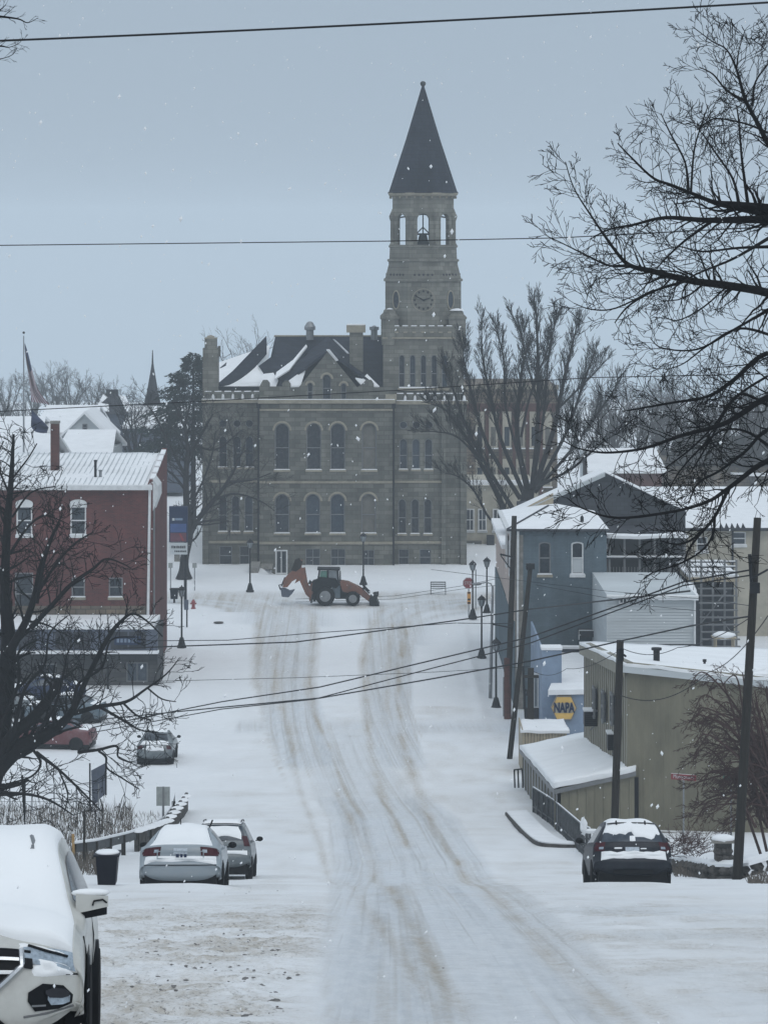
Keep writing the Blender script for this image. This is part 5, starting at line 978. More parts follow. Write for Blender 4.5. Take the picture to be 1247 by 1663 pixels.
# ---- tree at the left in front of the brick building
rg = random.Random(23); t = tree_obj('bare_tree', 'dark leafless tree with heavy leaning limbs at the left edge', XA(-70, 105), 105, gz(-14.5, 105))
big, tw, bigs = [], [], []; YT = 105.0
LT = [
 [(-75, 1400, 60), (-45, 1330, 52), (-10, 1240, 44), (5, 1150, 32), (14, 1050, 26), (8, 960, 17), (12, 850, 13), (18, 780, 9), (22, 705, 4)],
 [(-30, 1290, 36), (0, 1246, 30), (36, 1212, 28), (72, 1196, 22), (102, 1174, 16), (120, 1150, 12), (140, 1105, 9), (175, 1037, 8), (196, 1010, 6), (216, 997, 4), (240, 1010, 3), (264, 1034, 2)],
 [(-30, 1270, 26), (-5, 1238, 22), (20, 1195, 21), (50, 1170, 19), (78, 1137, 17), (96, 1108, 14), (97, 1106, 13)],
 [(106, 1162, 6), (126, 1157, 9), (160, 1148, 7), (205, 1140, 5.4), (236, 1120, 4), (270, 1095, 2.6), (292, 1068, 1.4)],
 [(165, 1150, 5), (200, 1170, 4.4), (228, 1186, 3), (258, 1190, 1.8)], [(58, 1222, 7), (95, 1250, 4.6), (130, 1283, 3.6), (165, 1318, 1.8)], [(52, 1216, 5), (66, 1240, 4), (50, 1262, 3.4), (8, 1275, 2.6), (-20, 1290, 2)],
 [(126, 1222, 6), (160, 1218, 5), (190, 1212, 4), (192, 1230, 3), (215, 1240, 2)], [(160, 1220, 4), (172, 1230, 4), (174, 1248, 3), (198, 1264, 2.6), (226, 1282, 1.8)],
 [(14, 1062, 16), (44, 1005, 12), (58, 960, 10), (64, 925, 7), (80, 880, 4.6), (100, 838, 2.6)], [(50, 1020, 10), (83, 985, 8), (115, 950, 7), (150, 925, 5), (172, 908, 3.4), (200, 916, 2), (216, 926, 1.4)],
 [(48, 990, 7), (75, 940, 5), (100, 905, 4.4), (125, 880, 3), (152, 864, 2)], [(16, 900, 6), (42, 860, 4), (68, 838, 3.4), (90, 842, 2.2), (112, 852, 1.4)], [(10, 980, 8), (-6, 900, 5), (-12, 820, 4), (2, 760, 2)],
 [(60, 980, 6), (70, 920, 5), (86, 870, 4), (98, 850, 2)], [(120, 1150, 8), (128, 1110, 5), (165, 1085, 4), (180, 1040, 3), (220, 1035, 2)], [(60, 1190, 7), (88, 1150, 5), (104, 1090, 4), (110, 1060, 3), (130, 1030, 2)],
 [(90, 1180, 5), (82, 1150, 3.4), (84, 1110, 2.4)], [(22, 1190, 8), (40, 1120, 6), (72, 1080, 4), (80, 1030, 3), (110, 1000, 2)], [(0, 1180, 8), (30, 1110, 5), (30, 1060, 4), (60, 1040, 3)], [(20, 840, 4), (50, 800, 2.6), (90, 790, 2)], [(18, 780, 4), (45, 745, 2.6), (60, 720, 2)], [(14, 800, 4), (-4, 750, 2.6), (6, 716, 2)],
 [(240, 1118, 3), (262, 1135, 2.4), (286, 1140, 1.4)], [(200, 1142, 4), (222, 1162, 3), (246, 1170, 2)], [(-10, 1290, 10), (40, 1290, 5), (80, 1300, 4), (120, 1325, 2)], [(95, 1250, 3), (110, 1290, 2.4), (104, 1320, 1.6)], [(36, 1260, 4), (38, 1300, 3), (40, 1340, 2)],
]
for L_ in LT:
    ln = sum(math.dist(L_[j][:2], L_[j + 1][:2]) for j in range(len(L_) - 1))
    big = []; bigs.append(big); limb(big, tw, rg, [(a, b, w * 1.0) for a, b, w in L_], YT + rg.uniform(-2, 2), kids=max(5, int(ln / 13)), L=1.4, lvl=2, up=.12, spread=50, ratio=.58, kk=3, step=.15, flat=.25, rmin=.0098, up0=.08, wob=.17, start=.12)
build_limbs(bigs, 'bark', t); build_segs(tw, 'crown', 'bark', t, 3)
# ---- fan shaped tree between courthouse and hall
rg = random.Random(31); YM = 214.0; t = tree_obj('bare_tree', 'broad fan-shaped leafless tree rising just right of the courthouse tower', XA(850, YM), YM, 0)
big, tw, bigs = [], [], []
LM = [
 [(850, 1010, 46), (850, 900, 38), (853, 840, 36), (858, 795, 32)], [(830, 1005, 26), (827, 880, 22), (815, 820, 15), (782, 750, 10), (748, 690, 7), (716, 650, 4), (690, 640, 2)],
 [(858, 800, 17), (840, 700, 12), (845, 600, 8), (852, 540, 5), (832, 478, 2)], [(865, 795, 17), (872, 700, 11), (874, 600, 8), (872, 500, 5), (870, 458, 2)], [(868, 792, 15), (898, 690, 12), (915, 600, 9), (930, 530, 5), (938, 492, 2)],
 [(870, 795, 11), (920, 690, 8), (948, 600, 6), (966, 545, 2.4)], [(868, 800, 10), (930, 720, 7), (975, 650, 5), (1008, 596, 2)], [(850, 800, 12), (812, 700, 9), (798, 630, 7), (784, 560, 4.6), (782, 488, 2)], [(845, 810, 12), (790, 710, 9), (766, 620, 6), (752, 565, 4), (748, 528, 2)],
 [(838, 835, 12), (800, 770, 9), (760, 690, 7), (730, 610, 4), (718, 575, 2)], [(820, 850, 8), (795, 842, 6), (772, 800, 5), (742, 772, 3), (716, 765, 2)], [(872, 790, 8), (930, 755, 6), (990, 700, 4), (1040, 680, 2)], [(868, 770, 8), (884, 650, 6), (890, 560, 4), (902, 490, 2)],
 [(852, 770, 8), (822, 650, 6), (818, 560, 4), (805, 500, 2)], [(905, 650, 6), (960, 590, 4), (985, 560, 2)], [(846, 700, 7), (862, 620, 5), (890, 540, 3), (905, 480, 2)], [(782, 745, 6), (740, 700, 5), (700, 690, 3), (670, 690, 2)], [(875, 640, 5), (855, 560, 3.4), (846, 505, 2)],
]
for i, L_ in enumerate(LM):
    ln = sum(math.dist(L_[j][:2], L_[j + 1][:2]) for j in range(len(L_) - 1))
    big = []; bigs.append(big); limb(big, tw, rg, [(a + (max(0, 770 - a) * .12), b + max(0, 800 - b) * .10, w * .68) for a, b, w in L_], YM + (0 if i < 2 else rg.uniform(-4, 4)), kids=0 if i == 0 else max(7, int(ln / 6.5)), L=1.7, lvl=2, up=.55, spread=27, ratio=.62, kk=5, step=.35, flat=.1, rmin=.0105, up0=.5, wob=.1, start=.25)
build_limbs(bigs, 'bark2', t); build_segs(tw, 'crown', 'bark2', t, 3)
# ---- tree in front of the courthouse left wing
rg = random.Random(37); YL = 238.0; t = tree_obj('bare_tree', 'leafless tree with a flared trunk in front of the courthouse left wing', XA(298, YL), YL, -.05)
big, tw, bigs = [], [], []
LL = [
 [(299, 940, 34), (299, 925, 20), (300, 905, 17), (307, 865, 17), (303, 820, 13), (302, 770, 11), (305, 730, 9), (301, 690, 6), (312, 645, 3)], [(306, 872, 14), (317, 850, 12), (334, 828, 10), (359, 798, 8), (372, 778, 6.4), (384, 755, 4.6), (398, 722, 2.4)],
 [(302, 775, 7), (276, 725, 5), (252, 675, 3.4), (236, 655, 2)], [(305, 745, 7), (330, 700, 5), (346, 672, 2.6)], [(372, 782, 5), (408, 780, 3.4), (440, 768, 2)], [(348, 812, 5), (380, 802, 4), (420, 812, 2.4), (446, 830, 1.6)], [(318, 850, 5), (345, 845, 4), (372, 846, 2)],
 [(304, 800, 6), (280, 770, 4), (255, 755, 2.4)], [(310, 720, 5), (350, 730, 4), (390, 700, 2.4)], [(302, 700, 5), (285, 660, 3), (270, 640, 2)], [(384, 756, 4), (380, 720, 3), (370, 680, 2)], [(305, 830, 5), (330, 780, 4), (345, 735, 3), (350, 700, 2)],
]
for i, L_ in enumerate(LL):
    ln = sum(math.dist(L_[j][:2], L_[j + 1][:2]) for j in range(len(L_) - 1))
    big = []; bigs.append(big); limb(big, tw, rg, [(a, b, w * .85) for a, b, w in L_], YL + (0 if i < 2 else rg.uniform(-3, 3)), kids=max(6, int(ln / 9)), L=2.6, lvl=2, up=.1, spread=50, ratio=.58, kk=4, step=.42, flat=.1, rmin=.012, up0=.15, wob=.16, start=.3 if i == 0 else .1)
build_limbs(bigs, 'bark2', t); build_segs(tw, 'crown', 'bark2', t, 3)
# ---- generic far trees
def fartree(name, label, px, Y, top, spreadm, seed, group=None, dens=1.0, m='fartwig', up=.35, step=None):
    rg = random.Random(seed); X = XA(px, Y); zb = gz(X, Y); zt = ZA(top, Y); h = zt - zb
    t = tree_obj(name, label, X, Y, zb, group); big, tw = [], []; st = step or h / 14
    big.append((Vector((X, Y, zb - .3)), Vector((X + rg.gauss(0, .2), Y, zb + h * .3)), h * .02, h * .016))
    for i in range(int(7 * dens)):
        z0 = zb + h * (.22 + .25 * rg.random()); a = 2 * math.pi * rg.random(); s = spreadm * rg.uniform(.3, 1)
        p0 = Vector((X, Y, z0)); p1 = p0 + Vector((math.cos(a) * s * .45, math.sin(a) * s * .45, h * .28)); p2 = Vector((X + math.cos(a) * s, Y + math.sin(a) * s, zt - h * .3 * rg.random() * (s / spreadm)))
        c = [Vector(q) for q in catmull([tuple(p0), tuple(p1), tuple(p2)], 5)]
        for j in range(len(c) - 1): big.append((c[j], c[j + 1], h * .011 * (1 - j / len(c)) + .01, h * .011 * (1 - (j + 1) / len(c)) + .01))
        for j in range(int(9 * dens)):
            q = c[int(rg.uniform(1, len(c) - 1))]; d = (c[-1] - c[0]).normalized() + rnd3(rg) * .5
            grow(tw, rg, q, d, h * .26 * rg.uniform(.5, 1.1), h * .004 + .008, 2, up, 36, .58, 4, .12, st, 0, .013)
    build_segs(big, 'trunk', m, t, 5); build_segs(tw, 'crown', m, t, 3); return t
gl = 'bare trees fading in the snow haze at far left'
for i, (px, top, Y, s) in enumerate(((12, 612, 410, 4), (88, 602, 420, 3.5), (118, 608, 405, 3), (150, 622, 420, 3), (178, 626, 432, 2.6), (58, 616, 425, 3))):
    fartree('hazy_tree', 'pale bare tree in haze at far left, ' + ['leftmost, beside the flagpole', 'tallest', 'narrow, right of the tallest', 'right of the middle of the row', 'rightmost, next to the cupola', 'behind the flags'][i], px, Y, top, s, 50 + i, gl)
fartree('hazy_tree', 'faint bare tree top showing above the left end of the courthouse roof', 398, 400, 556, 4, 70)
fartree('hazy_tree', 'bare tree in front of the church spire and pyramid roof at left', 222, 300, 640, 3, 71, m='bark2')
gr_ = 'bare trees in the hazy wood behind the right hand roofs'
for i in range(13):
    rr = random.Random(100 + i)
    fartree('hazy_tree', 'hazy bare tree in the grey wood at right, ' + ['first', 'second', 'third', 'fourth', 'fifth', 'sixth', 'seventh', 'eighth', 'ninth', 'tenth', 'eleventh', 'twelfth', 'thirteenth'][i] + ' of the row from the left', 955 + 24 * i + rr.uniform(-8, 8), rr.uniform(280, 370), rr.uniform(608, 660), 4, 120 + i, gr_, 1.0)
# distant wood that reads as one mass
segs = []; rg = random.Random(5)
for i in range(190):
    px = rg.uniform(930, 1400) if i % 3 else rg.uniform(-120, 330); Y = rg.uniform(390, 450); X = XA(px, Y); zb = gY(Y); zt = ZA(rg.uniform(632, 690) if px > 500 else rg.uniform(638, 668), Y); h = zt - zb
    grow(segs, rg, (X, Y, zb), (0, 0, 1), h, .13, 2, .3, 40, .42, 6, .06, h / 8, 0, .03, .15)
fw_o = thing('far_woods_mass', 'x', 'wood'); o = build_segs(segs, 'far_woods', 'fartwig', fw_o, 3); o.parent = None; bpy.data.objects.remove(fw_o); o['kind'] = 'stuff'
# ---- evergreen left of the courthouse chimney
rg = random.Random(8); YE = 282.0; X = XA(314, YE); t = tree_obj('evergreen_tree', 'hazy dark evergreen with a pointed top left of the courthouse chimney', X, YE, 0)
MB().tube([(X, YE, -.3), (X, YE, ZA(590, YE))], [.3, .08], 6).build('trunk', 'bark2', t)
mb = MB(); zt = ZA(573, YE); zb = ZA(740, YE)
for i in range(9500):
    u = rg.random() ** .75; z = zt + (zb - zt) * u; r = (4.6 * u ** .7 + .3) * (1 + .28 * math.sin(z * 4.1) + .2 * math.sin(z * 9.7 + 1)); a = 2 * math.pi * rg.random(); q = r * rg.uniform(.35, 1)
    if math.sin(a * 5 + z * 1.7) < -.35 and q > .55 * r: q *= .7
    c = Vector((X - .7 * u + q * math.cos(a), YE + q * math.sin(a), z - .18 * q)); s = rg.uniform(.2, .5)
    d = Vector((math.cos(a), math.sin(a), -.25 + rg.gauss(0, .3))) * s; w = rnd3(rg).normalized() * s * .35
    mb.add([c - w, c + w, c + d], [(0, 1, 2)])
mb.build('crown', 'needle', t)
# ---- bush at the right edge: long arching reddish stems
rg = random.Random(14); YB = 99.0; t = tree_obj('arching_shrub', 'large leafless reddish shrub with arching stems at the right edge', XA(1290, YB), YB, gz(13, YB), cat='shrub')
big, tw, bigs = [], [], []
for i in range(44):
    y0 = rg.uniform(1300, 1400); x0 = rg.uniform(1225, 1330); ex = rg.uniform(1112, 1210); ey = rg.uniform(1100, 1345)
    pts = [(x0, y0, 5), (x0 * .6 + ex * .4, y0 * .5 + ey * .5 - 40, 3.6), (ex + 25, ey - 12, 2.4), (ex, ey + rg.uniform(0, 16), 1.3)]
    big = []; bigs.append(big); limb(big, tw, rg, pts, YB + rg.uniform(-1.5, 1.5), kids=9, L=.8, lvl=2, up=-.05, spread=38, ratio=.5, kk=4, step=.14, flat=.3, rmin=.007, bias=(-.35, 0, .0), wob=.14, start=.3)
for i in range(14):
    x0 = rg.uniform(1190, 1260); big = []; bigs.append(big); limb(big, tw, rg, [(x0 + 40, 1330, 6), (x0 + 15, 1200, 4), (x0, rg.uniform(1090, 1180), 2)], YB + rg.uniform(-1, 1), kids=9, L=.8, lvl=1, up=.1, spread=45, ratio=.5, kk=4, step=.15, flat=.3, rmin=.007)
[build_segs(g, 'stem', 'redtwig', t, 4) for g in bigs]; build_segs(tw, 'twigs', 'redtwig', t, 3)
# ---- small twigs of a tree at the top left corner
rg = random.Random(19); Yq = 30.0; t = tree_obj('overhanging_tree', 'few thin twigs of a leafless tree poking in at the top left corner', XA(-260, Yq), Yq, gz(-5.3, Yq))
big, tw, bigs = [], [], []
big = []; bigs.append(big); limb(big, tw, rg, [(-260, 1750, 50), (-260, 900, 42), (-250, 300, 30), (-240, -100, 12)], Yq, kids=0)
for L_ in ([(-245, 60, 16), (-120, 40, 9), (-40, 22, 5), (0, 26, 4), (30, 30, 2.6), (45, 36, 1.6), (62, 28, .8)], [(-245, 180, 14), (-120, 130, 9), (-40, 100, 5), (0, 95, 1.6), (20, 88, 1.2), (28, 76, .8)], [(-120, 100, 8), (-40, 76, 5), (0, 74, 3), (14, 76, 1.4), (30, 70, 1), (38, 60, .8)], [(-120, 40, 6), (-20, 22, 3), (0, 15, 2), (10, 6, 1)]):
    big = []; bigs.append(big); limb(big, tw, rg, L_, Yq, kids=9, L=.16, lvl=1, up=.1, spread=40, ratio=.5, kk=2, step=.03, rmin=.0018, start=.3)
build_limbs(bigs, 'bark', t); build_segs(tw, 'crown', 'bark', t, 3)
# ---- dry weeds on the left bank and scrub beyond the guard rail
mb = MB(); rg = random.Random(77)
def weeds(n, x0, x1, Ya, Yb, h0, h1):
    for i in range(n):
        Y = rg.uniform(Ya, Yb); X = XA(rg.uniform(x0, x1), Y); z = gz(X, Y) - .03; h = rg.uniform(h0, h1) * rg.uniform(.4, 1); a = rg.gauss(0, .25) * h; w = .006 + .004 * rg.random()
        mb.add([(X - w, Y, z), (X + w, Y, z), (X + a * .5 + w, Y, z + h * .6), (X + a, Y + rg.gauss(0, .1), z + h), (X + a * .5 - w, Y, z + h * .6)], [(0, 1, 2, 4), (4, 2, 3)])
weeds(2200, -20, 215, 112, 129, .15, .8); weeds(700, 60, 260, 113, 126, .1, .4); weeds(900, 88, 175, 94, 106, .2, .9); weeds(500, 1095, 1160, 93, 98, .2, .6); weeds(260, 1215, 1247, 80, 88, .1, .4)
mb.build('dry_weeds', 'weed', kind='stuff')
# ================================================================== POLES AND WIRES
def pole(name, label, pts, Y, r0, r1, m='pole', extra=None):
    b = P(pts[0][0], pts[0][1], Y); zb = gz(b.x, Y); t = thing(name, label, 'utility pole', (b.x, Y, zb))
    q = [P(a, c, Y) for a, c in pts]; d = (q[0] - q[1]).normalized(); q[0] = q[0] + d * max(.3, (q[0].z - zb) / max(.5, abs(d.z)) + .3) if q[0].z > zb else q[0]
    n = 8; qq = [q[0].lerp(q[-1], i / n) if len(q) == 2 else q[0].lerp(q[-1], i / n) for i in range(n + 1)]
    MB().tube(qq, [r0 + (r1 - r0) * i / n for i in range(n + 1)], 10).build('shaft', m, t, True)
    return t
t = pole('utility_pole', 'tall dark wooden utility pole beside the stone gate pillar at right', [(1197, 1428), (1230, 841)], 90, .15, .11)
MB().box(XA(1216, 90), XA(1232, 90), 89.7, 89.85, ZA(962, 90), ZA(945, 90)).tube([P(1220, 940, 89.8), P(1247, 925, 89.7)], .03, 6).build('bracket', 'black', t)
MB().tube([P(1221, 960, 89.85), P(1217, 900, 89.85)], .05, 6).build('conduit', 'black', t)
t = pole('utility_pole', 'wooden utility pole between the dark parked car and the tan lean-to', [(997, 1375), (1007, 1040)], 112, .145, .13)
MB().box(XA(1002, 112), XA(1012, 112), 111.75, 111.9, ZA(1072, 112), ZA(1052, 112)).tube([P(1010, 1062, 111.8), P(1016, 1066, 111.6)], .04, 6).build('insulator', 'plastic', t)
t = pole('utility_pole', 'leaning wooden utility pole standing at the street edge before the plank shed', [(827, 1237), (862, 915)], 152, .14, .11)
MB().box(XA(854, 152), XA(868, 152), 151.8, 152.1, ZA(924, 152), ZA(915, 152)).blob(P(858, 922, 152), .14, 3).build('transformer_clamp', 'black', t)
t = pole('utility_pole', 'straight wooden pole rising behind the snowy plank shed', [(861, 1215), (862, 1085)], 150, .17, .15)
MB().box(XA(849, 150), XA(874, 150), 149.7, 149.9, ZA(1100, 150), ZA(1096, 150)).build('cross_arm', 'pole', t)
t = pole('utility_pole', 'thick utility pole at the corner of the blue-grey building with a reddish foot', [(824, 1172), (835, 838)], 167, .17, .14)
MB().lathe([(.2, 0), (.2, 3.4), (.18, 3.42)], (XA(824.3, 167), 167, gY(167) - .1), 10).build('pole_foot', 'brick2', t)
MB().tube([P(833, 1020, 166.8), P(800, 1014, 166.8)], .04, 6).tube([P(833, 905, 166.8), P(812, 900, 166.8)], .05, 6).tube([P(833, 930, 166.8), P(813, 902, 166.8)], .03, 6).build('bracket_arm', 'black', t)
t = pole('street_light_pole', 'slim grey street light pole with a curved arm reaching left over the street', [(796, 1136), (800, 952)], 175, .10, .07, 'metal'); t['category'] = 'street light'
MB().tube([P(800, 955, 175), P(797, 948, 175), P(790, 946, 175), P(776, 948, 175)], .035, 6).build('arm', 'metal', t); MB().blob(P(774, 948.5, 175), (.28, .12, .09), 5, 10, 6, .03).build('lamp_head', 'metal', t, True)
MB().tube([(XA(818, 168), 168, gY(168)), (XA(818, 168), 168, ZA(1100, 168))], .05, 6).build('bollard_pipe', 'metal', top=('thin grey pipe post standing beside the thick corner utility pole', 'post'))
def wire(label, pts, r, name='overhead_cable', sag=0.0, n=24):
    """pts: (px, py, Y); straight between supports plus sag"""
    mb = MB(); q = []
    for i in range(len(pts) - 1):
        a, b = P(*pts[i]), P(*pts[i + 1]); s = pts[i + 1][3] if len(pts[i + 1]) > 3 else sag
        for j in range(n + (i == len(pts) - 2)): t_ = j / n; q.append(a.lerp(b, t_) - Vector((0, 0, 4 * s * t_ * (1 - t_))))
    def P_(p): return p
    mb.tube(q, r, 5); return mb.build(name, 'wire', loc=q[0], top=(label, 'cable', 'overhead wires'))
_P = P
def P(px, py, Y, *a): return _P(px, py, Y)
wire('thick black cable crossing the sky at the very top of the view', [(-40, 67, 50), (1300, 0, 50)], .019, sag=.04)
wire('thin wire crossing the sky in front of the belfry', [(-40, 398.5, 80), (640, 391, 80), (905, 386, 78), (1400, 360, 50)], .014)
wire('faint wire crossing in front of the courthouse cornice', [(-40, 670, 120), (320, 652, 120), (640, 634, 120), (960, 613, 120), (1300, 606, 120)], .019)
wire('black wire crossing the street just above the street lamps', [(200, 1053, 150), (480, 1043, 151), (740, 1008, 152), (858, 990, 152), (1120, 960, 100)], .034)
wire('slack thin wire running just above the black wire over the street', [(240, 1041, 150), (370, 1040, 150), (500, 1029, 150), (740, 1012, 151), (830, 1013, 166)], .02)
wire('very faint wire low over the flat street', [(240, 1107, 150), (480, 1101, 150), (700, 1092, 150), (860, 1083, 150)], .013)
wire('upper of the paired cables rising to the right hand pole', [(150, 1182, 140), (360, 1140, 130), (520, 1116, 122), (700, 1073, 114), (860, 1035, 106), (1000, 985, 98), (1110, 945, 93), (1222, 925, 90)], .026)
wire('lower of the paired cables rising to the right hand pole', [(150, 1190, 140), (360, 1152, 130), (510, 1136, 122), (700, 1086, 114), (860, 1045, 106), (1000, 992, 98), (1110, 951, 93), (1221, 934, 90)], .022)
wire('black cable passing over the tan building corner pole toward the right', [(150, 1170, 150), (360, 1149, 135), (520, 1134, 128), (700, 1103, 121), (860, 1074, 116), (1004, 1042, 111), (1120, 1017, 101), (1224, 1000, 90)], .028)
wire('thin drop wire crossing the blue-grey wall', [(700, 925, 165), (862, 945, 152), (985, 960, 150), (1130, 972, 145), (1226, 985, 90)], .012)
wire('thin drop wire across the white clapboard wall', [(870, 950, 152), (1060, 985, 150), (1130, 992, 148)], .012)
wire('slack service wire sagging across the tan metal wall', [(1006, 1129, 111.5), (1150, 1092, 117, .55), (1247, 1000, 90, .3)], .016)
wire('slack service wire looping above the snowy tan roof', [(1010, 1053, 111.5), (1100, 1052, 117, .25), (1222, 1000, 90, .2)], .014)
wire('thin wires looping over the blue shop roof', [(862, 1088, 150), (920, 1086, 155, .3), (1000, 1060, 112, .2)], .014)
wire('two thin wires far off beside the stop sign', [(480, 973, 222), (640, 968, 222), (748, 952, 222), (830, 935, 200)], .016)
wire('second thin wire far off beside the stop sign', [(480, 978, 222), (640, 973, 222), (748, 957, 222), (830, 948, 200)], .016)
P = _P
# ================================================================== STREET LAMPS AND SIGNS
lp = thing('street_lamp', 'lamp', 'street lamp', (0, 0, 0), 'black lantern street lamps round the square')
MB().lathe([(.26, -.15), (.26, .05), (.21, .1), (.16, .35), (.11, .55), (.09, .6), (.055, .62), (.05, 1.6), (.045, 3.15), (.07, 3.2), (.05, 3.25), (.09, 3.3)], n=12).build('post', 'black', lp, smooth=False)
MB().lathe([(.10, 3.3), (.20, 3.72), (.19, 3.73), (.09, 3.31)], n=6).build('lantern', 'lampglass', lp)
fr_ = MB()
for i in range(6): a = math.pi * i / 3; fr_.tube([(.10 * math.cos(a), .10 * math.sin(a), 3.3), (.205 * math.cos(a), .205 * math.sin(a), 3.73)], .014, 4)
fr_.build('lantern_frame', 'black', lp); MB().lathe([(.235, 3.72), (.23, 3.76), (.10, 3.93), (.04, 3.96), (.035, 4.0), (.01, 4.05)], n=6).build('cap', 'black', lp)
LAMPS = [(805.5, 1150, 171.5, 'nearest black lantern lamp on the right pavement'), (782, 1068, 192, 'second black lantern lamp on the right pavement, its glass clearly seen'), (767.5, 1002, 212, 'black lantern lamp standing directly beside the stop sign'), (790.5, 995, 216, 'black lantern lamp just right of the stop sign lamp, near the blue-grey building'),
 (295, 1050, 197, 'black lantern lamp at the left kerb beside the brick building'), (406, 960, 229, 'black lantern lamp on the courthouse lawn left of the door'), (590, 948, 234, 'black lantern lamp on the lawn behind the digger')]
for i, (px, py, Y, lab) in enumerate(LAMPS):
    o = lp if i == 0 else copy_tree(lp, None, lab); o['label'] = lab; X = XA(px, Y); o.location = (X, Y, ZA(py, Y)); o.scale = (1.15, 1.15, .97)
def post_sign(name, label, px, base, top, Y, w=.04, m='metal', cat='sign'):
    X = XA(px, Y); zb = gz(X, Y); t = thing(name, label, cat, (X, Y, zb)); MB().tube([(X, Y, zb - .2), (X, Y, ZA(top, Y))], w, 6).build('post', m, t); return t
Y = 214.0; t = post_sign('stop_sign', 'red stop sign with an orange and white panel beneath, right of the street', 761, 1000, 940, Y)
c = (XA(760.5, Y), ZA(947, Y)); oc = [(c[0] + .42 * math.cos(OP + i * math.pi / 4), c[1] + .42 * math.sin(OP + i * math.pi / 4)) for i in range(8)]
s_ = MB().panel(FR(Y - .06), oc, (), 0, .02).build('sign_plate', 'red', t); MB().panel(FR(Y - .06), [(c[0] + (x - c[0]) * .98, c[1] + (z - c[1]) * .98) for x, z in oc], [[(c[0] + (x - c[0]) * .9, c[1] + (z - c[1]) * .9) for x, z in oc]], .021, .026).build('rim', 'siding', s_)
text('STOP', .3, (c[0], Y - .09, c[1]), 'siding', s_, .004, .8)
p_ = MB().panel(FR(Y - .06), rect(XA(758.5, Y), XA(764.5, Y), ZA(981, Y), ZA(961, Y)), (), 0, .02).build('lower_panel', 'orangesign', t)
for a, b, m_ in ((961.5, 964, 'pole'), (972, 975, 'plastic'), (977.5, 980.5, 'pole')): MB().panel(FR(Y - .06), rect(XA(759.2, Y), XA(763.8, Y), ZA(b, Y), ZA(a, Y)), (), .021, .026).build('panel_mark', m_, p_)
post_sign('parking_post', 'thin grey post right of the stop sign', 772.5, 985, 925, 218.)
for px, py, lab in ((277, 915, 'small post mounted sign on the lawn behind the pharmacy sign, nearer the brick wall'), (316, 915, 'small post mounted sign on the lawn right of the tree trunk')):
    t = post_sign('small_post_sign', lab, px, 968, py, 230.); MB().box(XA(px, 230) - .16, XA(px, 230) + .16, 229.9, 229.95, ZA(py + 7, 230), ZA(py - 1, 230)).build('sign_plate', 'signback', t)
# pharmacy type sign on a pole
Y = 220.; t = post_sign('shop_sign', 'tall pole sign with a dark blue and red panel over a white letter board', 301, 983, 850, Y, .11, 'black')
def sp2(a, b, c_, d, d0, d1, nm, m_, par): return MB().panel(FR(Y), rect(XA(a, Y), XA(b, Y), ZA(d, Y), ZA(c_, Y)), (), d0, d1).build(nm, m_, par)
s_ = sp2(275, 305, 822, 880, -.1, .25, 'sign_cabinet', 'navy', t); sp2(277, 303, 850, 864, .251, .27, 'blue_panel', mat('sign_blue', (.03, .07, .2), .5, .2, 2), s_); sp2(277, 303, 865, 879, .251, .27, 'red_panel', mat('sign_dark_red', (.11, .03, .05), .5, .3, 2), s_)
MB().panel(FR(Y), [(XA(291, Y), ZA(866, Y)), (XA(294, Y), ZA(866, Y)), (XA(300, Y), ZA(878, Y)), (XA(296, Y), ZA(878, Y))], (), .271, .28).build('swoosh', 'red', s_)
sp2(280, 284, 841, 845, .251, .28, 'logo_spot', 'siding', s_); sp2(285, 297, 841, 844.5, .251, .28, 'logo_bar', 'blue', s_)
s_ = sp2(276, 304.5, 881, 900, -.1, .28, 'letter_board', 'siding', t)
rr = random.Random(4)
for j, (y0, y1, xs_, xe) in enumerate(((885.5, 890, 279, 302), (893, 896, 284, 303))):
    x = xs_
    while x < xe:
        w = rr.uniform(1.2, 2.2); sp2(x, min(xe, x + w), y0 + rr.uniform(0, .8), y1, .281, .29, 'letter_stroke', 'black', s_); x += w + rr.uniform(.5, 1.0)
MB().box(XA(283, Y), XA(292, Y), Y - .1, Y + .2, ZA(912, Y), ZA(901, Y)).build('sign_foot', 'concrete', t)
# red hydrant
Y = F * HC / (988.5 - HY); X = XA(314, Y); t = thing('fire_hydrant', 'small red fire hydrant standing in the snow left of the wheel tracks', 'hydrant', (X, Y, 0))
hb = MB().lathe([(.17, -.1), (.17, .05), (.12, .08), (.11, .42), (.15, .44), (.15, .48), (.12, .52), (.07, .62), (.03, .64), (.03, .68)], (X, Y, 0), 10).build('body', 'red', t); MB().tube([(X - .22, Y, .36), (X + .22, Y, .36)], .06, 8).tube([(X, Y - .2, .33), (X, Y, .33)], .07, 8).build('nozzle', 'red', t)
Y = 222.; t = thing('litter_bin', 'dark square litter bin by the corner of the brick building', 'bin', (XA(283, Y), Y, 0)); MB().hexa([(XA(277, Y), Y, .25), (XA(288, Y), Y, .25), (XA(288, Y), Y + .5, .25), (XA(277, Y), Y + .5, .25)], [(XA(276, Y), Y, ZA(958, Y)), (XA(289, Y), Y, ZA(958, Y)), (XA(289, Y), Y + .5, ZA(958, Y)), (XA(276, Y), Y + .5, ZA(958, Y))]).build('body', 'bin', t)
MB().box(XA(275.5, Y), XA(289.5, Y), Y - .03, Y + .53, ZA(958, Y), ZA(956, Y)).build('lid', 'black', t); MB().box(XA(281, Y), XA(284, Y), Y + .2, Y + .3, -.1, .26).build('stand', 'black', t)
t = post_sign('kerb_post', 'short dark kerbside post with a box near the left lamp', 303.5, 1012, 975, 208., .05, 'black', 'post'); MB().box(XA(299, 208), XA(306, 208), 207.8, 208, ZA(990, 208), ZA(974, 208)).build('meter_box', 'slategrey', t)
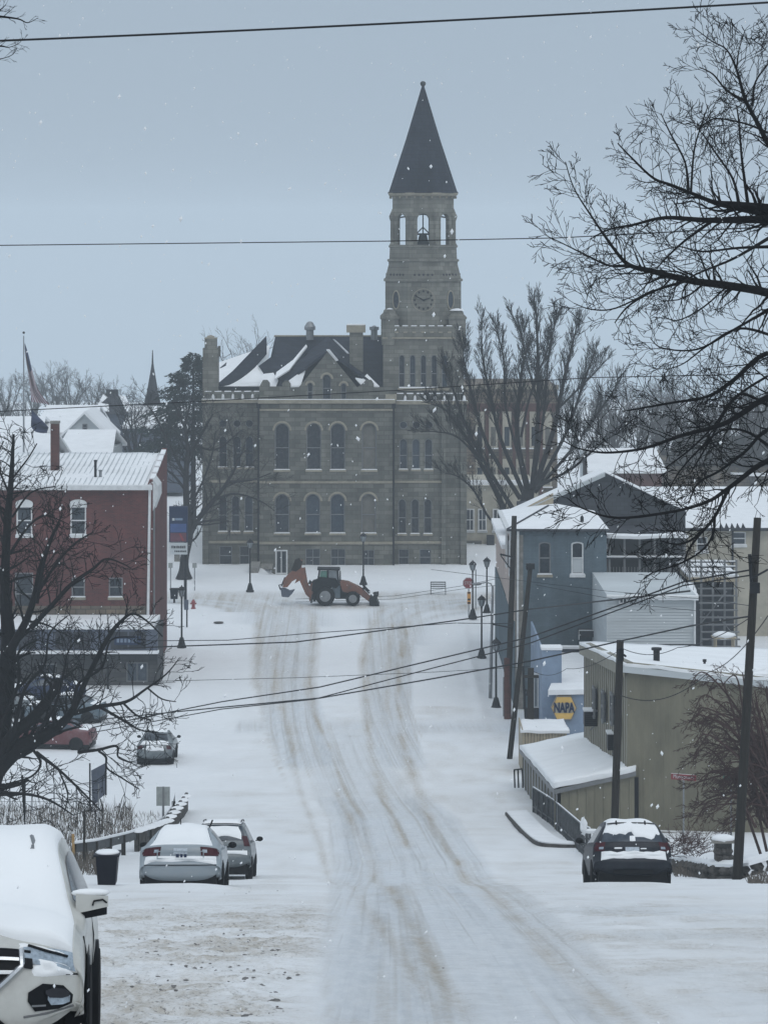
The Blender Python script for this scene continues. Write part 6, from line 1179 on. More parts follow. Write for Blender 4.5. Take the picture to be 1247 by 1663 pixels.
Y = F * HC / (965 - HY); t = thing('park_bench', 'dark metal bench facing the street on the lawn left of the stop sign', 'bench', (XA(711, Y), Y, 0))
x0, x1 = XA(699, Y), XA(724, Y)
for i in range(3): MB().box(x0, x1, Y + .35 + .02 * i, Y + .38 + .02 * i, .5 + .15 * i, .58 + .15 * i).build('backrest_slat', 'rail', t)
MB().box(x0, x1, Y, Y + .4, .40, .44).build('seat', 'rail', t); MB().box(x0, x1, Y + .02, Y + .32, .441, .47).build('snow', 'snow', t)
for x in (x0, x1 - .05):
    for y in (0, .38): MB().box(x, x + .05, Y + y, Y + y + .05, -.1, .88 if y else .62).build('leg', 'rail', t)
# red street name sign and green one
Y = 110.; t = post_sign('street_name_sign', 'red street name board on a thin post before the tan metal wall', 1110, 1345, 1264, Y, .028, 'metal')
s_ = MB().add([P(1089.5, 1256, Y - .05), P(1130.5, 1259, Y - .05), P(1130.5, 1269, Y - .05), P(1089.5, 1266, Y - .05), P(1089.5, 1256, Y - .02), P(1130.5, 1259, Y - .02), P(1130.5, 1269, Y - .02), P(1089.5, 1266, Y - .02)], [(0, 1, 2, 3), (4, 7, 6, 5), (0, 4, 5, 1), (1, 5, 6, 2), (2, 6, 7, 3), (3, 7, 4, 0)]).build('sign_board', 'red', t)
text('Montgomery', .2, P(1110, 1262.5, Y - .06), 'siding', s_, .003, .72, rot=(R(90), R(4), 0))
MB().slab([P(1089.5, 1256, Y - .07), P(1130.5, 1259, Y - .07), P(1130.5, 1259, Y), P(1089.5, 1256, Y)], .012).build('snow', 'snow', s_)
Y = 101.; t = post_sign('green_street_sign', 'green street name board half hidden by the shrub behind the right pole', 1187, 1340, 1258, Y, .03, 'metal'); MB().box(XA(1174, Y), XA(1200, Y), Y - .05, Y - .03, ZA(1268, Y), ZA(1260, Y)).build('sign_board', 'green', t)
# ================================================================== VEHICLES
def cr(a, t):
    """Catmull-Rom through rows of a at parameter t"""
    n = len(a) - 1; t = min(max(t, 0), n - 1e-6); i = int(t); f = t - i
    p0, p1, p2, p3 = a[max(i - 1, 0)], a[i], a[i + 1], a[min(i + 2, n)]
    return 0.5 * ((2 * p1) + (-p0 + p2) * f + (2 * p0 - 5 * p1 + 4 * p2 - p3) * f * f + (-p0 + 3 * p1 - 3 * p2 + p3) * f ** 3)
class Car:
    """shell swept along a side profile: rows (y from rear, z, half width, corner pull-in); local rear at y=0, nose at +y"""
    def __init__(s, root, rows, belt=.95, wb=.9, sill=.28, pw=4.0):
        s.root = root; s.A = np.array(rows, float); s.belt, s.wb, s.sill, s.pw = belt, wb, sill, pw; s.n = len(rows) - 1
    def pt(s, u, v, off=0.0):
        a = cr(s.A, u); b = cr(s.A, u + .02) - cr(s.A, u - .02); t = np.array([b[0], b[1]]); t /= (np.linalg.norm(t) + 1e-9); nrm = np.array([-t[1], t[0]])
        q = abs(v) ** s.pw; pull = -a[3] * q
        p = Vector((a[2] * v, a[0] + nrm[0] * (pull + off), a[1] + nrm[1] * (pull + off)))
        if off and abs(v) > .6: p.x += off * .6 * (1 if v > 0 else -1) * (abs(v) - .6) / .4
        return p
    def sidept(s, u, w, sgn, off=0.0):
        """w 0..1 from the shell edge down to the sill"""
        e = s.pt(u, sgn); a = max(s.belt, min(e.z, s.belt))
        zb = min(s.belt, e.z)
        if w < .45:
            f = w / .45; x = abs(e.x) + (s.wb - .02 - abs(e.x)) * f ** .9 if e.z > s.belt else abs(e.x) + (s.wb - .02 - abs(e.x)) * f; z = e.z + (zb - e.z) * f
            if e.z <= s.belt: z = e.z - (e.z - s.sill) * .12 * f
        else:
            f = (w - .45) / .55; zt_ = zb if e.z > s.belt else e.z - (e.z - s.sill) * .12
            x = s.wb - .02 + .03 * math.sin(f * math.pi) - .05 * f * f; z = zt_ + (s.sill - zt_) * f
        return Vector((sgn * (x + off), e.y, z))
    def grid(s, f, nu, nv, name, m, parent=None, smooth=True):
        mb = MB(); vs = [f(i / nu, j / nv) for i in range(nu + 1) for j in range(nv + 1)]
        mb.add(vs, [(i * (nv + 1) + j, i * (nv + 1) + j + 1, (i + 1) * (nv + 1) + j + 1, (i + 1) * (nv + 1) + j) for i in range(nu) for j in range(nv)])
        return mb.build(name, m, parent or s.root, smooth)
    def body(s, m):
        mb = MB(); NU, NV = s.n * 5, 18
        vs = [s.pt(s.n * i / NU, -1 + 2 * j / NV) for i in range(NU + 1) for j in range(NV + 1)]
        mb.add(vs, [(i * (NV + 1) + j, i * (NV + 1) + j + 1, (i + 1) * (NV + 1) + j + 1, (i + 1) * (NV + 1) + j) for i in range(NU) for j in range(NV)])
        for sg in (-1, 1):
            nw = 10; vs = [s.sidept(s.n * i / NU, j / nw, sg) for i in range(NU + 1) for j in range(nw + 1)]
            mb.add(vs, [(i * (nw + 1) + j, i * (nw + 1) + j + 1, (i + 1) * (nw + 1) + j + 1, (i + 1) * (nw + 1) + j) for i in range(NU) for j in range(nw)])
        s.b = mb.build('body', m, s.root, True)
        y1 = s.A[:, 0].max(); MB().box(-s.wb + .12, s.wb - .12, .15, y1 - .75, s.sill - .19, s.sill + .12).build('underbody_shade', 'plastic', s.root)  # black floor pan, dropped low to stand in for shade under the car
        return s.b
    def patch(s, u0, u1, v0, v1, name, m, off=.006, th=0.0, nu=8, nv=10, parent=None, edge=None, noise=0.0, seed=0):
        def f(a, b):
            if th:
                d = min(a * (abs(u1 - u0)) * 3, (1 - a) * abs(u1 - u0) * 3, b * abs(v1 - v0) * 4, (1 - b) * abs(v1 - v0) * 4, 1.0); o = -.012 + (th + .012) * math.sqrt(max(0, d)) * (1 + noise * math.sin(a * 9 + seed) * math.sin(b * 11 + seed * 2))
            else: o = off
            ua, vb = u0 + (u1 - u0) * a, v0 + (v1 - v0) * b
            if edge: ua, vb = edge(a, b, ua, vb)
            return s.pt(ua, vb, o)
        return s.grid(f, nu, nv, name, m, parent or s.b)
    def side(s, u0, u1, w0, w1, sgn, name, m, off=.006, parent=None, nu=8):
        return s.grid(lambda a, b: s.sidept(u0 + (u1 - u0) * a, w0 + (w1 - w0) * b, sgn, off), nu, 5, name, m, parent or s.b)
    def wheels(s, ys, r=.33, x=None, w=.2):
        for y in ys:
            for sg in (-1, 1):
                X = sg * (x or s.wb - .1)
                def ring(pr, nm, m_, par=None):
                    mb = MB(); n = 24; vs = []; fs = []
                    for rr, xx in pr:
                        for k in range(n): t_ = 2 * math.pi * k / n; vs.append((X + sg * xx, y + rr * math.cos(t_), r + rr * math.sin(t_)))
                    for i in range(len(pr) - 1):
                        for k in range(n): a = i * n + k; b = i * n + (k + 1) % n; fs.append((a, b, b + n, a + n))
                    fs.append(tuple(range(n))); fs.append(tuple(range((len(pr) - 1) * n, len(pr) * n))); mb.add(vs, fs); return mb.build(nm, m_, par or s.root, True)
                wh = ring([(r * .6, -w / 2), (r * .96, -w / 2), (r, -w / 2 + .03), (r, w / 2 - .03), (r * .95, w / 2), (r * .64, w / 2 - .01)], 'wheel', 'rubber')
                ring([(r * .62, w / 2 - .03), (r * .55, w / 2 - .015), (r * .2, w / 2 - .04), (r * .08, w / 2 - .02)], 'rim', 'metal', wh)
                ring([(r * 1.16, -w / 2 + .05), (r * 1.16, w / 2 - .012)], 'wheel_arch', 'plastic', s.root)
    def mirror(s, y, z, sg, m, x=None):
        X = (x or s.wb) * sg; mm = MB().blob((X + sg * .12, y, z), (.10, .06, .075), 4, 12, 8, .0).build('mirror', m, s.b, True)
        MB().box(min(X, X + sg * .08) - .01, max(X, X + sg * .08), y - .02, y + .02, z - .06, z - .03).build('mirror_arm', 'plastic', mm); return mm
    def place(s, px, Y, pitch=None, yaw=0.0, dz=0.0, flip=False, X=None):
        X = XA(px, Y) if X is None else X; L = s.A[:, 0].max()
        ya, yb = (Y, Y + L) if not flip else (Y + L, Y); a = math.atan2(gY(yb) - gY(ya), L) if pitch is None else pitch
        s.root.location = (X, ya, gz(X, ya) + dz); s.root.rotation_euler = (a, 0, yaw + (math.pi if flip else 0)); return s.root
# ---- silver saloon, left
r_ = thing('parked_car', 'silver saloon seen from behind, its rear window and boot covered in snow', 'car', group='cars parked on the hill')
c = Car(r_, [(.16, .24, .78, .10), (.03, .34, .84, .15), (.0, .52, .86, .16), (.02, .64, .86, .15), (.10, .70, .85, .10), (.13, .86, .82, .11), (.17, .98, .79, .09), (.27, 1.04, .75, .05), (.62, 1.06, .74, .05), (1.0, 1.17, .68, .05), (1.45, 1.36, .60, .05), (1.95, 1.43, .56, .05), (2.8, 1.43, .57, .05), (3.55, 1.08, .70, .06), (4.2, .96, .76, .08), (4.7, .80, .80, .12), (4.82, .5, .82, .14), (4.7, .26, .78, .12)], .98, .91, .26)
c.body('silver'); c.patch(8.9, 10.7, -.93, .93, 'rear_window', 'darkglass')
for sg in (-1, 1):
    c.patch(4.6, 6.1, sg * .55, sg * 1.0, 'tail_lamp', 'tail', .012); c.side(5.0, 6.1, 0, .2, sg, 'tail_lamp_side', 'tail', .008); c.side(10.2, 13.0, .06, .40, sg, 'side_window', 'darkglass'); c.mirror(3.45, 1.02, sg, 'plastic')
    c.patch(5.0, 5.5, sg * .60, sg * .72, 'reverse_lamp', 'headglass', .02)
p = c.patch(4.75, 5.7, -.19, .19, 'number_plate', 'plate', .02)
MB().panel(FR(.075), rect(-.52, .52, .72, .90), [rect(-.5, .5, .74, .88)], 0, .01).build('plate_recess_trim', 'silver', c.b)
MB().box(-.10, -.03, .055, .06, .76, .83).box(.0, .05, .055, .06, .76, .83).box(.08, .14, .055, .06, .76, .83).build('plate_digits', 'navy', p)
c.patch(7.0, 12.9, -.96, .96, 'snow', 'snowf', th=.05, nu=26, nv=18, noise=.3, seed=1); c.patch(3.55, 4.6, -.97, .97, 'snow', 'snowf', th=.055, nu=8, nv=18, noise=.3, seed=4, edge=lambda a, b, u, v: (u + .25 * math.sin(v * 7) * (1 - a), v))
c.patch(13.1, 15.0, -.92, .92, 'snow', 'snowf', th=.06, nu=10, nv=12)
MB().panel(FR(-.004), rect(-.8, .8, .58, .6), (), 0, .012).build('bumper_groove', 'plastic', c.b); MB().tube([(-.1, 2.0, 1.44), (-.1, 1.93, 1.62)], .012, 5).build('antenna', 'plastic', c.b); MB().tube([(.55, 2.2, 1.42), (.62, 2.1, 1.58)], .02, 5).build('wiper', 'plastic', c.b)
c.wheels((.98, 3.75), .325, .83); c.place(292, 68.0, yaw=.012, dz=-.09)
# ---- grey small SUV just ahead of it
r_ = thing('parked_car', 'grey compact SUV parked ahead of the silver saloon, snow on its roof and rear window', 'car', group='cars parked on the hill')
SUV = [(.14, .36, .76, .10), (.02, .46, .84, .12), (.0, .62, .86, .12), (.03, .74, .86, .11), (.09, .80, .85, .08), (.10, .95, .84, .08), (.13, 1.08, .82, .07), (.24, 1.3, .74, .06), (.36, 1.52, .66, .06), (.48, 1.60, .62, .04), (.9, 1.65, .60, .04), (2.2, 1.66, .60, .04), (2.9, 1.52, .63, .05), (3.5, 1.08, .74, .06), (4.1, .98, .78, .08), (4.42, .82, .82, .12), (4.5, .5, .84, .14), (4.4, .3, .8, .12)]
c = Car(r_, SUV, 1.02, .89, .34)
c.body('greysuv'); c.patch(6.3, 8.55, -.92, .92, 'rear_window', 'darkglass')
for sg in (-1, 1):
    c.patch(5.2, 6.9, sg * .80, sg * 1.0, 'tail_lamp', 'tail', .012); c.side(9.0, 12.8, .08, .40, sg, 'side_window', 'darkglass'); c.mirror(3.3, 1.12, sg, 'plastic'); MB().tube([(sg * .56, .8, 1.68), (sg * .56, 1.2, 1.71), (sg * .56, 2.1, 1.71), (sg * .56, 2.5, 1.66)], .018, 6).build('roof_rail', 'plastic', c.b)
c.patch(6.5, 8.3, -.86, .86, 'snow', 'snowf', th=.03, nu=10, nv=14, noise=.4, seed=7, edge=lambda a, b, u, v: (u + .3 * (1 - a) * math.sin(v * 4 + 1), v)); c.patch(8.9, 12.4, -.96, .96, 'snow', 'snowf', th=.07, nu=14, nv=14)
c.patch(3.3, 4.4, -.95, .95, 'snow', 'snowf', th=.05, nu=6, nv=14); c.patch(4.5, 5.2, -.2, .2, 'number_plate', 'plate', .02); MB().tube([(.0, .15, 1.12), (.35, .2, 1.2)], .014, 5).build('rear_wiper', 'plastic', c.b)
c.patch(8.45, 8.75, -.9, .9, 'spoiler', 'plastic', .05)
c.wheels((.85, 3.5), .34, .80); c.place(358, 90.0, dz=0)
# ---- dark hatchback crossover, right
r_ = thing('parked_car', 'dark blue hatchback seen from behind with patchy snow on its rear window, right kerb', 'car', group='cars parked on the hill')
c = Car(r_, [(.15, .30, .78, .10), (.02, .42, .85, .12), (.0, .56, .88, .13), (.02, .66, .88, .12), (.12, .73, .87, .09), (.15, .86, .85, .09), (.17, .98, .83, .08), (.26, 1.16, .76, .07), (.42, 1.36, .68, .06), (.58, 1.48, .62, .05), (1.0, 1.56, .58, .05), (2.1, 1.57, .58, .05), (2.9, 1.42, .62, .05), (3.5, 1.06, .74, .06), (4.1, .96, .78, .08), (4.4, .80, .82, .12), (4.48, .5, .84, .14), (4.4, .3, .8, .12)], 1.0, .91, .30)
c.body('darkcar'); rw = c.patch(6.5, 8.8, -.9, .9, 'rear_window', 'darkglass', .008)
for sg in (-1, 1):
    c.patch(5.0, 6.5, sg * .76, sg * 1.0, 'tail_lamp', 'tail', .014); c.side(5.1, 6.7, 0, .3, sg, 'tail_lamp_side', 'tail', .012); c.side(9.2, 12.8, .08, .40, sg, 'side_window', 'darkglass'); c.mirror(3.3, 1.12, sg, 'plastic')
    c.patch(5.3, 5.8, sg * .78, sg * .90, 'lamp_highlight', 'headglass', .022)
c.patch(7.35, 12.4, -.97, .97, 'snow', 'snowf', th=.035, nu=22, nv=20, noise=.4, seed=3, edge=lambda a, b, u, v: (u + (1 - a) * (.12 * math.sin(v * 6 + 1) + .09 * math.sin(v * 17 + 2) + .05 * math.sin(v * 41) - .5 * min(1, max(0, (v - .02) * 12)) * min(1, max(0, (.78 - v) * 12))), v))
c.patch(6.45, 7.3, -.12, .16, 'snow', 'snowf', th=.03, nu=6, nv=6); c.patch(5.3, 5.75, -.52, -.25, 'snow', 'snowf', th=.03, nu=4, nv=6); c.patch(5.25, 5.6, .2, .42, 'snow', 'snowf', th=.03, nu=4, nv=6)
c.patch(3.35, 4.95, -.86, .93, 'snow', 'snowf', th=.06, nu=10, nv=20, noise=.35, seed=9, edge=lambda a, b, u, v: (u + (1 - a) * (.12 * math.sin(v * 9) + .07 * math.sin(v * 23 + 1)) + a * (.1 * math.cos(v * 8) + .08 * math.sin(v * 19)), v)); c.patch(4.9, 5.7, -.19, .19, 'number_plate', 'plate', .03)
for v in (-.52, .52): MB().tube([tuple(c.pt(8.6, v, .04)), tuple(c.pt(9.1, v * 1.05, .06))], .02, 5).build('roof_clip', 'plastic', c.b)
c.patch(8.75, 9.0, -.86, .86, 'spoiler', 'plastic', .04); MB().box(-.45, .45, -.03, .05, .34, .42).build('diffuser', 'plastic', c.b)
c.wheels((.85, 3.5), .34, .82); c.place(1028.5, 71.0, dz=-.07)
# ---- snowy white car farther down the left side
r_ = thing('parked_car', 'small pale car caked in snow parked down the hill near the flat street', 'car', group='cars parked down the hill')
c = Car(r_, [(.14, .30, .76, .10), (.02, .42, .83, .12), (.0, .60, .85, .12), (.05, .74, .84, .10), (.12, .92, .80, .08), (.25, 1.02, .75, .06), (.75, 1.08, .70, .05), (1.15, 1.34, .60, .05), (1.7, 1.44, .56, .05), (2.6, 1.43, .57, .05), (3.3, 1.05, .70, .06), (4.0, .94, .76, .1), (4.4, .7, .80, .12), (4.4, .3, .78, .12)], .96, .87, .28)
c.body('greysuv'); c.patch(6.15, 7.5, -.9, .9, 'rear_window', 'darkglass'); c.patch(4.5, 6.05, -.95, .95, 'snow', 'snowf', th=.06, nu=8, nv=14, noise=.4); c.patch(2.6, 4.3, -.55, .6, 'snow', 'snow', th=.02, nu=6, nv=12, noise=.6, seed=3); c.patch(7.7, 10, -.95, .95, 'snow', 'snowf', th=.05)
for sg in (-1, 1): c.patch(3.2, 4.2, sg * .72, sg * .98, 'tail_lamp', 'tail', .01); c.mirror(3.1, 1.02, sg, 'plastic'); c.side(7.6, 10, .08, .4, sg, 'side_window', 'darkglass')
c.wheels((.8, 3.3), .31, .80); c.place(250.5, 149.5)
SMALL = r_
# ---- side-on cars in the lot at left
def lotcar(label, m_, px, Y, yaw):
    r_ = thing('parked_car', label, 'car', group='cars in the lot below the brick building'); q = Car(r_, c.A.tolist(), .96, .87, .28); q.body(m_)
    q.patch(6.15, 7.5, -.9, .9, 'rear_window', 'darkglass'); q.patch(9.1, 9.95, -.9, .9, 'windscreen', 'darkglass'); q.patch(7.6, 9.0, -.95, .95, 'snow', 'snowf', th=.07); q.patch(10.2, 11.4, -.9, .9, 'snow', 'snowf', th=.05); q.patch(4.9, 6, -.9, .9, 'snow', 'snowf', th=.05)
    for sg in (-1, 1): q.side(6.6, 9.8, .08, .4, sg, 'side_window', 'darkglass'); q.patch(3.2, 4.2, sg * .72, sg * .98, 'tail_lamp', 'tail', .01)
    q.wheels((.8, 3.3), .31, .80); r_.location = (XA(px, Y), Y, gz(XA(px, Y), Y)); r_.rotation_euler = (0, 0, yaw)
lotcar('dark red car side-on in the lot, snow on its roof, behind the leaning limbs', 'redcar', 155, 156, R(82))
lotcar('second red car at the far left of the lot, half hidden by the trunk', 'redcar', 45, 155, R(86))
lotcar('teal dark car with snowy roof parked behind the red cars', 'tealcar', 172, 166, R(80))
lotcar('dark blue car in the rear row of the lot at left', 'navy', 140, 174, R(95))
lotcar('charcoal car under snow at the far left of the rear row', 'greysuv', 60, 168, R(88))
# ---- pickup cabin-like white van piece in rear row
# ---- white SUV in the foreground, facing the camera
r_ = thing('parked_suv', 'snow covered white SUV facing the camera at the lower left corner', 'car')
ES = [(.1, .4, .80, .10), (.0, .7, .88, .12), (.08, 1.0, .86, .08), (.35, 1.45, .72, .06), (.6, 1.62, .66, .05), (1.6, 1.68, .66, .05), (2.42, 1.60, .66, .06), (2.95, 1.30, .75, .07), (3.38, 1.10, .83, .08), (3.75, 1.07, .84, .08), (4.10, .99, .84, .12), (4.30, .89, .85, .17), (4.40, .78, .87, .22), (4.44, .62, .89, .26), (4.46, .45, .88, .28), (4.42, .30, .86, .28), (4.30, .20, .82, .26)]
c = Car(r_, ES, 1.04, .92, .36, 3.2)
c.body('whitecar'); c.patch(6.2, 7.9, -.93, .93, 'windscreen', 'darkglass'); 
for sg in (-1, 1): c.side(4.2, 7.1, .08, .40, sg, 'side_window', 'darkglass'); c.side(9.0, 13.0, .93, 1.0, sg, 'lower_cladding', 'plastic', .02)
# in the car's own frame the camera-side right corner is x < 0
for sg in (-1, 1):
    hl = c.patch(10.85, 12.05, sg * .56, sg * .98, 'headlamp', 'headglass', .012, nu=8, nv=12, edge=lambda a, b, u, v: (u + .45 * (1 - b) * (a - .5) * 0 - .30 * b * (1 - a) + .15 * (1 - b) * (1 - a), v))
    c.patch(11.75, 12.3, sg * .555, sg * .63, 'headlamp_edge', 'plastic', .02, nu=4, nv=4, parent=hl)
    def hexpatch(u0, u1, v0, v1, nm, m_, off, par=None):
        ctr = (.5, .5); mb = MB(); pts = [(0, .32), (.02, .78), (.3, 1.0), (.75, 1.0), (1, .72), (1, .18), (.6, 0), (.3, 0)]
        vs = [c.pt(u0 + (u1 - u0) * a, sg * (v0 + (v1 - v0) * b), off) for a, b in pts]; mid = c.pt((u0 + u1) / 2, sg * (v0 + v1) / 2, off)
        mb.add(vs + [mid], [(i, (i + 1) % len(vs), len(vs)) for i in range(len(vs))]); return mb.build(nm, m_, par or c.b)
    fl = hexpatch(12.95, 14.25, .585, .94, 'fog_lamp_housing', 'plastic', .012); hexpatch(13.2, 13.95, .74, .91, 'fog_lamp', 'glassy' if False else 'headglass', .03, fl); hexpatch(13.12, 13.55, .72, .90, 'fog_lamp_cover', 'darkwall', .034, fl)
    c.patch(13.9, 14.0, sg * .62, sg * .73, 'fog_bar', 'metal', .03, parent=fl)
gr = c.patch(11.35, 13.3, -.54, .54, 'grille', 'plastic', .02, nu=8, nv=14, edge=lambda a, b, u, v: (u, v * (1 - .42 * max(0, a - .45) / .55)))
for a, b in ((.26, .34), (.56, .64)): c.patch(11.35 + 1.95 * a, 11.35 + 1.95 * b, -.52, .52, 'grille_bar', 'chrome', .045, nu=3, nv=14, parent=gr, edge=lambda q, w, u, v: (u, v * (1 - .42 * max(0, (u - 11.35) / 1.95 - .45) / .55)))
for sg in (-1, 1):
    MB().tube([tuple(c.pt(u, sg * .54 * (1 - .42 * max(0, (u - 11.35) / 1.95 - .45) / .55), .035)) for u in np.linspace(11.35, 13.3, 14)], .022, 6).build('grille_surround', 'chrome', gr)
c.patch(14.5, 15.9, -.5, .5, 'lower_intake', 'plastic', .014, nu=8, nv=14, edge=lambda a, b, u, v: (u, v * (.72 + .28 * min(1, a * 2))))
MB().tube([tuple(c.pt(11.28, v, .012)) for v in np.linspace(-.62, .62, 24)], .012, 5).build('bonnet_gap', 'plastic', c.b)
# snow lying on roof, windscreen and bonnet
c.patch(3.2, 10.85, -1.0, 1.0, 'snow', 'snowf', th=.075, nu=70, nv=40, noise=.22, seed=2, edge=lambda a, b, u, v: (u - a ** 6 * (.25 + .5 * math.exp(-((abs(v) - .22) / .2) ** 2)) , v))
for sg in (-1, 1):
    c.patch(10.7, 11.05, sg * .50, sg * 1.0, 'snow', 'snowf', th=.03, nu=6, nv=14, noise=.3); c.patch(11.5, 12.5, sg * .60, sg * 1.0, 'snow', 'snowf', th=.028, nu=8, nv=12, noise=.6, seed=5, edge=lambda a, b, u, v: (u + .3 * a * (1 - b), v))
    # wing mirrors with snow
    mm = MB(); prof = [(.0, 0), (.07, .02), (.20, .03), (.26, .0)]
    def blk(x0, x1, z0, z1, z2, z3, y0, y1): return [(sg * x0, y0, z0), (sg * x1, y0 + .03, z1), (sg * x1, y1 - .02, z1), (sg * x0, y1, z0)], [(sg * x0, y0, z3), (sg * x1, y0 + .03, z2), (sg * x1, y1 - .02, z2), (sg * x0, y1, z3)]
    b_, t_ = blk(.82, 1.07, 1.07, 1.12, 1.20, 1.22, 2.96, 3.12); mr = MB().hexa(b_, t_).build('wing_mirror', 'whitecar', c.b)
    b_, t_ = blk(.82, 1.06, 1.02, 1.06, 1.119, 1.069, 2.97, 3.11); MB().hexa(b_, t_).build('mirror_base', 'plastic', mr)
    MB().tube([(sg * .95, 3.125, 1.13), (sg * .96, 3.125, 1.165), (sg * 1.03, 3.115, 1.175), (sg * 1.06, 3.1, 1.15)], .008, 5).build('indicator_lamp', 'plastic', mr)
    MB().blob((sg * .93, 3.03, 1.225), (.15, .085, .035), 3, 14, 6, .03).build('snow', 'snowf', mr, True)
MB().tube([tuple(c.pt(6.0, -.66, .075)), tuple(c.pt(6.16, -.675, .08)), tuple(c.pt(6.34, -.66, .078))], .018, 6).build('wiper', 'metal', c.b)
c.wheels((.95, 3.55), .36, .84, .23)
for sg in (-1, 1):
    m_ = MB(); n = 16; vs = []
    for k in range(n + 1): t_ = math.pi * (k / n) * 1.1 - .05 * math.pi; vs += [(sg * .925, 3.55 + .43 * math.cos(t_), .36 + .43 * math.sin(t_)), (sg * .935, 3.55 + .50 * math.cos(t_), .36 + .50 * math.sin(t_)), (sg * .88, 3.55 + .40 * math.cos(t_), .36 + .40 * math.sin(t_))]
    m_.add(vs, [(3 * k, 3 * k + 1, 3 * k + 4, 3 * k + 3) for k in range(n)] + [(3 * k + 2, 3 * k, 3 * k + 3, 3 * k + 5) for k in range(n)]); m_.build('arch_cladding', 'plastic', c.b)
for sg in (-1, 1):
    MB().tube([c.sidept(u, w, sg, .004) for u, w in ((8.9, .42), (8.95, .6), (8.9, .8), (8.8, .95))], .006, 4).build('door_gap', 'plastic', c.b)
    MB().tube([c.sidept(5.2, w, sg, .004) for w in (.42, .6, .8, .95)], .006, 4).build('door_gap', 'plastic', c.b)
    MB().tube([tuple(c.pt(u, sg * v, .003)) for u, v in ((12.2, .5), (12.35, .7), (12.45, .9), (12.3, 1.0))], .006, 4).build('bumper_gap', 'plastic', c.b)
    MB().tube([tuple(c.pt(u, sg * v, .004)) for u, v in ((14.5, .56), (14.45, .75), (14.2, .96))], .009, 4).build('bumper_crease', 'frame', c.b)
    MB().tube([tuple(c.pt(10.9, sg * .60, .02)), tuple(c.pt(11.05, sg * .75, .024)), tuple(c.pt(10.95, sg * .93, .02))], .011, 5).build('headlamp_brow', 'plastic', c.b)
L_ = 4.46; Yf = 22.3; yw = .066; c.place(0, Yf, flip=True, yaw=yw, X=XA(-74, Yf) - L_ * math.sin(yw), dz=.0)
# ================================================================== BACKHOE LOADER
Y = F * HC / (984.0 - HY); E = thing('backhoe_loader', 'orange backhoe loader with folded rear boom clearing snow before the courthouse', 'digger', (XA(540, Y), Y, 0))
def q_(px, py, dy=0): p = _P(px, py, Y); return Vector((p.x, p.y + dy, p.z))
def prism(pts, d0, d1, nm, m_, par=None, sm=False): return MB().slab([q_(a, b, d0) for a, b in pts], d1 - d0, (0, 1, 0)).build(nm, m_, par or E, sm)
def wheel_(px, r, dy, par=E):
    c0 = q_(px, 984, dy); c0.z = r; n = 26
    def ring(pr, nm, m_, par_):
        mb = MB(); vs = []; fs = []
        for rr, yy in pr:
            for k_ in range(n): t_ = 2 * math.pi * k_ / n; q = 1 + (.03 if (k_ % 2 and rr > r * .95) else 0); vs.append((c0.x + rr * q * math.cos(t_), c0.y + yy, c0.z + rr * q * math.sin(t_)))
        for i in range(len(pr) - 1):
            for k_ in range(n): a = i * n + k_; b = i * n + (k_ + 1) % n; fs.append((a, b, b + n, a + n))
        fs.append(tuple(range(n))); fs.append(tuple(range((len(pr) - 1) * n, len(pr) * n))); mb.add(vs, fs); return mb.build(nm, m_, par_)
    w = ring([(r * .6, -.02), (r * .95, -.02), (r, .04), (r, .36), (r * .95, .42), (r * .6, .42)], 'wheel', 'rubber', par); ring([(r * .58, -.03), (r * .5, 0), (r * .2, .03), (r * .12, -.02)], 'rim', 'metal', w)
for px, r in ((528, .68), (573, .50)):
    for dy in (0, 1.75): wheel_(px, r, dy)
prism([(508, 978), (508, 950), (522, 944), (550, 944), (556, 962), (570, 966), (584, 966), (584, 974), (545, 974), (538, 968), (518, 968), (512, 978)], .45, 1.7, 'chassis', 'plastic')
bo = prism([(552, 966), (552, 945), (565, 947), (582, 955), (585, 962), (583, 972), (556, 972)], .55, 1.6, 'bonnet', 'orange')
prism([(506, 960), (508, 944), (520, 938), (545, 940), (552, 950), (545, 956), (536, 952), (522, 953), (514, 962)], .0, .4, 'rear_mudguard', 'plastic')
cab = MB()
for a, b in (((516, 944), (519, 926)), ((532, 942), (532, 926)), ((549, 946), (548, 926))):
    for dy in (.4, 1.7): cab.tube([q_(*a, dy), q_(*b, dy)], .06, 6)
cb = cab.build('cab_frame', 'black', E); prism([(515, 927), (515, 924.5), (551, 925), (552, 927.5)], .25, 1.85, 'cab_roof', 'black', cb)
prism([(518, 943), (520.5, 928), (531, 928), (531, 943)], .42, .44, 'cab_window', 'greenglass', cb); prism([(533.5, 944), (533.5, 928), (547, 928), (548, 945)], .42, .44, 'cab_window', 'lampglass', cb)
prism([(524, 943), (524, 935), (528, 934), (530, 938), (533, 943)], .8, 1.3, 'seat', 'plastic', cb); prism([(551, 946), (551, 930), (553, 929), (553.5, 946)], .8, .95, 'exhaust_stack', 'black', bo)
prism([(538, 957), (538, 944), (552, 948), (552, 972), (544, 972)], .35, .5, 'side_panel', 'greenglass' if False else 'tealcar', E)
for dy in (.5, 1.5):
    ar_ = prism([(560, 960), (578, 953), (587, 958), (604, 975), (602, 981), (585, 968)], dy, dy + .14, 'loader_arm', 'orange'); MB().tube([q_(583, 958, dy + .07), q_(597, 976, dy + .07)], .04, 6).build('ram', 'metal', ar_)
    MB().tube([q_(587, 945, dy + .07), q_(592, 957, dy + .07), q_(600, 965, dy + .07)], .07, 6).tube([q_(592, 957, dy + .07), q_(585, 963, dy + .07)], .05, 6).build('linkage', 'black', ar_)
prism([(600, 983), (599, 974), (607, 967), (615, 966), (611, 973), (616, 984)], -.1, 2.2, 'front_bucket', 'black')
